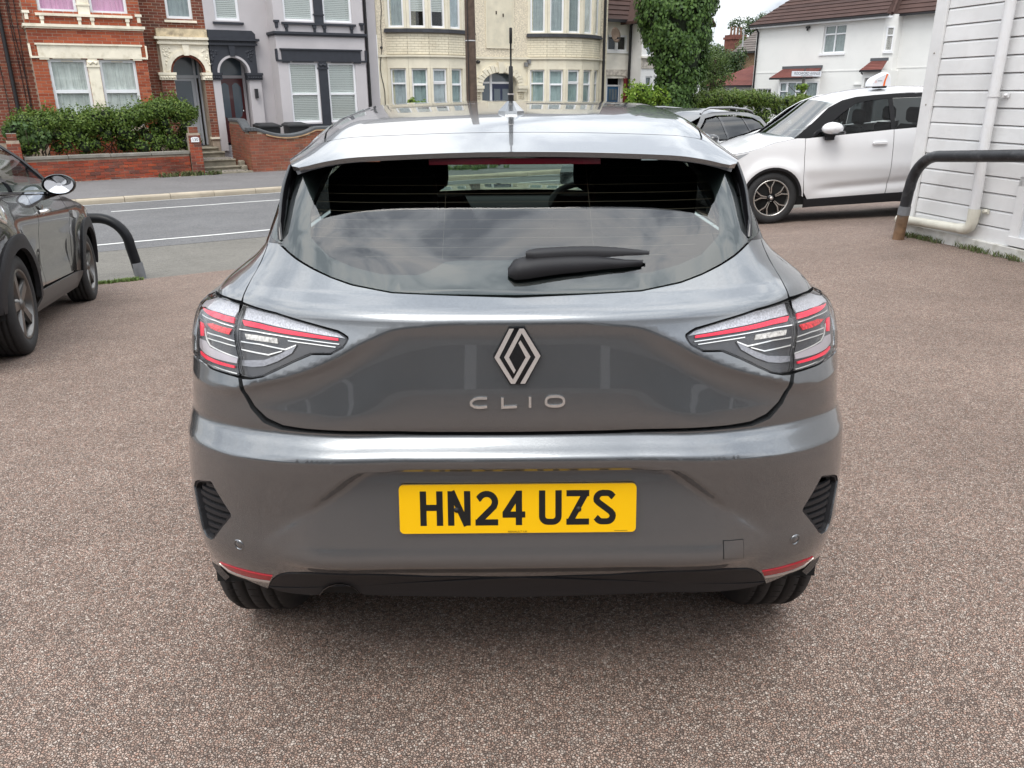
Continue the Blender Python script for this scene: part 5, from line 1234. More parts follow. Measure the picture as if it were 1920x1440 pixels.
bush('ivy_clump', 'small tuft of ivy climbing the foot of the street sign post', 'ivy', 26.85, 27.3, 22.62, 23.0, 1.1, lambda u: 1.72, .13, 16, 900, .07, L_lime, stems=1)
bush('shrub', 'lime green shrub between the ivy covered trunk and the clipped hedge', 'shrub', 22.0, 22.75, 24.2, 24.9, .6, lambda u: float(np.interp(u, [22, 22.3, 22.75], [1.95, 2.0, 1.6])), .2, 30, 1500, .11, L_lime, stems=2, spikes=12)
# ivy-clad trunk
tr = thing('ivy_clad_tree', 'tall tree trunk completely clad in dark green ivy beside the timbered house', 'tree', WF(20.7, 22.9, -.6))
T = MB(); T.tube([WF(20.6, 22.9, -.7), WF(20.65, 22.9, 1.5), WF(20.4, 22.9, 4), WF(20.4, 22.9, 7.5)], [.42, .36, .3, .12], 14); T.tube([WF(20.5, 22.9, 3), WF(21.3, 22.8, 5), WF(21.6, 22.9, 6.4)], [.2, .14, .06], 8); T.tube([WF(20.5, 22.9, 3.4), WF(19.6, 23, 5.2), WF(19.3, 23, 6.6)], [.2, .12, .05], 8); T.build('trunk', M_twig, tr)
zz_ = [-.6, .3, 1.27, 2.15, 3.0, 3.9, 4.6, 5.5, 6.4, 7.2]; lf = [20.35, 20.2, 19.95, 19.72, 19.35, 18.95, 18.9, 19.0, 19.4, 20.1]; rg = [21.0, 21.15, 21.25, 21.75, 21.85, 21.88, 22.0, 21.95, 21.6, 20.9]
cs = []
for k in range(520):
    z = random.uniform(-.5, 7.1); l, r = np.interp(z, zz_, lf), np.interp(z, zz_, rg); c = (l + r) / 2; hw = (r - l) / 2; a = random.uniform(0, 2 * pi); rr = random.uniform(.16, .34)
    cs.append((*WF(c + (hw - rr * .8) * cos(a), 22.9 + (hw * .8 - rr * .5) * sin(a), z), rr))
p, d = clumps(cs, 42000, .45); c0 = np.array(WF(20.6, 22.9, 0)); outw = p - c0; outw[:, 2] = 0
leaf_mesh('crown', p, outw / (np.linalg.norm(outw, axis=1, keepdims=True) + .1) + d * .7 + np.array([0, 0, .35]), .115, L_ivy, tr, tip=np.array([0, 0, -1.]), aspect=.75)
T = MB()
for k in range(len(zz_) - 1): pass
T.loft([[WF((l + r) / 2 + (r - l) / 2 * .72 * cos(a), 22.9 + (r - l) / 2 * .6 * sin(a), z) for a in np.linspace(0, 2 * pi, 18, endpoint=False)] for z, l, r in zip(zz_, lf, rg)], closed=True); T.build('shade_core', M_inner, tr)
q = []; dd = []
for k in range(26):                                           # loose shoots against the sky
    z = random.uniform(3.2, 6.8); r = np.interp(z, zz_, rg); ln = random.uniform(.15, .5)
    for i in range(12): f = i / 12; q.append(np.array(WF(r - .05 + ln * f, 22.9 + random.gauss(0, .05), z + .3 * ln * f + random.gauss(0, .03)))); dd.append(np.random.normal(size=3))
leaf_mesh('shoots', np.array(q), np.array(dd), .075, L_ivy, tr)
def far_tree(name, label, base, hgt, cl, n, size, lm, group='trees behind the houses'):
    t = thing(name, label, 'tree', base, group=group); b = Vector(base)
    T = MB(); T.tube([tuple(b), tuple(b + Vector((.1, 0, hgt * .5))), tuple(b + Vector((.2, .1, hgt * .9)))], [.28, .2, .05], 8)
    for k in range(6):
        c = random.choice(cl); T.tube([tuple(b + Vector((.1, 0, hgt * random.uniform(.3, .6)))), c[:3]], [.1, .03], 6)
    T.build('trunk', M_twig, t); p, d = clumps(cl, n, .5, .35); leaf_mesh('crown', p, d + np.array([0, 0, .3]), size, lm, t)
    return t
def blobs(u0, u1, n0, n1, z0, z1, r, k): return [(*WF(random.uniform(u0, u1), random.uniform(n0, n1), random.uniform(z0, z1)), r * random.uniform(.6, 1.2)) for _ in range(k)]
far_tree('garden_tree', 'dark dense tree between the ivy clad trunk and the low red roof', WF(40.2, 40.6, -.6), 5, blobs(38.9, 41.5, 39.9, 41.2, .2, 3.9, .62, 60), 17000, .15, L_tree)
far_tree('garden_tree', 'lighter green tree top in front of the chimney pots', WF(57, 54.5, -.6), 6.6, blobs(55.6, 59.4, 53.5, 55.5, 2.5, 5.6, .75, 34), 7000, .19, leaf_mat('pale_tree_leaf', [(.06, .10, .03), (.10, .15, .04), (.14, .17, .06)]))
far_tree('garden_tree', 'tree crown rising above the brown brick house roof', WF(66.5, 62, -.6), 8.6, blobs(64.5, 69, 60, 64, 5.0, 8.2, .8, 34), 7000, .22, L_tree)
far_tree('garden_tree', 'tall feathery tree beside the ivy clad trunk', WF(35.8, 36.8, -.6), 4.4, blobs(34.9, 36.7, 36.2, 37.4, .4, 3.7, .5, 36), 8000, .12, leaf_mat('feathery_leaf', [(.05, .09, .025), (.08, .13, .03), (.11, .16, .045)]))
# ------------------------------------------------------------------ the grey hatchback, seen from behind

CAR_YAW=math.radians(0.40); CAR_X0,CAR_Y0=0.0115,1.54
def pch(xk,yk,x):
    # monotone-ish cubic (PCHIP)
    xk=np.asarray(xk,float);yk=np.asarray(yk,float);h=np.diff(xk);d=np.diff(yk)/h
    m=np.zeros_like(yk);m[0]=d[0];m[-1]=d[-1]
    for i in range(1,len(xk)-1):
        if d[i-1]*d[i]>0:
            w1=2*h[i]+h[i-1];w2=h[i]+2*h[i-1];m[i]=(w1+w2)/(w1/d[i-1]+w2/d[i])
    x=np.clip(x,xk[0],xk[-1]);i=np.clip(np.searchsorted(xk,x,side='right')-1,0,len(xk)-2)
    t=(x-xk[i])/h[i];t2=t*t;t3=t2*t
    return (2*t3-3*t2+1)*yk[i]+(t3-2*t2+t)*h[i]*m[i]+(-2*t3+3*t2)*yk[i+1]+(t3-t2)*h[i]*m[i+1]
def sst(a,b,x):
    t=np.clip((x-a)/(b-a),0,1);return t*t*(3-2*t)
BZ=[.24,.30,.36,.40,.44,.48,.54,.60,.66,.715,.74,.757,.764,.775,.795,.815,.83,.85,.90,.95,1.0,1.03,1.054,1.063,1.075,1.087,1.10,1.115,1.16,1.22,1.30,1.37,1.40]
BY=[.150,.125,.098,.076,.054,.040,.032,.026,.015,.003,-.003,-.006,-.008,.000,.013,.026,.0225,.0215,.024,.029,.034,.0375,.040,.044,.056,.078,.105,.124,.180,.262,.378,.487,.536]
WZ=[.24,.34,.40,.46,.54,.60,.66,.72,.78,.84,.90,.95,.98,1.01,1.04,1.07,1.10,1.13,1.17,1.22,1.28,1.36,1.42]
WW=[.785,.820,.808,.806,.813,.820,.822,.820,.818,.814,.811,.814,.809,.797,.750,.722,.685,.644,.609,.595,.584,.559,.53]
DZ=[.24,.50,.62,.80,.95,1.05,1.12,1.20,1.4];DD=[.34,.34,.42,.52,.55,.52,.46,.38,.34]
NZ=[.24,.50,.80,1.0,1.06,1.12,1.20,1.4];NN=[3.0,3.0,2.8,2.7,2.8,3.3,4.0,4.4]
def crease_z(x):
    return pch([0,.12,.20,.24,.31,.366,.45,.53,.64,.75,1.2],[1.053,1.053,1.048,1.044,1.019,.987,.951,.926,.895,.888,.888],np.abs(x))
def build_table(dz=.004,ds=.006,smax=4.6):
    zs=np.arange(.26,1.392,dz);ss=np.arange(0,smax,ds)
    P=np.zeros((len(zs),len(ss),3))
    th=np.linspace(0,1,1500)**1.0*math.pi/2
    for i,z in enumerate(zs):
        W=pch(WZ,WW,z);D=pch(DZ,DD,z);n=pch(NZ,NN,z)
        xx=W*np.sin(th)**(2/n);
        yy=D*(1-np.cos(th)**(2/n))
        # forward extension
        ye=np.arange(yy[-1]+.01,4.3,.02)
        WB=np.interp(z,[.24,.5,.95,1.1,1.2,1.3,1.4],[.82,.87,.865,.775,.725,.675,.62]);wid=1+(WB/W-1)*sst(.4,1.6,ye)
        wid=wid*(1-.30*np.clip((ye-3.1)/.95,0,1)**2.5)
        xe=W*wid
        xa=np.concatenate([xx,xe]);ya=np.concatenate([yy,ye])
        # base centre profile with warp
        d=.018*(np.minimum(xa,.9)/.8)**3
        w=np.interp(z,[.38,.52,.74,.95],[0,1,1,0])
        yb=pch(BZ,BY,z+d*w)
        f=1-sst(.5,1.1,ya)          # profile features fade along the side
        y0=pch(BZ,BY,np.full_like(xa,.9)) if z<.95 else pch(BZ,BY,np.full_like(xa,z))
        y=ya+yb
        # below the shoulder crease the body stands fuller towards the corners
        zc=crease_z(xa)
        y=y-.34*np.clip(1.053-np.maximum(z,zc),0,None)*(1-sst(.16,.50,ya))*np.interp(z,[.55,.86],[.45,1.])
        v=zc-z
        A=(.004+.010*sst(.22,.40,xa))*(1-.6*sst(.60,.80,xa))*f
        L=.05
        y=y+np.where(v>0,(v/L)*np.exp(1-np.maximum(v,0)/L),0)*A*(1-sst(.10,.22,v))
        # number plate recess: leans back under the shelf, comes out flush at the bottom
        e=.737-(np.sqrt((xa-.335)**2+.015**2)+(xa-.335))*.5*.82
        v2=e-z
        wr=np.where(v2>0,1-np.exp(-np.maximum(v2,0)/.0025),0)*(1-sst(.44,.60,xa))
        yc2=pch([.30,.35,.40,.45,.475,.495,.515,.55,.62,.735,.80],[.125,.106,.084,.053,.029,.009,.002,.008,.021,.042,.055],np.full_like(xa,z))
        y=y+wr*(yc2-pch(BZ,BY,np.full_like(xa,z)))
        seg=np.hypot(np.diff(xa),np.diff(ya));s=np.concatenate([[0],np.cumsum(seg)])
        P[i,:,0]=np.interp(ss,s,xa);P[i,:,1]=np.interp(ss,s,y);P[i,:,2]=z
    # light smoothing along s to remove sampling steps
    ker=np.array([1,4,6,4,1])/16.
    for _ in range(2):
        Q=np.concatenate([P[:,2:0:-1]*[-1,1,1],P,np.repeat(P[:,-1:],2,1)],1)
        P=sum(ker[k]*Q[:,k:k+P.shape[1]] for k in range(5))
    Q=np.concatenate([P[:,1:0:-1]*[-1,1,1],P],1)
    du=np.gradient(Q,axis=1)[:,1:];dv=np.gradient(P,axis=0)
    N=np.cross(dv,du);N/=np.linalg.norm(N,axis=2,keepdims=True)+1e-12
    # outward: at centre should point -y
    if N[len(zs)//2,0,1]>0:N=-N
    return zs,ss,P,N
def car2world(p):
    c,s=math.cos(CAR_YAW),math.sin(CAR_YAW);p=np.asarray(p)
    return np.stack([c*p[...,0]-s*p[...,1]+CAR_X0,s*p[...,0]+c*p[...,1]+CAR_Y0,p[...,2]],-1)

K={
 'red_bar_inner':[(0.6325, 1.0357), (0.602, 1.0363), (0.5738, 1.0357), (0.5228, 1.0329), (0.4552, 1.0292), (0.4135, 1.026), (0.3754, 1.0232), (0.3752, 1.0185), (0.4131, 1.0205), (0.4544, 1.0225), (0.5209, 1.0252), (0.5706, 1.028), (0.6193, 1.0283)],
 'clear_inner':[(0.6281, 1.0603), (0.5254, 1.0553), (0.4352, 1.0422), (0.3759, 1.0322), (0.3598, 1.0234), (0.3736, 1.0251), (0.4137, 1.0281), (0.4555, 1.0314), (0.5234, 1.0353), (0.5746, 1.0382), (0.6309, 1.0382)],
 'chrome1':[(0.6349, 1.0206), (0.5811, 1.022), (0.5198, 1.0205), (0.4538, 1.0175), (0.3721, 1.0127), (0.373, 1.0109), (0.4537, 1.0155), (0.5194, 1.0186), (0.5803, 1.0202), (0.6337, 1.0189)],
 'chrome2':[(0.4918, 1.0122), (0.4327, 1.0097), (0.3798, 1.0066), (0.3807, 1.0049), (0.4327, 1.008), (0.4916, 1.0102)],
 'rev_light':[(0.6112, 1.0136), (0.5761, 1.0151), (0.5208, 1.0139), (0.5178, 1.0036), (0.5646, 1.0037), (0.6054, 1.0033)],
 'chrome3':[(0.6197, 0.9976), (0.5642, 0.9987), (0.4975, 0.9949), (0.471, 1.0054), (0.472, 1.0026), (0.4963, 0.9922), (0.564, 0.9963), (0.6194, 0.9952)],
 'chrome4':[(0.6169, 0.9824), (0.5395, 0.9807), (0.5039, 0.9912), (0.506, 0.9887), (0.5394, 0.9781), (0.6167, 0.9799)],
 'bowl_inner':[(0.6125, 0.9604), (0.5483, 0.9692), (0.5124, 0.9833), (0.4783, 1.0006), (0.471, 1.0037), (0.4821, 0.9876), (0.5164, 0.9693), (0.5501, 0.9565), (0.5811, 0.9511), (0.6119, 0.9497)],
 'clear_outer':[(0.8289, 1.0475), (0.7114, 1.0591), (0.6479, 1.0595), (0.6624, 1.0434), (0.6653, 1.0376), (0.7392, 1.0347), (0.8702, 1.0238), (0.954, 1.008), (0.9595, 1.0189)],
 'red_bar_outer':[(0.8839, 1.0195), (0.7653, 1.0319), (0.6643, 1.0359), (0.6581, 1.0275), (0.7174, 1.0263), (0.8061, 1.0229)],
 'red_block_outer':[(0.7744, 1.0082), (0.7409, 1.0157), (0.6562, 1.0176), (0.664, 1.0045), (0.7022, 1.0034), (0.7407, 1.0038)],
 'red_vert_outer':[(0.824, 1.0018), (0.8034, 1.0034), (0.7903, 0.9989), (0.7825, 0.9805), (0.7982, 0.9768)],
 'red_low_outer':[(0.7905, 0.9466), (0.7539, 0.9457), (0.7034, 0.9454), (0.6365, 0.9458), (0.6377, 0.9411), (0.6856, 0.9396), (0.7536, 0.9382), (0.7875, 0.9408)],
 'bowl_outer':[(0.8028, 0.9706), (0.7576, 0.9748), (0.7363, 0.9673), (0.6877, 0.9653), (0.6276, 0.9618), (0.6297, 0.9516), (0.7035, 0.9489), (0.762, 0.9486), (0.7958, 0.9538)],
 'chrome_o1':[(0.8325, 1.0166), (0.7333, 1.0222), (0.6524, 1.0227), (0.6509, 1.0211), (0.7299, 1.0206), (0.8247, 1.0156)],
 'chrome_o2':[(0.7561, 0.994), (0.6929, 0.997), (0.6379, 0.9956), (0.6376, 0.9931), (0.6924, 0.9947), (0.7551, 0.9915)],
 'chrome_o3':[(0.7499, 0.9835), (0.6907, 0.986), (0.6353, 0.9856), (0.6352, 0.9837), (0.6904, 0.9839), (0.7493, 0.9815)],
 'chrome_o4':[(0.7704, 0.9992), (0.7517, 0.9814), (0.7308, 0.9719), (0.6882, 0.9688), (0.6236, 0.9646), (0.6246, 0.9622), (0.6878, 0.9662), (0.7354, 0.9693), (0.7574, 0.9794), (0.7753, 0.9974)],
 'clear_low_outer':[(0.7968, 0.9252), (0.7028, 0.9296), (0.6275, 0.93), (0.6262, 0.9328), (0.7029, 0.9332), (0.7967, 0.929)],
 'vent':[(0.8271, 0.6152), (0.8056, 0.6398), (0.7817, 0.6525), (0.7247, 0.6693), (0.7188, 0.6683), (0.6676, 0.5949), (0.6687, 0.5875), (0.7362, 0.5107), (0.7533, 0.4991), (0.7765, 0.4986), (0.7874, 0.5129), (0.8042, 0.5626)],
 'reflector':[(0.7482, 0.4235), (0.7104, 0.4291), (0.6582, 0.431), (0.583, 0.4298), (0.5952, 0.4076), (0.6439, 0.4048), (0.6819, 0.4038), (0.7211, 0.4061)],
 'bumper_lip':[(0.7526, 0.3946), (0.6791, 0.3977), (0.5968, 0.4023), (0.6007, 0.394), (0.6831, 0.3864), (0.7584, 0.3819)],
 'frit':[(0.4757, 1.2783), (0.4796, 1.239), (0.4671, 1.1978), (0.4124, 1.1631), (0.3542, 1.1467), (0.29, 1.1356), (0.2124, 1.1343), (0.1854, 1.1427), (0.1529, 1.1574), (0.1242, 1.1601), (0.0053, 1.1595)],
 'glass_bot':[(0.1579, 1.1011), (0.2647, 1.104), (0.3538, 1.116), (0.4033, 1.1272), (0.4483, 1.1404), (0.4957, 1.1558), (0.5435, 1.1737)],
 'tg_top':[(0.1577, 1.0986), (0.2645, 1.1013), (0.3533, 1.1128), (0.4041, 1.1244), (0.4505, 1.1374), (0.4964, 1.1519), (0.54, 1.168), (0.576, 1.1796), (0.6107, 1.1827)],
 'tg_seam':[(0.628, 1.1734), (0.6251, 1.1388), (0.6353, 1.0984), (0.6357, 1.0763)],
 'lamp_top_cut':[(0.6321, 1.0674), (0.5252, 1.0608), (0.4358, 1.0476), (0.3733, 1.037), (0.3602, 1.0316), (0.3506, 1.0261)],
 'lamp_tip_cut':[(0.3493, 1.0212), (0.3525, 1.0142), (0.3605, 1.0038), (0.3883, 0.9894), (0.4313, 0.9869), (0.4719, 0.9698), (0.514, 0.9498), (0.5489, 0.9338), (0.5804, 0.9258), (0.6047, 0.9235)],
 'tg_low':[(0.6012, 0.9126), (0.5974, 0.896), (0.5773, 0.8656), (0.5471, 0.8428), (0.5084, 0.8299), (0.4557, 0.8265), (0.3378, 0.8247), (0.1937, 0.8209)],
 'lampI_top':[(0.6324, 1.0629), (0.5249, 1.0573), (0.4357, 1.044), (0.3756, 1.0334), (0.3624, 1.0286), (0.354, 1.024)],
 'lampI_low':[(0.3533, 1.0211), (0.356, 1.015), (0.3628, 1.0067), (0.3884, 0.9934), (0.4339, 0.9908), (0.4745, 0.9736), (0.5167, 0.9536), (0.5504, 0.9377), (0.5805, 0.9299), (0.6065, 0.9306)],
 'seam_in':[(0.6133, 0.9443), (0.6143, 0.9629), (0.6221, 0.9796), (0.6306, 0.9971), (0.6363, 1.0186), (0.643, 1.0362)],
 'seam_out':[(0.6433, 1.0352), (0.638, 1.0184), (0.6332, 0.9968), (0.6254, 0.9791), (0.6175, 0.9625), (0.6173, 0.9437)],
 'lampO_top':[(0.6453, 1.0616), (0.7143, 1.0617), (0.894, 1.041)],
 'lampO_low':[(0.7698, 0.9325), (0.7027, 0.9286), (0.6275, 0.9286), (0.6144, 0.9295)],
 'bump_top':[(0.1941, 0.8125), (0.3389, 0.8152), (0.457, 0.8165), (0.5153, 0.8174), (0.558, 0.8293), (0.5893, 0.8583), (0.6102, 0.8961), (0.6167, 0.9239)],
 'bump_lamp':[(0.6273, 0.9249), (0.7026, 0.9254), (0.7663, 0.9283)],
 'bump_lip':[(0.858, 0.356), (0.7599, 0.3947), (0.7072, 0.394), (0.6603, 0.3794), (0.6146, 0.3648)],
 'bump_val':[(0.6045, 0.3858), (0.5875, 0.4144), (0.5732, 0.4303), (0.5579, 0.4423), (0.5385, 0.4504), (0.4804, 0.4573), (0.3505, 0.456), (0.2126, 0.4407), (0.0884, 0.4367)],
 'val_low':[(0.6073, 0.3757), (0.5949, 0.3674), (0.5746, 0.3624), (0.5407, 0.3586), (0.4935, 0.3569)],
 'val_low2':[(0.3713, 0.3644), (0.2718, 0.3566), (0.0964, 0.3519)],
 'exhaust':[(0.4792, 0.3622), (0.466, 0.3842), (0.4485, 0.4008), (0.4283, 0.4114), (0.4116, 0.411), (0.3964, 0.4033), (0.3857, 0.3899), (0.3792, 0.3728)],
 'chrome_strip':[(0.7514, 0.4178), (0.7227, 0.4027), (0.683, 0.4008), (0.6449, 0.402), (0.5968, 0.4047), (0.6007, 0.3964), (0.6477, 0.3936), (0.6863, 0.392), (0.7271, 0.393)],
 'sensor_hi':[(0.6554, 0.5132)],
 'sensor_lo':[(0.2966, 0.3882)],
 'glass_left':[(1.152, 1.1291), (0.5548, 1.2657), (0.5682, 1.3189)],
 'recess':[(0.3422, 0.7179), (0.3805, 0.7103), (0.4478, 0.6493), (0.5318, 0.5727)],
 'crease':[(0.2386, 1.0455), (0.3015, 1.0214), (0.3528, 0.9921), (0.4313, 0.9579), (0.5025, 0.9337), (0.6054, 0.898), (0.7005, 0.8958)],
 'shelf':[(0.0125, 0.7626), (0.3741, 0.7662), (0.5351, 0.7618), (0.6863, 0.7517), (0.7709, 0.7457)],
 'letters':[(0.1009, 0.8991), (0.0, 0.8983)],
 'wiperp':[(0.0263, 1.1283)],
 'centre_low':[(0.0119, 0.82), (0.0119, 0.8118), (0.0136, 0.4346), (0.0136, 0.3497)],
 'plateL':[(0.2572, 0.6953), (0.2534, 0.5846)],
 'tow':[(0.4596, 0.5552), (0.4622, 0.511), (0.5165, 0.4984), (0.5102, 0.5504)],
}

ZS, SS, TP, TN = build_table()
def csurf(s, z):
    s = np.asarray(s, float); z = np.asarray(z, float); sg = np.where(s < 0, -1., 1.); a = np.abs(s)
    i = np.clip((z - ZS[0]) / (ZS[1] - ZS[0]), 0, len(ZS) - 1.001); j = np.clip(a / (SS[1] - SS[0]), 0, len(SS) - 1.001)
    i0 = i.astype(int); j0 = j.astype(int); fi = (i - i0)[:, None]; fj = (j - j0)[:, None]
    def bl(T): return (T[i0, j0] * (1 - fi) + T[i0 + 1, j0] * fi) * (1 - fj) + (T[i0, j0 + 1] * (1 - fi) + T[i0 + 1, j0 + 1] * fi) * fj
    P = bl(TP); N_ = bl(TN); P[:, 0] *= sg; N_[:, 0] *= sg; N_ /= np.linalg.norm(N_, axis=1, keepdims=True)
    return P, N_
def sy(y, z):
    i = int(np.clip(round((z - ZS[0]) / (ZS[1] - ZS[0])), 0, len(ZS) - 1)); return float(np.interp(y, TP[i, 60:, 1], SS[60:]))
def mir(L_): return [(-a, b) for a, b in L_][::-1]
def sym(half):                                              # half outline from the centre line out and back
    return [(-a, b) for a, b in half if a > 1e-6][::-1] + half
def off2(poly, d):
    """shrink an outline by d"""
    n = len(poly); A = sum(poly[i][0] * poly[(i + 1) % n][1] - poly[(i + 1) % n][0] * poly[i][1] for i in range(n)); sg = 1 if A > 0 else -1; out = []
    for i in range(n):
        p0, p1, p2 = (np.array(poly[(i + k) % n], float) for k in (-1, 0, 1)); d1 = p1 - p0; d2 = p2 - p1; d1 /= np.linalg.norm(d1) + 1e-9; d2 /= np.linalg.norm(d2) + 1e-9
        n1 = np.array([-d1[1], d1[0]]) * sg; n2 = np.array([-d2[1], d2[0]]) * sg; b = n1 + n2; b /= max(.6, 1 + n1 @ n2); out.append(tuple(p1 + b * d))
    return out

def paint_mat(name, base, metal, rough, flake=.12, coat=1.0):
    m = mat(name, base, rough, metal, coat=coat); t = m.node_tree; N = t.nodes.new; L = t.links.new; b = t.nodes['Principled BSDF']
    geo = N('ShaderNodeTexCoord'); v = N('ShaderNodeTexVoronoi'); v.inputs['Scale'].default_value = 900; L(geo.outputs['Object'], v.inputs[0])
    sp_ = N('ShaderNodeSeparateColor'); L(v.outputs['Color'], sp_.inputs[0]); mr_ = N('ShaderNodeMapRange'); mr_.inputs[3].default_value = 1 - flake; mr_.inputs[4].default_value = 1 + flake; L(sp_.outputs[0], mr_.inputs[0])
    sc = N('ShaderNodeVectorMath'); sc.operation = 'SCALE'; sc.inputs[0].default_value = base; L(mr_.outputs[0], sc.inputs['Scale']); L(sc.outputs[0], b.inputs['Base Color'])
    return m
M_paint = paint_mat('grey_metallic_paint', (.188, .198, .208), .82, .25)
M_gloss = mat('gloss_black', (.006, .006, .007), .06, spec=.6)
M_frit = mat('printed_black_glass', (.012, .011, .013), .35)
M_plas = mat('black_plastic', (.016, .016, .0185), .55, spec=.35, bump=.12, bscale=900)
M_rub = mat('rubber', (.018, .018, .019), .75, var=.2, vscale=40)
M_seal = mat('shadow_gap', (.006, .006, .006), .9)
M_int = mat('dark_interior', (.014, .014, .016), .9)
M_seat = mat('seat_fabric', (.012, .012, .014), .95)
M_chrome = mat('chrome', (.80, .79, .77), .12, .85)
M_satin = mat('satin_silver', (.66, .61, .58), .35, .6)
M_lamp_in = mat('lamp_housing', (.035, .035, .04), .22, spec=.7)
M_lamp_clear = mat('lamp_reflector', (.52, .53, .57), .3, .35, var=.3, vscale=260)
M_lamp_smoke = mat('lamp_smoke', (.26, .265, .29), .25, .4, var=.25, vscale=240)
M_lamp_red = mat('lamp_red', (.88, .010, .050), .3, spec=.5)
M_lamp_dred = mat('reflector_red', (.42, .008, .018), .2, spec=.6, var=.2, vscale=500)
M_lens = glass('lamp_lens', (.985, .985, .985), 1.4)
M_rglass = glass('rear_glass', (.60, .70, .66), 1.95)
M_tint = glass('tinted_side_glass', (.10, .11, .115), 1.6)
M_wscreen = glass('windscreen_glass', (.72, .80, .74), 1.5)

car = thing('hatchback_car', 'grey metallic hatchback seen from behind, its yellow plate reading HN24 UZS', 'car', (CAR_X0, CAR_Y0, 0), CAR_YAW, local=True)
# --- tailgate
CL = [z for s_, z in K['centre_low']]                         # heights on the centre line: tailgate edge, bumper edge, valance top, valance bottom
tg = [(0, 1.0945)] + K['tg_top'] + K['tg_seam'] + K['lamp_top_cut'] + K['lamp_tip_cut'] + K['tg_low'] + [(0, CL[0])]
xs_ = np.arange(0, .66, .006); cz_ = crease_z(xs_)
ex = [(sg * x, z + d) for sg in (-1, 1) for x, z in zip(xs_, cz_) for d in (-.004, 0, .004)]
tail = panel('tailgate', sym(tg), csurf, M_paint, car, h=.010, skirt=.014, extra=ex)
# --- rear window: pane, printed border, heating wires
gl = [(0, 1.099)] + K['glass_bot'] + K['glass_left'] + [(.575, 1.352), (.45, 1.366), (0, 1.374)]
pane = panel('rear_window', sym(gl), csurf, M_rglass, car, h=.02, skirt=.004)
fr = K['frit'][::-1]                                          # from the middle outwards
hole = [(0, fr[0][1])] + fr[1:] + [(.466, 1.312), (.44, 1.338), (.38, 1.350), (0, 1.357)]
hole = [(a, b) for a, b in hole]
panel('printed_border', sym(off2(gl, .001)), csurf, M_frit, pane, h=.02, off=-.004, skirt=.004, holes=[sym(hole)])
T = MB()
for k in range(11):
    z = 1.165 + k * .0165; lim = .465 if z > 1.19 else .40 if z > 1.165 else .33
    q, n_ = csurf(np.linspace(-lim, lim, 40), np.full(40, z)); q = q - n_ * .002; q2, _ = csurf(np.linspace(-lim, lim, 40), np.full(40, z + .0006)); q2 = q2 - n_ * .002
    T.loft([[tuple(p) for p in q], [tuple(p) for p in q2]])
for x in (-.16, .17):
    zz = np.linspace(1.16, 1.34, 20); q, n_ = csurf(np.full(20, x), zz); q2, _ = csurf(np.full(20, x + .0007), zz); T.loft([[tuple(p) for p in q - n_ * .002], [tuple(p) for p in q2 - n_ * .002]])
T.build('heating_wires', mat('copper_wire', (.10, .06, .04), .6), pane)
# gloss black side blades beside the window
GB, GL_ = K['glass_bot'][-1], K['glass_left']
fin = [(GB[0] + .006, GB[1] + .004), (.60, 1.1825), (.637, 1.1855), (.652, 1.24), (.670, 1.30), (.684, 1.343), (.63, 1.354), (.580, 1.352)] + [(a + .0045, b) for a, b in GL_[::-1]]
for sg in (0, 1): panel('window_blade', mir(fin) if sg else fin, csurf, M_gloss, car, h=.012, off=.001, skirt=.012)
for sg in (-1, 1):
    rows = []
    for z in np.linspace(1.185, 1.335, 16):
        s0 = float(np.interp(z, [1.1725, 1.2338, 1.2916, 1.331, 1.362], [.553, .5625, .5785, .579, .575])); q, n_ = csurf([(s0 - .006) * sg, (s0 + .014) * sg], [z, z]); w_ = float(np.interp(z, [1.185, 1.215, 1.335], [.001, .026, .058]))
        a, b = Vector(q[0]), Vector(q[1]); d = Vector((0, -1, 0)); rows.append([tuple(a), tuple(a + d * w_ + Vector((sg * .004, 0, 0))), tuple(a + d * w_ + Vector((sg * .012, .003, 0))), tuple(b + Vector((sg * .002, 0, 0)))])
    T = MB(); T.loft(rows); T.add(rows[-1], [(0, 1, 2, 3)]); T.build('spoiler_blade', M_gloss, car)
# --- dark inner shell that closes the gaps
T = MB()
rows = []
for z in np.arange(.345, 1.098, .012):
    s = np.concatenate([np.arange(-1.3, 1.301, .02)]); q, n_ = csurf(s, np.full(len(s), z)); rows.append([tuple(p) for p in q - n_ * .0165])
T.loft(rows); T.build('inner_shell', M_seal, car)
T = MB()
for sg in (-1, 1):
    rows = []
    for z in np.arange(1.098, 1.391, .012):
        lo_ = np.interp(z, [1.098, 1.16, 1.22, 1.279, 1.312, 1.36], [.46, .49, .495, .495, .495, .495]); s = np.linspace(lo_, 1.36, 18) * sg; q, n_ = csurf(s, np.full(18, z)); rows.append([tuple(p) for p in q - n_ * .02])
    T.loft(rows)
T.build('pillar_shell', M_seal, car)
# --- rear wings (quarter panels), doors and front wings
R_A, YA, ZA, YF = .365, .655, .31, 3.24
def arc(yc, t0, t1, n, r=R_A): return [(sy(yc + r * cos(t), max(.262, ZA + r * sin(t))), max(.262, ZA + r * sin(t))) for t in np.linspace(radians(t0), radians(t1), n)]
qp = [(.641, 1.0685), (.640, 1.09), (.6325, 1.12), (.6310, 1.15), (.641, 1.1865), (.656, 1.24), (.675, 1.30), (.689, 1.347), (.73, 1.372), (sy(.80, 1.386), 1.386), (sy(1.05, 1.386), 1.386), (sy(.93, 1.25), 1.25), (sy(.80, 1.06), 1.06), (sy(.86, .98), .98), (sy(1.08, .66), .66)] + arc(YA, 48, 118, 10) + [(sy(.42, .63), .63), (.985, .78), (.935, .905), (.945, .94), (1.0, .97), (.985, 1.02), (.894, 1.0445), (.80, 1.058), (.7143, 1.0652)]
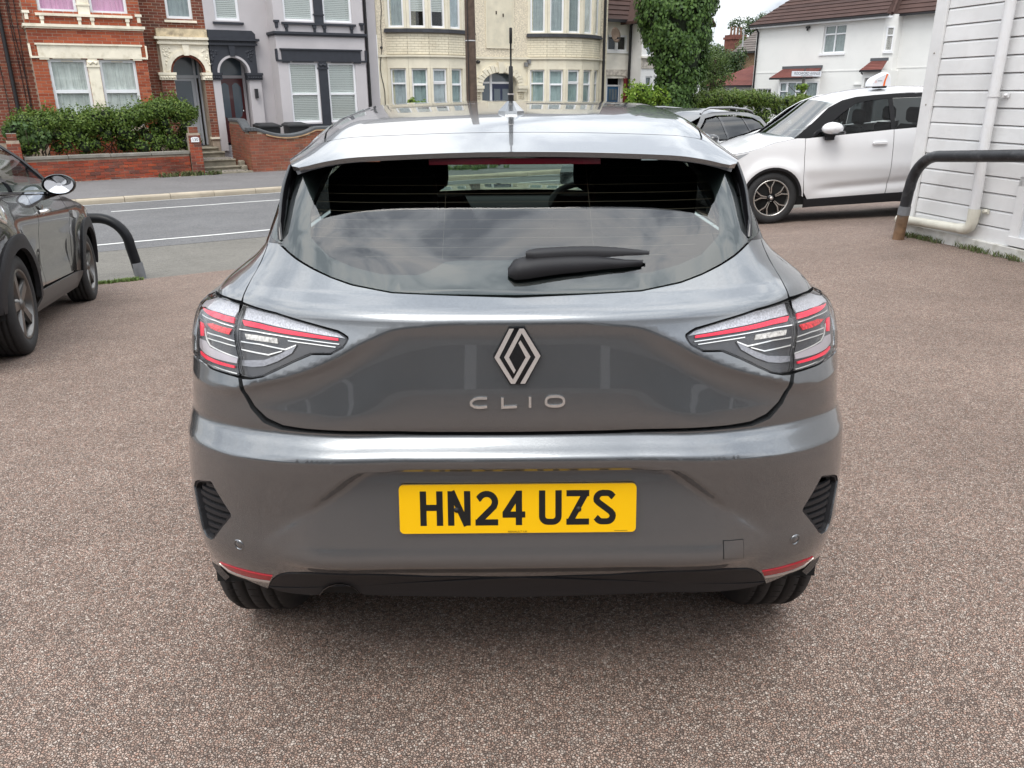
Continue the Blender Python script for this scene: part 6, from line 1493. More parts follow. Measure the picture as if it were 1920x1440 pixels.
for sg in (0, 1): panel('rear_wing', mir(qp) if sg else qp, csurf, M_paint, car, h=.016, skirt=.014)
rd = [(sy(.87, .975), .975), (sy(1.09, .66), .66)] + arc(YA, 44, 10, 6) + [(sy(1.05, .30), .30), (sy(1.66, .30), .30), (sy(1.70, .975), .975)]
fd = [(sy(1.71, .975), .975), (sy(1.67, .30), .30), (sy(2.70, .30), .30), (sy(2.76, .6), .6), (sy(2.72, .985), .985)]
fw_ = [(sy(2.73, .985), .985), (sy(2.77, .6), .6), (sy(2.71, .28), .28)] + arc(YF, 175, 5, 16) + [(sy(3.95, .30), .30), (sy(4.0, .70), .70), (sy(3.3, .93), .93)]
wr = [(sy(.98, 1.25), 1.25), (sy(1.06, 1.36), 1.36), (sy(1.66, 1.365), 1.365), (sy(1.68, .99), .99), (sy(.87, .99), .99), (sy(.86, 1.06), 1.06)]
wf = [(sy(1.72, .99), .99), (sy(1.71, 1.365), 1.365), (sy(2.05, 1.355), 1.355), (sy(2.66, 1.0), 1.0)]
bp_ = [(sy(1.665, 1.37), 1.37), (sy(1.70, 1.37), 1.37), (sy(1.712, .99), .99), (sy(1.685, .99), .99)]
ap_ = [(sy(2.06, 1.362), 1.362), (sy(2.14, 1.362), 1.362), (sy(2.80, 1.0), 1.0), (sy(2.68, .995), .995)]
for sg in (0, 1):
    f_ = mir if sg else (lambda q: q)
    panel('rear_door', f_(rd), csurf, M_paint, car, h=.04, skirt=.012); dr = panel('front_door', f_(fd), csurf, M_paint, car, h=.04, skirt=.012); panel('front_wing', f_(fw_), csurf, M_paint, car, h=.04, skirt=.012)
    panel('side_window', f_(wr), csurf, M_tint, car, h=.04, off=-.004, skirt=.002); panel('side_window', f_(wf), csurf, M_tint, car, h=.04, off=-.004, skirt=.002)
    panel('window_pillar', f_(bp_), csurf, M_gloss, car, h=.04, skirt=.01); panel('windscreen_pillar', f_(ap_), csurf, M_paint, car, h=.03, skirt=.02)
    sgn = -1 if sg else 1
    T = MB(); T.cbox(sgn * .845, sgn * .885, 1.95, 2.12, .84, .87, .008); T.build('handle', M_paint, dr)
    T = MB(); T.loft([[(sgn * (.86 + .19 * (.5 - .5 * cos(t))), 2.52 + .07 * math.sqrt(max(0, 1 - (.5 * r_) ** 2)) * 1 + r_ * .0, 1.0 + .075 * sin(t) * (1 - .1 * r_) + .01) for t in np.linspace(0, 2 * pi, 14)] for r_ in (0, 1)]); T.build('door_mirror', M_paint, car)
# bonnet, nose, windscreen: beyond the cabin
T = MB(); rows = []
for y in np.linspace(2.75, 4.0, 12):
    w_ = .80 - .14 * ((y - 2.75) / 1.25) ** 3; z0 = .985 - .10 * ((y - 2.75) / 1.25) ** 1.5 - .14 * max(0, (y - 3.7) / .3) ** 2
    rows.append([(x * w_, y, z0 + .035 * (1 - x * x)) for x in np.linspace(-1, 1, 13)])
T.loft(rows); T.build('bonnet', M_paint, car)
T = MB(); T.loft([[(x * w_, y - .14 * abs(x) ** 3, z) for x in np.linspace(-1, 1, 13)] for y, w_, z in ((3.98, .66, .84), (4.06, .70, .70), (4.08, .72, .55), (4.05, .74, .40), (3.98, .72, .26))]); T.build('front_bumper', M_paint, car)
def roofz(y): return pch([.33, .45, .55, .70, .80, 1.0, 1.2, 1.5, 1.8, 2.1, 2.3, 2.5], [1.3726, 1.3925, 1.4085, 1.430, 1.4405, 1.4535, 1.461, 1.4675, 1.4685, 1.462, 1.447, 1.424], y)
def roofw(y): return pch([.33, .42, .55, .8, 1.1, 1.6, 2.2, 2.5], [.499, .53, .562, .60, .63, .655, .645, .62], y)
def rsurf(x, y):
    x = np.asarray(x, float); y = np.asarray(y, float)
    def zz(x, y):
        t = np.abs(x) / roofw(y); return roofz(y) - .020 * t ** 2 - (.085 * (.22 + .78 * sst(.33, .85, y))) * np.clip((t - .70) / .30, 0, 1.3) ** 2
    z = zz(x, y); e_ = .004; dx = (zz(x + e_, y) - zz(x - e_, y)) / (2 * e_); dy = (zz(x, y + e_) - zz(x, y - e_)) / (2 * e_)
    N_ = np.stack([-dx, -dy, np.ones_like(x)], 1); N_ /= np.linalg.norm(N_, axis=1, keepdims=True)
    return np.stack([x, y, z], 1), N_
def edge(ys, k=1.0): return [(float(roofw(np.array([y]))[0]) * k, y) for y in ys]
dit = [(.452, .545), (.468, .552), (.476, .585), (.50, .72), (.528, .95), (.552, 1.3), (.566, 1.7), (.566, 2.1), (.55, 2.38)]
rp = [(0, .534), (.30, .535), (.430, .538)] + dit + [(0, 2.46)]
roof = panel('roof', sym([(a, b) for a, b in rp][::1]), rsurf, M_paint, car, h=.03, skirt=.012)
side_ = [(.4715, .5465), (.4815, .585), (.5055, .72), (.5335, .95), (.5575, 1.3), (.5715, 1.7), (.5715, 2.1), (.556, 2.37)] + edge(np.linspace(2.38, .536, 24), 1.0)
for sg in (0, 1): panel('roof_side', [(-a, b) for a, b in side_][::-1] if sg else side_, rsurf, M_paint, car, h=.02, skirt=.014)
spo = [(0, .331), (.25, .332), (.40, .334), (.47, .337), (.492, .345)] + edge((.38, .42, .47, .50, .531), .999) + [(.476, .5425), (.452, .5405), (.430, .5335), (.30, .5305), (0, .5295)]
spoiler = panel('spoiler', sym(spo), rsurf, M_paint, car, h=.012, skirt=.011)
T = MB(); T.loft([[(x * float(roofw(np.array([y]))[0]) * .985, y, float(rsurf([x * roofw(np.array([y]))[0] * .985], [y])[0][0, 2]) - .0112) for x in np.linspace(-1, 1, 31)] for y in (.334, .40, .48, .55, .70)]); T.build('spoiler_underside', M_frit, spoiler)
T = MB(); T.loft([[(x * .97 * float(roofw(np.array([y]))[0]), y, float(rsurf([x * .97 * roofw(np.array([y]))[0]], [y])[0][0, 2]) - .022) for x in np.linspace(-1, 1, 25)] for y in np.linspace(.55, 2.45, 20)]); T.build('headlining', M_int, car)
T = MB(); T.loft([[(x * .195, .336 + .004 * abs(x), z) for x in np.linspace(-1, 1, 12)] for z in (1.3590, 1.352, 1.345)], smooth=False); T.loft([[(x * .195, y, 1.345) for x in np.linspace(-1, 1, 12)] for y in (.336, .39)]); T.build('high_brake_light', mat('dark_red_lens', (.05, .002, .006), .15), car)
T = MB(); T.loft([[(x * .60, 2.44, 1.42 - .03 * x * x) for x in np.linspace(-1, 1, 9)], [(x * .72, 3.0, 1.01 - .03 * x * x) for x in np.linspace(-1, 1, 9)]]); T.build('windscreen', M_wscreen, car)
# --- bumper
bmp = [(0, CL[1])] + K['bump_top'] + K['bump_lamp'] + [(.83, .926), (.925, .900), (.975, .78), (sy(.41, .625), .625)] + arc(YA, 122, 184, 10, R_A + .006) + K['bump_lip'] + K['bump_val'] + [(0, CL[2])]
vent = K['vent']
xs_ = np.arange(0, .9, .008)
ex = []
for sg in (-1, 1):
    for x in xs_:
        for zc in (.757, .764, .716, .720):
            ex.append((sg * x, zc - .018 * (min(x, .9) / .8) ** 3 if zc > .75 else (zc + .017) - (math.sqrt((x - .335) ** 2 + .015 ** 2) + (x - .335)) * .5 * .82))
hv = [vent, mir(vent)]
bumper = panel('rear_bumper', sym(bmp), csurf, M_paint, car, h=.011, skirt=.014, holes=hv, extra=ex, hole_skirt=.035)
for sg in (0, 1):
    f_ = mir if sg else (lambda q: q)
    v_ = panel('bumper_vent', f_([(a * 1.0, b) for a, b in off2(vent, -.004)]), csurf, M_seal, car, h=.02, off=-.030, skirt=0)
    for k in range(8):
        z0 = min(b for a, b in vent) + .014 + k * .0185; zz = z0 + .009
        # slat spans the vent at this height
        cr = []
        for i in range(len(vent)):
            (a0, b0), (a1, b1) = vent[i], vent[(i + 1) % len(vent)]
            if (b0 - zz) * (b1 - zz) < 0: cr.append(a0 + (a1 - a0) * (zz - b0) / (b1 - b0))
        if len(cr) < 2: continue
        l, r_ = min(cr) + .006, max(cr) - .022
        panel('slat', f_([(l, z0 + .004), (r_, z0 - .002), (r_, z0 + .008), (l, z0 + .013)]), csurf, M_plas, v_, h=.02, off=-.010, skirt=.018)
    panel('vent_surround', f_(off2(vent, -.001)), csurf, M_plas, v_, h=.012, off=-.004, skirt=.02, holes=[f_(off2(vent, .006))], hole_skirt=.024)
    rf_ = panel('reflector', f_(K['reflector']), csurf, M_lamp_dred, car, h=.01, off=.0025, skirt=.006)
    panel('chrome_strip', f_(K['chrome_strip']), csurf, M_satin, rf_, h=.01, off=.0035, skirt=.006)
# lower black valance with the exhaust opening
vt = [(a, b - .003) for a, b in K['bump_val']]
right = vt + K['val_low'] + [(.42, .3585)] + K['val_low2']        # the plain half
leftp = vt + K['val_low'] + K['exhaust'] + K['val_low2']          # the half with the exhaust cut-out
vout = [(0, CL[2] - .003)] + [(0, CL[3])] + right[::-1]
vout = right[::-1] + [(0, CL[2] - .003)] + [(-a, b) for a, b in leftp] + [(0, CL[3])]
valance = panel('lower_valance', vout, csurf, M_plas, car, h=.012, off=.002, skirt=.03)
T = MB(); rows = []
for y_, z_ in ((.115, CL[3] + .002), (.18, .33), (.40, .27), (.7, .22), (3.6, .18)): rows.append([(x * (.60 if y_ < .2 else .72), y_ + (.10 * x * x if y_ < .2 else 0), z_) for x in np.linspace(-1, 1, 21)])
T.loft(rows); T.build('underbody', M_seal, car)
exh = [(-a, b) for a, b in K['exhaust']]
T = MB(); vs = []
for lift, dz in ((.004, -.003), (.007, .004)):
    for s_, z_ in exh: q, n_ = csurf([s_], [z_ + dz]); vs.append(tuple(q[0] + n_[0] * lift))
k = len(exh); T.add(vs, [(i, i + 1, k + 1 + i, k + i) for i in range(k - 1)])
T.build('exhaust_trim', mat('dark_satin', (.10, .10, .11), .3, .8), valance)
T = MB(); T.lathe([(.026, .16), (.0285, .0), (.031, -.002), (.031, .16)], (-.392, .205, .347), (0, 1, 0), 24); T.build('exhaust_pipe', mat('exhaust_steel', (.13, .125, .125), .35, 1.), car)
# parking sensors and towing-eye cover
def sensor(s, z, r, m_, ring):
    q, n_ = csurf([s], [z]); q = q[0]; n_ = Vector(n_[0]); T = MB(); T.lathe([(0, .0012), (r * .8, .0012), (r, -.001)], q, n_, 24); o = T.build('parking_sensor', m_, car)
    T = MB(); T.lathe([(r * 1.0, .0), (r * 1.12, .002), (r * 1.28, .002), (r * 1.4, -.001)], q, n_, 24); T.build('sensor_ring', ring, o)
for sg in (-1, 1): sensor(sg * K['sensor_hi'][0][0], K['sensor_hi'][0][1] + .002, .0105, M_paint, M_paint); sensor(sg * K['sensor_lo'][0][0], K['sensor_lo'][0][1] + .0017, .0085, M_seal, mat('sensor_ring', (.16, .16, .165), .35))
tc_ = K['tow']
cov = panel('towing_cover', off2(tc_, .0015), csurf, M_paint, car, h=.015, off=.0014, skirt=.006)
panel('cover_gap', tc_, csurf, M_seal, cov, h=.015, off=.0006, skirt=.002)
# --- tail lamps
lampI = K['lampI_top'] + K['lampI_low'] + K['seam_in']
lampO = K['seam_out'] + K['lampO_low'][::-1][:1] + K['lampO_low'][::-1][1:] + [(.835, .930), (.915, .908), (.940, .935), (1.0, .965), (.985, 1.0145)] + K['lampO_top'][::-1]
INN = (('red_light_bar', ['red_bar_inner'], M_lamp_red, .004), ('clear_reflector', ['clear_inner'], M_lamp_clear, .003), ('chrome_line', ['chrome1', 'chrome2', 'chrome3', 'chrome4'], M_chrome, .005), ('reversing_light', ['rev_light'], mat('reverse_lens', (.55, .53, .50), .2, .3, var=.5, vscale=130), .003), ('lamp_bowl', ['bowl_inner'], M_lamp_smoke, .004))
OUT = (('red_light_bar', ['red_bar_outer', 'red_vert_outer', 'red_low_outer'], M_lamp_red, .004), ('clear_reflector', ['clear_outer'], M_lamp_clear, .003), ('chrome_line', ['chrome_o1', 'chrome_o2', 'chrome_o3', 'chrome_o4', 'clear_low_outer'], M_chrome, .005), ('brake_light', ['red_block_outer'], mat('brake_lens', (.62, .03, .04), .2, .3, var=.6, vscale=160), .003), ('lamp_bowl', ['bowl_outer'], mat('lamp_bowl_grey', (.50, .46, .49), .25, .5), .004))
for sg in (0, 1):
    f_ = mir if sg else (lambda q: q)
    for nm, outl, feats in (('inner_tail_lamp', lampI, INN), ('outer_tail_lamp', lampO, OUT)):
        hs_ = panel(nm, f_(outl), csurf, M_lamp_in, car, h=.014, off=-.011, skirt=.004)
        for pn_, keys, m_, lift in feats:
            for kk in keys: panel(pn_, f_(K[kk]), csurf, m_, hs_, h=.008, off=-.011 + lift, skirt=lift - .0005)
        panel('lens', f_(outl), csurf, M_lens, hs_, h=.014, off=-.0005, skirt=.010)
        panel('lamp_rim', f_(outl), csurf, M_gloss, hs_, h=.010, off=-.001, skirt=.010, holes=[f_(off2(outl, .0017))], hole_skirt=.002)
# --- emblem: two interlaced diamonds on a black ground
PZ0, PZ1 = .9285, 1.0478
qa, _ = csurf([0, 0], [PZ0, PZ1]); EY0, EY1 = qa[0, 1] - .003, qa[1, 1] - .003
def EP(cx, cy, d):                                          # drawing units to the plane of the emblem
    x = (cx - 917) * .0001585; z = PZ1 - (cy - 160) * .0001500; t = (z - PZ0) / (PZ1 - PZ0); return (x, EY0 + (EY1 - EY0) * t - d, z)
def eplate(name, polys, d0, d1, m_, parent):
    T = MB(lambda a, b, c: EP(a, c, b))
    for p_ in polys: T.prism(p_, d1, d0)
    return T.build(name, m_, parent)
em = eplate('emblem', [[(815, 158), (1012, 158), (1232, 552), (1028, 955), (818, 955), (602, 560)]], -.004, .004, M_gloss, car)
eplate('emblem_line', [[(815, 175), (872, 175), (682, 570), (620, 570)], [(620, 570), (682, 570), (858, 885), (885, 940), (832, 940)], [(858, 885), (885, 940), (1087, 560), (1027, 570)], [(1087, 560), (1027, 570), (932, 372), (958, 335)]], .0042, .0068, M_satin, em)
eplate('emblem_line', [[(955, 940), (1017, 940), (1217, 550), (1153, 570)], [(1217, 550), (1153, 570), (975, 232), (1003, 175)], [(945, 175), (1003, 175), (975, 232)], [(945, 175), (975, 232), (807, 570), (747, 570)], [(747, 570), (807, 570), (893, 750), (872, 797)]], .0042, .0068, M_satin, em)
# chrome letters
LETT = {'C': [[(520, 1092), (470, 1088), (410, 1088), (355, 1100), (318, 1128), (308, 1152), (318, 1180), (355, 1205), (410, 1213), (470, 1210), (520, 1202)]], 'L': [[(720, 1080), (720, 1212), (908, 1205)]], 'I': [[(1080, 1072), (1080, 1218)]], 'O': [[(1405 + 118 * cos(t) * (abs(cos(t)) ** -.25 if abs(cos(t)) > .05 else 1), 1137 + 66 * sin(t) * (abs(sin(t)) ** -.25 if abs(sin(t)) > .05 else 1)) for t in np.linspace(0, 2 * pi, 28, endpoint=False)]]}
for ch_, paths in LETT.items():
    T = MB()
    for p_ in paths:
        p2 = [((a - 917) * .0001605, K['letters'][0][1] - .0105 - (b - 1145) * .0001600) for a, b in p_]
        v, f = ribbon(p2, .0052, closed=ch_ == 'O')
        q, n_ = csurf([x for x, z in v], [z for x, z in v]); n0 = len(v)
        top = [tuple(a) for a in q + n_ * .0045]; bot = [tuple(a) for a in q]
        k = len(f); rim = []
        cnt = {}
        for fc in f:
            for i in range(4): cnt[(fc[i], fc[(i + 1) % 4])] = 1
        rim = [(a, b, b + n0, a + n0) for (a, b) in cnt if (b, a) not in cnt]
        T.add(top + bot, [tuple(fc) for fc in f] + rim)
    T.build('letter', M_chrome, car)
# --- number plate
PW, PH = .520, .111
q, n_ = csurf([0, 0, 0], [.585, .638, .690]); pc = q[1]; tdir = Vector(q[2] - q[0]).normalized(); ndir = Vector((0, -tdir.z, tdir.y)).normalized()
if ndir.y > 0: ndir = -ndir
pc = Vector((0, pc[1], .6385)) + ndir * .009
def PL(x, z, d=0.): return tuple(Vector((x, 0, 0)) + pc + tdir * z + ndir * d)
T = MB(lambda a, b, c: PL(a, c, -b))
def rrect(w, h_, r, n=5): return [(sx * (w / 2 - r) + r * cos(t), sz * (h_ / 2 - r) + r * sin(t)) for sx, sz, t0 in ((1, 1, 0), (-1, 1, pi / 2), (-1, -1, pi), (1, -1, 3 * pi / 2)) for t in np.linspace(t0, t0 + pi / 2, n)]
T.prism(rrect(PW, PH, .010), 0, .006)
plate = T.build('number_plate', mat('plate_yellow', (.80, .46, .002), .30, spec=.4), car)
def bend(pts, r=.012):                                       # round the corners of a stroke
    return pts
GL = {
 'H': (.050, [[(.007, 0), (.007, .079)], [(.043, 0), (.043, .079)], [(.007, .0415), (.043, .0415)]]),
 'N': (.050, [[(.007, 0), (.007, .079)], [(.043, 0), (.043, .079)], [(.0085, .079), (.0415, 0)]]),
 '2': (.050, [[(.006, .060)] + [(.025 + .0185 * cos(t), .0535 + .0185 * sin(t)) for t in np.linspace(pi * .86, -.05 * pi, 12)] + [(.0405, .043), (.010, .012), (.0075, .007)], [(.0, .007), (.050, .007)]]),
 '4': (.050, [[(.036, 0), (.036, .079)], [(.036, .074), (.0075, .029), (.0075, .024)], [(.0, .0245), (.050, .0245)]]),
 'U': (.050, [[(.007, .079), (.007, .022)] + [(.020 + .013 * cos(t), .020 + .013 * sin(t)) for t in np.linspace(pi, 1.5 * pi, 6)] + [(.030 + .013 * cos(t), .020 + .013 * sin(t)) for t in np.linspace(1.5 * pi, 2 * pi, 6)] + [(.043, .022), (.043, .079)]]),
 'Z': (.050, [[(0, .072), (.050, .072)], [(.0435, .075), (.0065, .004)], [(0, .007), (.050, .007)]]),
 'S': (.050, [[(.0445, .0625)] + [(.030 + .013 * cos(t), .059 + .013 * sin(t)) for t in np.linspace(.15 * pi, .5 * pi, 5)] + [(.020 + .013 * cos(t), .059 + .013 * sin(t)) for t in np.linspace(.5 * pi, 1.1 * pi, 7)] + [(.012, .050), (.038, .030)] + [(.030 + .013 * cos(t), .020 + .013 * sin(t)) for t in np.linspace(.1 * pi, -.5 * pi, 7)] + [(.020 + .013 * cos(t), .020 + .013 * sin(t)) for t in np.linspace(-.5 * pi, -.85 * pi, 5)] + [(.0055, .0165)]]),
}
xk = {0: ('H', .0455), 1: ('N', .1062), 2: ('2', .1665), 3: ('4', .2262), 4: ('U', .3062), 5: ('Z', .3665), 6: ('S', .4255)}
M_char_blk = mat('plate_black', (.008, .008, .008), .35)
for k, (c_, x0) in xk.items():
    T = MB(lambda a, b, c: PL(a, c, b))
    for li, p_ in enumerate(GL[c_][1]):
        v, f = ribbon(p_, .0140); T.add([(x0 - PW / 2 + x, .0004 + .00012 * li, z - .0395 + .002) for x, z in v], f)
    T.build('character', M_char_blk, plate)
for txt, x, z, sz in (('RENAULT UK', -.0005, -.0525, .0062), ):
    v, f = text_mesh(txt, sz); T = MB(lambda a, b, c: PL(a, c, b)); T.add([(x + a * 1.15, .0005, z + b) for a, b, c in v], f); T.build('small_print', M_char_blk, plate)
T = MB(lambda a, b, c: PL(a, c, b))
for k in range(12): T.add([(.213 + k * .0024, .0005, -.0525), (.2147 + k * .0024, .0005, -.0525), (.2147 + k * .0024, .0005, -.0512), (.213 + k * .0024, .0005, -.0512)], [(0, 1, 2, 3)])
T.build('small_print', M_char_blk, plate)
for x in (-.1348, .1335):
    T = MB(); T.lathe([(0, .003), (.005, .0025), (.0062, 0)], PL(x, -.0015, .0005), ndir, 16); T.build('plate_screw', M_plas, plate)
# --- wiper
def wp(s, z, d): q, n_ = csurf([s], [z]); return tuple(q[0] + n_[0] * d)
T = MB(); rows = []
for t in np.linspace(0, 1, 22):                              # tapering arm: centre line over the glass, width and height
    s = -.018 + (.272 + .018) * t; zc = 1.1335 + .0135 * t + .006 * sin(pi * min(1, t * 1.15)); w_ = np.interp(t, [0, .04, .12, .3, .55, .75, 1], [.006, .014, .0165, .0155, .013, .008, .003]); h_ = np.interp(t, [0, .05, .2, .6, 1], [.010, .030, .032, .024, .014])
    rows.append([wp(s, zc - w_, .006), wp(s, zc - w_ * .9, h_ * .7), wp(s, zc - w_ * .3, h_), wp(s, zc + w_ * .5, h_), wp(s, zc + w_, h_ * .6), wp(s, zc + w_, .008)])
T.loft(rows); T.add(rows[0], [(0, 1, 2, 3, 4, 5)]); T.add(rows[-1], [(5, 4, 3, 2, 1, 0)]); wiper = T.build('wiper', M_plas, car)
T = MB(); rows = []
for t in np.linspace(0, 1, 16):
    s = .02 + .265 * t; zc = 1.1485 + .0065 * t + .0065 * sin(pi * t * .9); w_ = np.interp(t, [0, .05, .65, 1], [.004, .0095, .008, .003])
    rows.append([wp(s, zc - w_, .02), wp(s, zc - w_ * .5, .042 - .018 * t), wp(s, zc + w_ * .6, .042 - .018 * t), wp(s, zc + w_, .020)])
T.loft(rows); T.add(rows[0], [(0, 1, 2, 3)]); T.add(rows[-1], [(3, 2, 1, 0)]); T.build('wiper_arm', M_plas, wiper)
T = MB(); T.loft([[wp(s, 1.129 + .055 * (s + .0) , .002), wp(s, 1.131 + .055 * s, .012)] for s in np.linspace(.03, .27, 10)]); T.build('wiper_blade', M_rub, wiper)
# --- aerial
ax_, ay_ = -.004, .86
az_ = float(rsurf([ax_], [ay_])[0][0, 2])
T = MB(); rows = []
for h_, wx, y0, y1 in ((0, .037, -.055, .085), (.008, .036, -.052, .08), (.022, .022, -.030, .05), (.034, .011, -.012, .022)):
    rows.append([(ax_ + a * wx, ay_ + b, az_ + h_ - .004) for a, b in ((-.45, y0), (.45, y0), (1, y0 * .3), (.8, y1 * .6), (0, y1), (-.8, y1 * .6), (-1, y0 * .3))])
T.loft(rows, smooth=False, closed=True); T.add(rows[-1], [tuple(range(7))]); ant = T.build('aerial_base', M_paint, car)
T = MB(); T.tube([(ax_, ay_, az_ + .022), (ax_, ay_ - .004, az_ + .045), (ax_, ay_ - .006, az_ + .052), (ax_, ay_ - .02, az_ + .12), (ax_, ay_ - .0205, az_ + .122), (ax_, ay_ - .034, az_ + .178), (ax_, ay_ - .0342, az_ + .179), (ax_, ay_ - .044, az_ + .216), (ax_, ay_ - .0442, az_ + .2175)], [.0085, .0078, .0068, .0058, .0028, .0025, .0042, .0042, .002], 12); T.build('mast', M_rub, ant)
T = MB(); T.lathe([(.0088, 0), (.0092, .002), (.0088, .004)], (ax_, ay_ - .0045, az_ + .047), (0, -.1, 1), 16); T.build('mast_ring', M_satin, ant)
# --- wheels
def wheel_thing(parent, c, side, R=.315, w=.205, rim=.225, m_rim=None, style='plain', spin=.3):
    """side = direction (unit vector) the outer face looks to"""
    c = Vector(c); ax = Vector(side); hw = w / 2
    T = MB(); pr = [(rim - .005, hw - .012), (rim + .01, hw - .002), (rim + .035, hw + .004), (R - .035, hw - .002), (R - .014, hw - .012), (R - .004, hw - .028)]
    g = []
    for gx in (-.055, -.02, .02, .055): g += [(R, gx * w / .205 + .0048), (R - .0085, gx * w / .205 + .0035), (R - .0085, gx * w / .205 - .0035), (R, gx * w / .205 - .0048)]
    g.sort(key=lambda q: -q[1]); pr += g + [(R - .004, -hw + .028), (R - .014, -hw + .012), (R - .035, -hw + .002), (rim + .035, -hw - .004), (rim, -hw + .01)]
    T.lathe(pr, c, ax, 72)
    wl = T.build('wheel', M_rub, parent)
    T = MB()                                                  # tread sipes
    a_ = ax.orthogonal().normalized(); b_ = ax.cross(a_)
    if style == 'tread':
        for k in range(60):
            t = 2 * pi * k / 60
            for o_, ln in ((.055, .014), (-.055, .014), (.0, .012)):
                for sgn_ in (1,):
                    vs = []
                    for dt, oo in ((-.006, -ln), (.006, -ln), (.016, ln), (.004, ln)):
                        d = a_ * cos(t + dt) + b_ * sin(t + dt); vs.append(tuple(c + d * (R + .0006 - 0) + ax * (o_ + oo)))
                    T.add(vs, [(0, 1, 2, 3)])
        props(T.build('tread_cuts', M_seal, wl), kind='stuff')
    m_rim = m_rim or M_satin
    T = MB(); T.lathe([(rim, hw - .012), (rim - .008, hw - .004), (rim - .02, hw - .012), (rim - .03, -.02), (rim - .03, -hw + .02)], c, ax, 48); rm = T.build('rim', m_rim, wl)
    T = MB(); T.lathe([(0, hw - .055), (rim - .03, hw - .075), (rim - .03, hw - .09)], c, ax, 32); T.build('brake_disc', M_seal, wl)
    def spoke(t, w0, w1, r0, r1, h0, h1, dt=0., m_=m_rim, cut=None):
        d = a_ * cos(t) + b_ * sin(t); e_ = -a_ * sin(t) + b_ * cos(t); d2 = a_ * cos(t + dt) + b_ * sin(t + dt); e2 = -a_ * sin(t + dt) + b_ * cos(t + dt)
        T = MB(); v = []
        for (dd, ee, r_, ww, hh) in ((d, e_, r0, w0, h0), (d2, e2, r1, w1, h1)):
            v += [tuple(c + dd * r_ + ee * ww + ax * (hh - .02)), tuple(c + dd * r_ + ee * ww * .8 + ax * hh), tuple(c + dd * r_ - ee * ww * .8 + ax * hh), tuple(c + dd * r_ - ee * ww + ax * (hh - .02))]
        T.add(v, [(0, 1, 5, 4), (1, 2, 6, 5), (2, 3, 7, 6), (3, 0, 4, 7), (0, 3, 2, 1), (4, 5, 6, 7)]); return T.build('spoke', m_, wl)
    if style in ('five', 'plain', 'tread'):
        for k in range(5): spoke(spin + 2 * pi * k / 5, .026, .038, .03, rim - .012, hw - .022, hw - .016)
    elif style == 'fork':
        for k in range(5):
            t = spin + 2 * pi * k / 5
            for q in (-1, 1):
                spoke(t + q * .13, .006, .010, .06, rim * .62, hw - .018, hw - .012, -q * .02); spoke(t + q * .12, .010, .009, rim * .60, rim - .010, hw - .012, hw - .012, q * .17)
        for k in range(5): spoke(spin + 2 * pi * k / 5, .022, .014, .04, rim - .03, hw - .05, hw - .045, 0, M_gloss)
    T = MB(); T.lathe([(0, hw - .008), (.026, hw - .010), (.034, hw - .018), (.055, hw - .03), (.058, hw - .06)], c, ax, 24); T.build('hub', M_gloss if style == 'fork' else m_rim, wl)
    if style == 'fork': T = MB(); T.lathe([(0, hw - .004), (.020, hw - .006), (.022, hw - .012)], c, ax, 20); T.build('hub_cap', M_satin, wl)
    return wl
for sx in (-1, 1):
    wheel_thing(car, (sx * .735, YA, .313), (sx, 0, 0), R=.313, style='tread'); wheel_thing(car, (sx * .735, YF, .313), (sx, 0, 0), R=.313)
for sx in (-1, 1):
    for yc in (YA, YF): MB().loft([[(sx * x, yc + .36 * cos(t), .31 + .36 * sin(t)) for t in np.linspace(-.1, pi + .1, 14)] for x in (.60, .80)]).build('wheel_arch_liner', M_seal, car)
# --- cabin
def soft(T, x0, x1, y0, y1, z0, z1, r=.05, tilt=0.):
    rows = []
    for k, t in enumerate(np.linspace(0, 1, 7)):
        z = z0 + (z1 - z0) * t; ins = r * (1 - math.sqrt(max(0, 1 - (2 * t - 1) ** 4))) ; ring = []
        for a in np.linspace(0, 2 * pi, 20, endpoint=False):
            cx, sx_ = cos(a), sin(a); ex_ = (abs(cx) ** .45) * (1 if cx > 0 else -1); ey_ = (abs(sx_) ** .6) * (1 if sx_ > 0 else -1)
            ring.append(((x0 + x1) / 2 + ex_ * ((x1 - x0) / 2 - ins), (y0 + y1) / 2 + ey_ * ((y1 - y0) / 2 - ins * .5) - tilt * (z - z0), z))
        rows.append(ring)
    T.loft(rows, closed=True); T.add(rows[-1], [tuple(range(20))]); return T
T = MB()
soft(T, -.62, .62, .86, 1.0, .55, 1.13, .04, .16)
for x in (-.37, .37): soft(T, x - .155, x + .155, .76, .86, 1.10, 1.315, .05, .1)
soft(T, -.12, .12, .78, .86, 1.09, 1.17, .03, .1)
T.build('rear_seat', M_seat, car)
for x in (-.37, .37):
    T = MB(); soft(T, x - .25, x + .25, 1.72, 1.86, .5, 1.12, .06, .22); soft(T, x - .13, x + .13, 1.60, 1.69, 1.13, 1.31, .05, .15); T.build('front_seat', M_seat, car)
T = MB(); T.loft([[(x * .72, y, z) for x in np.linspace(-1, 1, 9)] for y, z in ((2.42, .70), (2.45, .90), (2.6, .985), (3.0, .99))]); T.build('dashboard', M_int, car)
T = MB(); T.loft([[(x * .52, y, z) for x in np.linspace(-1, 1, 9)] for y, z in ((.30, 1.03), (.75, 1.05), (.80, .6))]); T.build('parcel_shelf', M_int, car)
T = MB(); q = Vector((0, -.42, .90)).normalized(); sxv = Vector((1, 0, 0)); syv = q.cross(sxv)
cw = Vector((.38, 2.30, 1.0)); T.tube([tuple(cw + sxv * .185 * cos(t) + syv * .185 * sin(t)) for t in np.linspace(0, 2 * pi, 33)], .015, 8, caps=False)
T.tube([tuple(cw - sxv * .17), tuple(cw + sxv * .17)], .022, 8); T.tube([tuple(cw), tuple(cw - syv * .17)], .02, 8); T.build('steering_wheel', M_int, car)
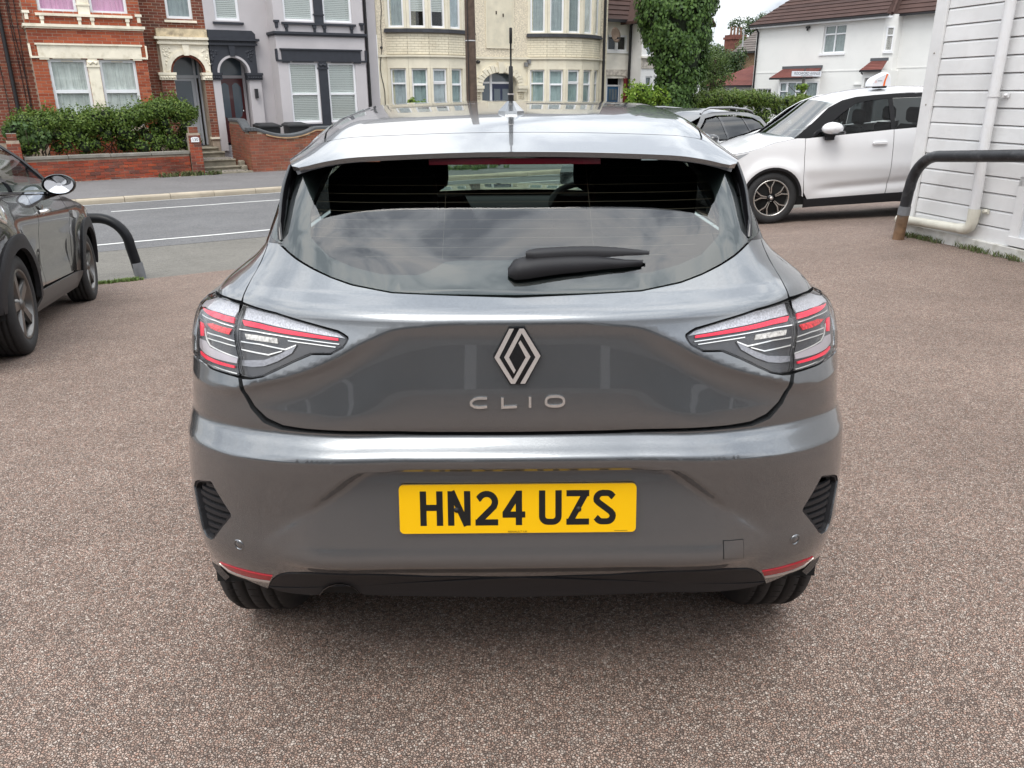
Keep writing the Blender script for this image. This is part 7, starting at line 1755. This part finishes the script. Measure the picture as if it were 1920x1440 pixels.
T = MB(); T.cbox(-.11, .11, 2.42, 2.40, 1.315, 1.37, .012); T.build('rear_view_mirror', M_int, car)
for sx in (-1, 1):
    T = MB(); T.loft([[(sx * (.66 if z < 1 else .60), y, z) for y in (.75, 1.5, 2.6)] for z in (.3, .96)]); T.build('door_trim', M_int, car)
# ------------------------------------------------------------------ other cars: bodies cut from side surfaces
class Side:
    """side of a car body in car axes: x along the car, y out to the side; half width from knots over height and a plan taper"""
    def __init__(s, zk, wk, front, rear, taper=.16, bulge=None, sgn=1):
        s.zk, s.wk, s.f, s.r, s.t, s.b, s.sgn = zk, wk, front, rear, taper, bulge, sgn
    def hw(s, x, z):
        w = pch(s.zk, s.wk, z); L_ = s.r - s.f; u = np.clip((x - s.f) / L_, 0, 1)
        e = 1 - s.t * (np.clip((.22 - u) / .22, 0, 1) ** 2.4) - s.t * .8 * (np.clip((u - .82) / .18, 0, 1) ** 2.4)
        w = w * e
        if s.b: w = w + s.b(x, z)
        return w
    def __call__(s, x, z):
        x = np.asarray(x, float); z = np.asarray(z, float); e = .004
        w = s.hw(x, z); dx = (s.hw(x + e, z) - s.hw(x - e, z)) / (2 * e); dz = (s.hw(x, z + e) - s.hw(x, z - e)) / (2 * e)
        N_ = np.stack([-dx, np.ones_like(x), -dz], 1); N_ /= np.linalg.norm(N_, axis=1, keepdims=True)
        P = np.stack([x, w, z], 1)
        if s.sgn < 0: P[:, 1] *= -1; N_[:, 1] *= -1
        return P, N_
def arc2(xc, zc, r, t0, t1, n=16): return [(xc + r * cos(t), zc + r * sin(t)) for t in np.linspace(radians(t0), radians(t1), n)]
def car_root(name, label, cat, origin, heading, pitch=0., roll=0.):
    """local +x runs from the front wheel to the tail; +y to the car's left when it faces -x"""
    t = thing(name, label, cat, origin, 0, local=True); t.rotation_euler = (Matrix.Rotation(heading, 3, 'Z') @ Matrix.Rotation(pitch, 3, 'Y') @ Matrix.Rotation(roll, 3, 'X')).to_euler(); return t
M_wpaint = mat('white_car_paint', (.73, .73, .74), .35, coat=1., spec=.4)
M_kpaint = paint_mat('black_car_paint', (.012, .012, .014), .3, .4)
M_dgpaint = paint_mat('dark_grey_paint', (.024, .021, .020), .5, .26)
M_screen = glass('bright_screen', (.30, .34, .33), 2.9)
M_cabin = MATS['dark_interior']

def suv(root, P):
    """left and right side, bonnet, roof, glass of a five-door; P holds the outlines"""
    for sgn in (-1, 1):
        sd_ = Side(P['zk'], P['wk'], P['front'], P['rear'], P.get('taper', .16), P.get('bulge'), sgn)
        for nm, outl, m_, o_, h in P['panels']:
            pn_ = panel(nm, outl, sd_, m_, root, h=h, off=o_, skirt=.012 if 'window' not in nm else .003)
            if nm in P.get('handles', {}):
                hx, hz_, hl = P['handles'][nm]; T = MB(); q, n_ = sd_([hx, hx + hl], [hz_, hz_ + .015]); y = q[0, 1]
                T.cbox(hx, hx + hl, y + sgn * .03, y - sgn * .005, hz_, hz_ + .035, .008); T.build('handle', P['hmat'], pn_)
        # dark backing
        T = MB(); rows = []
        for z in np.linspace(P['z0'], P['belt'], 10): 
            xs = np.linspace(P['front'] + .03, P['rear'] - .03, 50); rows.append([(x, sgn * (float(sd_.hw(np.array([x]), np.array([z]))[0]) - .03), min(z, float(np.interp(x, [q[0] for q in P['bonnet']] + [P['rear']], [q[1] - .03 for q in P['bonnet']] + [P['belt']])))) for x in xs])
        T.loft(rows); T.build('side_backing', M_seal, root)
    roofl = P['roofline']
    T = MB(); rows = []
    for q_, (x, z, w) in enumerate(roofl): rows.append([(x - .10 * (1 - k * k) * (q_ == 0), w * k, z - .03 * abs(k) ** 3 + .035 * (1 - k * k)) for k in np.linspace(-1, 1, 15)])
    T.loft(rows); T.build('roof', P['paint'], root)
    T = MB(); rows = []
    sb = Side(P['zk'], P['wk'], P['front'], P['rear'], P.get('taper', .16), P.get('bulge'), 1)
    for x, z, cr_ in P['bonnet']:                                # z where it meets the wing
        w = float(sb.hw(np.array([x]), np.array([z]))[0]) - .003; rows.append([(x, w * k, z + .004 + cr_ * (1 - abs(k) ** 2.2)) for k in np.linspace(-1, 1, 17)])
    T.loft(rows); T.build('bonnet', P['paint'], root)
    T = MB(); T.loft([[(x - .13 * (1 - k * k), w * k, z + .045 * (1 - k * k)) for k in np.linspace(-1, 1, 15)] for x, z, w in P['screen']]); T.build('windscreen', M_screen, root)
    T = MB(); T.loft([[(x, w * k, z - .03 * k * k) for k in np.linspace(-1, 1, 11)] for x, z, w in P['backlight']]); T.build('rear_window', M_gloss, root)
    T = MB(); T.loft([[(x + .10 * k ** 2 + .05 * abs(k) ** 6, w * k, z) for k in np.linspace(-1, 1, 15)] for x, z, w in P['nose']]); T.build('front_bumper', P['paint'], root)
    T = MB(); T.loft([[(x - .10 * k ** 2 - .05 * abs(k) ** 6, w * k, z) for k in np.linspace(-1, 1, 15)] for x, z, w in P['tail']]); T.build('rear_bumper', P['paint'], root)
    T = MB(); T.box(P['front'] + .3, P['rear'] - .3, -.70, .70, P['z0'] - .02, P['z0'] + .02); T.build('underbody', M_seal, root)
    # seats and dashboard seen through the glass
    for y in (-.36, .36):
        for x in P['seats']:
            T = MB(); T.cbox(x - .06, x + .06, y - .24, y + .24, .5, P['belt'] + .12, .05); T.cbox(x - .0, x + .09, y - .13, y + .13, P['belt'] + .14, P['belt'] + .34, .04); T.build('seat', M_seat, root)
    T = MB(); T.box(P['screen'][0][0] - .1, P['screen'][0][0] + .55, -.68, .68, .6, P['belt'] - .03); T.build('dashboard', M_int, root)

# ---- white crossover half hidden by the boarded corner
e12 = radians(1.0)
WZ0 = gxy(3.53, 11.0)
suvw = car_root('crossover_car', 'white crossover car with a roof sign, its rear hidden by the boarded wall', 'car', (3.53 + 0 * cos(e12), 11.0, WZ0), e12, radians(-2.0))
XS = lambda L_: [(x if x < .43 else .43 + (x - .43) * .862, z - .035 * sst(.5, 1.6, x) * (z > 1.25)) for x, z in L_]
ysh = .86                                                     # the wheel faces stand on this line
for_ = (-.86, 3.35)
MV = Matrix.Translation((0, ysh, 0))
suvw.location = Vector((3.53, 11.0, WZ0)) + Vector((-sin(e12) * ysh, cos(e12) * ysh, 0))
# panels on local y = -side nearest the camera (sgn -1)
wheelR = .345
arcF = arc2(0, .345, .405, 178, 2, 20)
front_wing = [(-.78, .42), (-.80, .78), (-.74, .90), (-.36, .955), (.0, 1.06), (.30, 1.105), (.405, 1.10), (.40, .60), (.42, .345)] + arc2(0, .345, .405, 2, 172, 20)
fdoor = [(.413, 1.098), (.408, .60), (.43, .40), (.50, .31), (1.72, .345), (1.745, .5), (1.765, 1.165)]
rdoor = [(1.775, 1.165), (1.755, .5), (1.735, .345), (2.35, .36)] + arc2(2.62, .345, .405, 150, 95, 6) + [(2.70, .85), (2.72, 1.20)]
rwing = [(2.73, 1.20), (2.71, .85), (2.62, .752)] + arc2(2.62, .345, .405, 88, 4, 10) + [(3.25, .36), (3.33, .8), (3.25, 1.2)]
sill = [(.43, .33), (.44, .20), (2.20, .235), (2.21, .36), (1.7, .34), (.5, .302)]
arch_t = [(x, z) for x, z in arc2(0, .345, .403, 2, 176, 20)] + [(x, z) for x, z in arc2(0, .345, .372, 176, 2, 20)]
win_f = [(.56, 1.115), (.75, 1.24), (1.02, 1.42), (1.22, 1.525), (1.40, 1.56), (1.70, 1.585), (1.715, 1.165), (.9, 1.135)]
win_r = [(1.80, 1.172), (1.785, 1.588), (2.45, 1.585), (2.60, 1.22)]
bpil = [(1.722, 1.165), (1.707, 1.587), (1.78, 1.589), (1.795, 1.17)]
apil = [(.26, 1.105), (.50, 1.28), (.80, 1.49), (1.02, 1.575), (1.25, 1.62), (1.80, 1.645), (2.5, 1.635), (2.47, 1.592), (1.80, 1.594), (1.40, 1.566), (1.215, 1.531), (1.015, 1.426), (.745, 1.246), (.555, 1.118), (.42, 1.105)]
roofs = [(.40, 1.235), (.68, 1.43), (.90, 1.545), (1.15, 1.625), (1.5, 1.665), (2.0, 1.68), (2.6, 1.665), (2.95, 1.60), (2.93, 1.57), (2.6, 1.637), (2.0, 1.65), (1.5, 1.637), (1.22, 1.614), (1.0, 1.568), (.78, 1.476), (.50, 1.275)]
def wbulge(x, z):
    return .022 * np.exp(-((z - .70) / .10) ** 2) * sst(-.5, .6, x) * (1 - .4 * sst(.3, 1.4, x)) - .028 * np.exp(-((z - (.42 + .055 * (x - .5))) / .055) ** 2) * sst(.45, .9, x) * (1 - sst(2.2, 2.5, x)) + .03 * np.exp(-(np.hypot(x, z - .345) - .42) ** 2 / .006)
fdoor, sill, win_f, win_r, bpil, apil, roofs = [XS(q) for q in (fdoor, sill, win_f, win_r, bpil, apil, roofs)]
rdoor = [(XS([q])[0] if i < 3 or i > 9 else (q[0] - .11, q[1])) for i, q in enumerate(rdoor)]; rwing = [(x - .11, z) for x, z in rwing]
PW_ = dict(zk=[.18, .35, .55, .75, .95, 1.10, 1.25, 1.45, 1.6, 1.68], wk=[.80, .835, .855, .86, .85, .825, .775, .69, .62, .58], front=-.86, rear=3.25, bulge=wbulge, z0=.24, belt=1.08, paint=M_wpaint, hmat=M_wpaint,
    panels=[('front_wing', front_wing, M_wpaint, 0, .03), ('front_door', fdoor, M_wpaint, 0, .03), ('rear_door', rdoor, M_wpaint, 0, .03), ('rear_wing', rwing, M_wpaint, 0, .04), ('sill_trim', sill, M_plas, .012, .05), ('arch_trim', arch_t, M_plas, .004, .03),
            ('side_window', win_f, glass('clear_side_glass', (.55, .60, .60), 1.55), -.004, .05), ('side_window', win_r, M_tint, -.004, .05), ('window_pillar', bpil, M_gloss, .0, .05), ('windscreen_pillar', apil, M_gloss, 0, .03), ('roof_rail_panel', roofs, M_wpaint, .002, .03)],
    handles={'front_door': (1.30, .985, .19)},
    roofline=[(.84, 1.525, .60), (1.05, 1.60, .60), (1.36, 1.645, .60), (1.8, 1.665, .60), (2.3, 1.65, .59), (2.6, 1.60, .56)],
    bonnet=[(-.80, .80, .02), (-.74, .90, .03), (-.36, .955, .05), (-.16, 1.01, .045), (.0, 1.06, .035), (.27, 1.10, .03)],
    screen=[(.28, 1.10, .74), (.56, 1.29, .69), (.86, 1.52, .605)], backlight=[(3.2, 1.1, .7), (2.62, 1.58, .56)],
    nose=[(-.84, .85, .60), (-.90, .7, .72), (-.92, .5, .76), (-.88, .3, .74), (-.8, .22, .70)], tail=[(3.25, 1.1, .72), (3.35, .8, .8), (3.35, .5, .8), (3.25, .28, .75)], seats=(1.25, 2.0))
suv(suvw, PW_)
sdl = Side(PW_['zk'], PW_['wk'], -.86, 3.25, .16, wbulge, -1)
hl = [(-.74, .80), (-.72, .868), (-.33, .945), (-.44, .88), (-.58, .80)]
for sgn in (-1, 1):
    s_ = Side(PW_['zk'], PW_['wk'], -.86, 3.25, .16, wbulge, sgn); h_ = panel('headlamp', hl, s_, mat('headlamp_grey', (.42, .44, .46), .2, .2), suvw, h=.03, off=.002, skirt=.004)
    panel('lamp_glass', hl, s_, M_lens, h_, h=.03, off=.008, skirt=.005); panel('lamp_blade', [(-.70, .80), (-.69, .845), (-.50, .885), (-.56, .845)], s_, M_chrome, h_, h=.03, off=.004, skirt=.002)
    T = MB(); y0 = sgn * .84
    T.loft([[(.70 + dx * .13 * k, y0 + sgn * dy, 1.215 + dz * .085 * k) for dx, dz in [(cos(t), sin(t) * (1 if sin(t) > 0 else .8)) for t in np.linspace(0, 2 * pi, 16, endpoint=False)]] for dy, k in ((.02, .3), (.03, .85), (.10, 1.0), (.19, .92), (.225, .5), (.23, .05))], closed=True); mr_ = T.build('door_mirror', M_wpaint, suvw)
    T = MB(); T.loft([[(.70 + dx * .07, y0 + sgn * dy, z) for dx in (-1, 0, 1)] for dy, z in ((-.04, 1.10), (.06, 1.11), (.08, 1.15), (.03, 1.16))]); T.box(.66, .76, y0 - sgn * .02, y0 + sgn * .07, 1.07, 1.16); T.build('mirror_foot', M_plas, mr_)
    MB().cbox(.66, .84, y0 + sgn * .10, y0 + sgn * .226, 1.155, 1.185, .01).build('indicator', mat('indicator_lens', (.55, .55, .56), .2), mr_)
    for xw in (0, 2.51):
        wheel_thing(suvw, (xw, sgn * (ysh - .105), .345), (0, sgn, 0), R=.345, w=.215, rim=.245, style='fork', spin=pi / 2 if sgn < 0 else .3, m_rim=mat('alloy_bright', (.55, .53, .50), .25, .9))
        T = MB(); T.loft([[(xw + .40 * cos(t), sgn * y, .345 + .40 * sin(t)) for t in np.linspace(-.1, pi + .1, 16)] for y in (.60, .83)]); T.build('wheel_arch_liner', M_seal, suvw)
T = MB(); T.tube([(.24, -.62, 1.075), (.30, -.2, 1.10), (.34, .1, 1.115)], .012, 6); T.tube([(.28, -.6, 1.09), (.34, -.1, 1.125)], .008, 6); T.build('windscreen_wiper', M_plas, suvw)
# advertising roof box
rs = thing('roof_sign', 'white roof sign with an orange stripe standing on the white car', 'roof sign', suvw.location + Vector((0, 0, 1.695)), local=True)
rs.rotation_euler = suvw.rotation_euler; rs.scale = (.68, .68, .68); rs.location = rs.location + Vector((1.43 * .32, -.38 * .32, .03))
prof = [(1.24, .0), (1.245, .07), (1.28, .13), (1.34, .17), (1.44, .215), (1.52, .25), (1.575, .225), (1.605, .15), (1.62, .06), (1.62, .0)]
yc_ = -.38
rows = [[(1.43 + (x - 1.43) * q, yc_ + y, z * q) for x, z in prof] for y, q in ((-.16, .90), (-.145, .985), (-.12, 1), (.12, 1), (.145, .985), (.16, .90))]
T = MB(); T.loft(rows, smooth=True); T.add(rows[0], [tuple(range(10))]); T.add(rows[-1], [tuple(range(10))])
T.build('sign_shell', mat('sign_plastic', (.70, .71, .74), .35), rs)
T = MB(); st_ = [(1.46, 0), (1.475, .10), (1.50, .18), (1.515, .246), (1.55, .238), (1.53, .18), (1.51, .10), (1.50, 0)]
T.prism([(x, z * .9 + .002) for x, z in st_], yc_ - .1635, yc_ - .1605) if False else T.add([(x, yc_ - .1625, z * .90 + .002) for x, z in st_], [tuple(range(8))]); T.build('orange_stripe', mat('sign_orange', (.78, .15, .02), .4), rs)
T = MB()
for k in range(6): a = 2 * pi * k / 6; T.add([(1.315 + .012 * cos(a), yc_ - .163, .085 + .012 * sin(a)), (1.315 + .026 * cos(a + .4), yc_ - .163, .085 + .026 * sin(a + .4)), (1.315 + .012 * cos(a + .8), yc_ - .163, .085 + .012 * sin(a + .8))], [(0, 1, 2)])
T.build('sign_mark', MATS['sign_orange'], rs)
T = MB()
for k in range(5): T.box(1.355 + k * .018, 1.368 + k * .018, yc_ - .1635, yc_ - .1615, .09, .106)
T.build('sign_word', mat('sign_grey', (.25, .25, .27), .5), rs)
MB().cbox(1.38, 1.56, yc_ - .12, yc_ + .12, -.04, .002, .004).build('sign_foot', M_plas, rs)

# ---- dark estate car behind it
e50 = radians(50)
KP = Vector((3.40, 13.05, -.45)); KN = Vector((-sin(e50), cos(e50), 0))
ks = car_root('estate_car', 'black estate car with silver roof rails behind the grey hatchback', 'car', tuple(KP + KN * .88 - Vector((cos(e50), sin(e50), 0)) * 1.36), e50)
sh = -1.36                                                    # front wheel to the middle of the front window edge
def X(L_): return [(x + 1.36, z) for x, z in L_]
kwf = X([(-.86, 1.27), (-.70, 1.40), (-.42, 1.53), (-.05, 1.56), (.0, 1.53), (.02, 1.23)]); kwr = X([(.10, 1.25), (.09, 1.56), (.55, 1.555), (.80, 1.52), (.90, 1.31)]); kwq = X([(.98, 1.33), (.86, 1.52), (1.16, 1.50), (1.38, 1.44), (1.48, 1.36)])
kbelt = X([(-.92, 1.225), (-.55, 1.215), (.03, 1.215), (.9, 1.29), (1.5, 1.35), (1.5, 1.335), (.9, 1.27), (.03, 1.195), (-.55, 1.20)])
kfw = [(-.80, .45), (-.82, .80), (-.70, .92), (-.2, 1.02), (.30, 1.15), (.42, 1.20), (.40, .65), (.42, .345)] + arc2(0, .345, .41, 2, 172, 18)
kfd = X([(-.935, 1.19), (-.945, .65), (-.92, .32), (.05, .33), (.06, .7), (.06, 1.19)]); krd = X([(.075, 1.19), (.075, .7), (.065, .33), (.80, .35), (.86, .60), (1.0, .76), (1.02, 1.26), (.9, 1.255)]) 
krw = [(2.40, 1.27), (2.38, .77), (2.64, .76)] + arc2(2.64, .345, .41, 85, 4, 10) + [(3.45, .40), (3.50, .9), (3.42, 1.22), (3.0, 1.33), (2.88, 1.33)]
kpil = X([(-1.0, 1.235), (-.93, 1.235), (-.74, 1.42), (-.44, 1.555), (-.05, 1.585), (.6, 1.585), (1.2, 1.53), (1.45, 1.45), (1.56, 1.36), (1.72, 1.36), (1.52, 1.53), (1.15, 1.60), (.5, 1.635), (-.1, 1.635), (-.5, 1.60), (-.82, 1.45)])
kb1 = X([(.025, 1.23), (.005, 1.56), (.085, 1.562), (.095, 1.245)]); kb2 = X([(.91, 1.315), (.81, 1.525), (.85, 1.525), (.97, 1.325)])
PK = dict(zk=[.18, .35, .6, .85, 1.05, 1.22, 1.35, 1.5, 1.62], wk=[.82, .87, .89, .89, .88, .86, .80, .72, .63], front=-.88, rear=3.55, z0=.26, belt=1.17, paint=M_kpaint, hmat=M_kpaint, taper=.17,
    panels=[('front_wing', kfw, M_kpaint, 0, .05), ('front_door', kfd, M_kpaint, 0, .05), ('rear_door', krd, M_kpaint, 0, .05), ('rear_wing', krw, M_kpaint, 0, .05), ('side_window', kwf, MATS['clear_side_glass'], -.003, .06), ('side_window', kwr, M_tint, -.003, .06), ('side_window', kwq, M_tint, -.003, .06), ('chrome_strip', kbelt, M_chrome, .004, .05), ('window_pillar', kpil, M_kpaint, 0, .05), ('window_pillar', kb1, M_gloss, .001, .06), ('window_pillar', kb2, M_gloss, .001, .06)],
    handles={'front_door': (1.18, 1.07, .2), 'rear_door': (2.12, 1.10, .2)},
    roofline=[(.62, 1.535, .60), (.95, 1.62, .62), (1.4, 1.655, .63), (2.0, 1.645, .62), (2.6, 1.60, .60), (2.95, 1.53, .58)],
    bonnet=[(-.82, .80, .03), (-.70, .92, .05), (-.2, 1.02, .06), (.3, 1.15, .04)], screen=[(.28, 1.14, .76), (.64, 1.535, .60)], backlight=[(3.42, 1.2, .7), (2.96, 1.53, .58)],
    nose=[(-.88, .82, .62), (-.95, .6, .78), (-.92, .35, .8), (-.85, .24, .76)], tail=[(3.50, 1.2, .74), (3.60, .9, .84), (3.60, .5, .84), (3.5, .28, .8)], seats=(1.25, 2.2))
suv(ks, PK)
for sgn in (-1, 1):
    s_ = Side(PK['zk'], PK['wk'], -.88, 3.55, .17, None, sgn)
    panel('tail_lamp', [(3.10, 1.17), (3.05, 1.10), (3.48, 1.05), (3.46, 1.20)], s_, M_lamp_red, ks, h=.05, off=.006, skirt=.01)
    T = MB(); y = sgn * .60; T.tube([(.92, y, 1.615), (1.0, y, 1.66), (1.2, y, 1.695), (1.9, y, 1.69), (2.55, y, 1.65), (2.75, y, 1.615), (2.80, y, 1.58)], .018, 8); T.build('roof_rail', mat('satin_rail', (.30, .30, .31), .3, .8), ks)
    T = MB(); y0 = sgn * .90; T.loft([[(.60 + cos(t) * .09 * k, y0 + sgn * dy, 1.27 + sin(t) * .075 * k) for t in np.linspace(0, 2 * pi, 12, endpoint=False)] for dy, k in ((-.02, .4), (.02, .9), (.10, 1), (.17, .7), (.18, .05))], closed=True); T.build('door_mirror', M_kpaint, ks)
    for xw in (0, 2.64): wheel_thing(ks, (xw, sgn * .77, .345), (0, sgn, 0), R=.345, rim=.235)
T = MB(); T.loft([[(2.35 + a, b, z) for a, b in ((-.05, 0), (.03, .02), (.08, 0), (.03, -.02))] for z in (1.615, 1.64)] + [[(2.41, 0, 1.68)] * 4], closed=True); T.build('roof_fin', M_gloss, ks)

# ---- dark convertible at the left edge, facing away
h_ = radians(108.3); ME = Vector((cos(h_), sin(h_), 0)); MN = Vector((sin(h_), -cos(h_), 0))   # forward, right
P1 = Vector((-3.03, 4.85, .27)); MW = .80
mini = thing('convertible_car', 'dark grey small convertible with a black soft top and chrome door handle facing the road', 'car', (0, 0, 0), local=True)
Rm = Matrix((ME, -MN, Vector((0, 0, 1)))).transposed() @ Matrix.Rotation(math.atan2(.218, 2.35), 3, 'Y')
mini.rotation_euler = Rm.to_euler()
mini.location = P1 - MN * MW - Vector((0, 0, .315))
# local: x forward from the rear axle, y to the left, z up; we see the right side (y negative)
def mb_(x, z):
    f = .055 * np.exp(-(np.maximum(0, np.hypot(x - .0, z - .315) - .40)) ** 2 / .004) * (z < .9) + .055 * np.exp(-(np.maximum(0, np.hypot(x - 2.40, z - .315) - .40)) ** 2 / .004) * (z < .9)
    return .75 * f * sst(.2, .33, z) * 1.0 + .018 * np.exp(-((z - .80) / .07) ** 2) - .02 * np.exp(-((z - .52) / .12) ** 2) * sst(.5, .8, x) * (1 - sst(1.7, 1.95, x))
MZ, MWk = [.12, .25, .40, .60, .80, .93, 1.0, 1.10, 1.25, 1.35], [.70, .755, .775, .785, .785, .765, .735, .69, .60, .53]
m_door = [(.74, .965), (.74, .55), (.78, .345), (1.79, .33), (1.82, .55), (1.83, .79), (1.76, .955)]
m_rw = [(-.62, .45), (-.66, .75), (-.60, .93), (-.2, .97), (.4, .975), (.73, .967), (.73, .55), (.77, .35), (.44, .33)] + arc2(0, .315, .425, 4, 176, 20)
m_fw = [(1.84, .79), (1.83, .55), (1.80, .34), (1.96, .32)] + arc2(2.40, .315, .425, 178, 4, 20) + [(3.02, .40), (3.05, .62), (2.9, .76), (2.4, .87), (1.90, .94), (1.775, .955)]
m_sill = [(.41, .33), (.38, .20), (1.98, .19), (1.97, .32)]
m_fl = lambda xc: arc2(xc, .315, .43, 0, 180, 26) + arc2(xc, .315, .345, 180, 0, 26)
m_win = [(.05, 1.0), (.12, 1.14), (.30, 1.24), (.62, 1.31), (.98, 1.33), (1.36, 1.215), (1.72, 1.0)]
m_top = [(-.42, .985), (-.30, 1.18), (-.05, 1.30), (.40, 1.375), (1.00, 1.385), (1.06, 1.35), (.98, 1.338), (.62, 1.318), (.28, 1.25), (.08, 1.15), (.0, .99)]
m_ap = [(1.745, .985), (1.38, 1.215), (1.0, 1.338), (1.06, 1.365), (1.44, 1.235), (1.86, .985)]
for sgn in (-1, 1):
    s_ = Side(MZ, MWk, -.68, 3.15, .16, mb_, sgn)
    panel('rear_wing', m_rw, s_, M_dgpaint, mini, h=.025); dr = panel('door', m_door, s_, M_dgpaint, mini, h=.025); panel('front_wing', m_fw, s_, M_dgpaint, mini, h=.025); panel('sill', m_sill, s_, mat('sill_grey', (.07, .065, .062), .45), mini, h=.04, off=.012)
    for xc in (0, 2.40): panel('arch_trim', m_fl(xc), s_, M_plas, mini, h=.025, off=.014, skirt=.03)
    panel('side_window', m_win, s_, MATS['clear_side_glass'], mini, h=.05, off=-.004, skirt=.002); panel('windscreen_pillar', m_ap, s_, M_plas, mini, h=.04, off=.0, skirt=.02)
    panel('soft_top_side', m_top, s_, mat('soft_top', (.012, .012, .013), .95, bump=.3, bscale=300), mini, h=.04, skirt=.02)
    panel('belt_strip', [(-.58, .985), (.0, .995), (1.78, .972), (1.78, .958), (.0, .98), (-.58, .97)], s_, M_chrome if sgn > 0 else M_gloss, mini, h=.05, off=.006, skirt=.006)
    T = MB(); q, n_ = s_([.93], [.845]); y = q[0, 1]; T.tube([(.83, y, .845), (.86, y + sgn * .032, .85), (1.0, y + sgn * .034, .855), (1.04, y, .855)], .014, 8); hd_ = T.build('handle', M_chrome, dr)
    T = MB(); T.lathe([(0, .006), (.055, .004), (.06, 0)], (.93, y, .842), (0, sgn, 0), 20); T.build('handle_bowl', M_dgpaint, dr)
    if sgn < 0:
        T = MB(); q, n_ = s_([-.08], [.885]); T.lathe([(0, .014), (.055, .012), (.075, .006), (.078, 0)], q[0], n_[0], 28); T.build('fuel_cap', M_chrome, mini)
    T = MB(); q, n_ = s_([1.98], [.79]); y = q[0, 1]; T.loft([[(1.90 + .17 * t, y + sgn * d, .80 - .02 * t + k) for t, k in ((0, -.03), (0, .025), (.5, .03), (1, .01), (1, -.015), (.5, -.035))] for d in (-.01, .012)], smooth=False, closed=True); T.add([(1.90 + .17 * t, y + sgn * .012, .80 - .02 * t + k) for t, k in ((0, -.03), (0, .025), (.5, .03), (1, .01), (1, -.015), (.5, -.035))], [tuple(range(6))]); T.build('side_scuttle', M_chrome, mini)
    T = MB(); rows = []
    for z in np.linspace(.2, .95, 8): rows.append([(x, sgn * (float(s_.hw(np.array([x]), np.array([z]))[0]) - .06), z) for x in np.linspace(.45, 1.95, 20)])
    T.loft(rows); T.build('side_backing', M_seal, mini)
    # mirror: oval head on a short stalk, its glass facing back
    cy, cz = sgn * .845, 1.03
    T = MB(); rows = []
    for dx, k in ((-.062, .93), (-.055, 1.0), (.0, 1.0), (.05, .88), (.085, .6), (.10, .1)): rows.append([(1.42 + dx, cy + sgn * cos(t) * .115 * k, cz + sin(t) * .078 * k) for t in np.linspace(0, 2 * pi, 28, endpoint=False)])
    T.loft(rows, closed=True); mh = T.build('door_mirror', M_gloss, mini)
    T = MB(); rows = []
    for k in (1, .6, .2): rows.append([(1.42 - .040 + .004 * (1 - k) + .10 * sin(t) * .066 * k, cy + sgn * cos(t) * .100 * k, cz + sin(t) * .066 * k) for t in np.linspace(0, 2 * pi, 28, endpoint=False)])
    T.loft(rows, closed=True); T.add(rows[-1], [tuple(range(28))]); T.build('mirror_glass', mat('mirror_silver', (.85, .87, .9), .02, 1.), mh)
    T = MB(); T.loft([[(1.44 + a * .03, y_, z_ + b_) for a, b_ in ((-1, 0), (0, .02), (1, 0), (0, -.02))] for y_, z_ in ((sgn * .70, .965), (sgn * .77, .955), (sgn * .82, .97))], closed=True); T.build('mirror_stalk', M_gloss, mh)
    for xc in (0, 2.40):
        wheel_thing(mini, (xc, sgn * (MW - .10), .315), (0, sgn, 0), R=.315, w=.20, rim=.222, style='five', spin=.45 + xc, m_rim=mat('gunmetal_alloy', (.16, .155, .15), .28, .9))
        T = MB(); T.loft([[(xc + .40 * cos(t), sgn * y, .315 + .40 * sin(t)) for t in np.linspace(-.1, pi + .1, 16)] for y in (.50, .78)]); T.build('wheel_arch_liner', M_seal, mini)
T = MB(); T.loft([[(x, .74 * k * w, z - .04 * k * k) for k in np.linspace(-1, 1, 13)] for x, z, w in ((1.78, .985, 1), (2.2, .955, 1), (2.7, .87, .95), (3.0, .74, .85))]); T.build('bonnet', M_dgpaint, mini)
T = MB(); T.loft([[(x + .02 - .12 * k * k, .78 * k * w, z) for k in np.linspace(-1, 1, 13)] for x, z, w in ((3.02, .76, .85), (3.12, .6, .95), (3.12, .4, 1), (3.0, .22, .95))]); T.build('front_bumper', M_dgpaint, mini)
T = MB(); T.loft([[(x + .10 * k * k, .74 * k * w, z) for k in np.linspace(-1, 1, 13)] for x, z, w in ((-.62, .95, .95), (-.74, .8, 1), (-.78, .5, 1.03), (-.70, .25, 1))]); T.build('rear_bumper', M_dgpaint, mini)
T = MB(); T.loft([[(x, w * k, z - .04 * k * k) for k in np.linspace(-1, 1, 13)] for x, z, w in ((-.42, 1.0, .66), (-.25, 1.24, .58), (.0, 1.34, .54), (.45, 1.40, .52), (1.05, 1.40, .52))]); T.build('soft_top', MATS['soft_top'], mini)
T = MB(); T.loft([[(x, w * k, z - .03 * k * k) for k in np.linspace(-1, 1, 11)] for x, z, w in ((1.08, 1.38, .53), (1.80, .99, .70))]); T.build('windscreen', M_wscreen, mini)
T = MB(); T.box(-.5, 3.0, -.68, .68, .16, .2); T.build('underbody', M_seal, mini)
for y in (-.36, .36):
    T = MB(); T.cbox(.55, .68, y - .23, y + .23, .45, 1.02, .05); T.cbox(.50, .58, y - .13, y + .13, 1.04, 1.24, .04); T.build('seat', M_seat, mini)
T = MB(); T.box(1.45, 1.85, -.66, .66, .6, .955); T.build('dashboard', M_int, mini)
T = MB(); cw = Vector((1.32, -.36, .98)); T.tube([tuple(cw + Vector((-.08 * sin(t), .17 * cos(t), .16 * sin(t)))) for t in np.linspace(0, 2 * pi, 25)], .014, 8, caps=False); T.build('steering_wheel', M_int, mini)
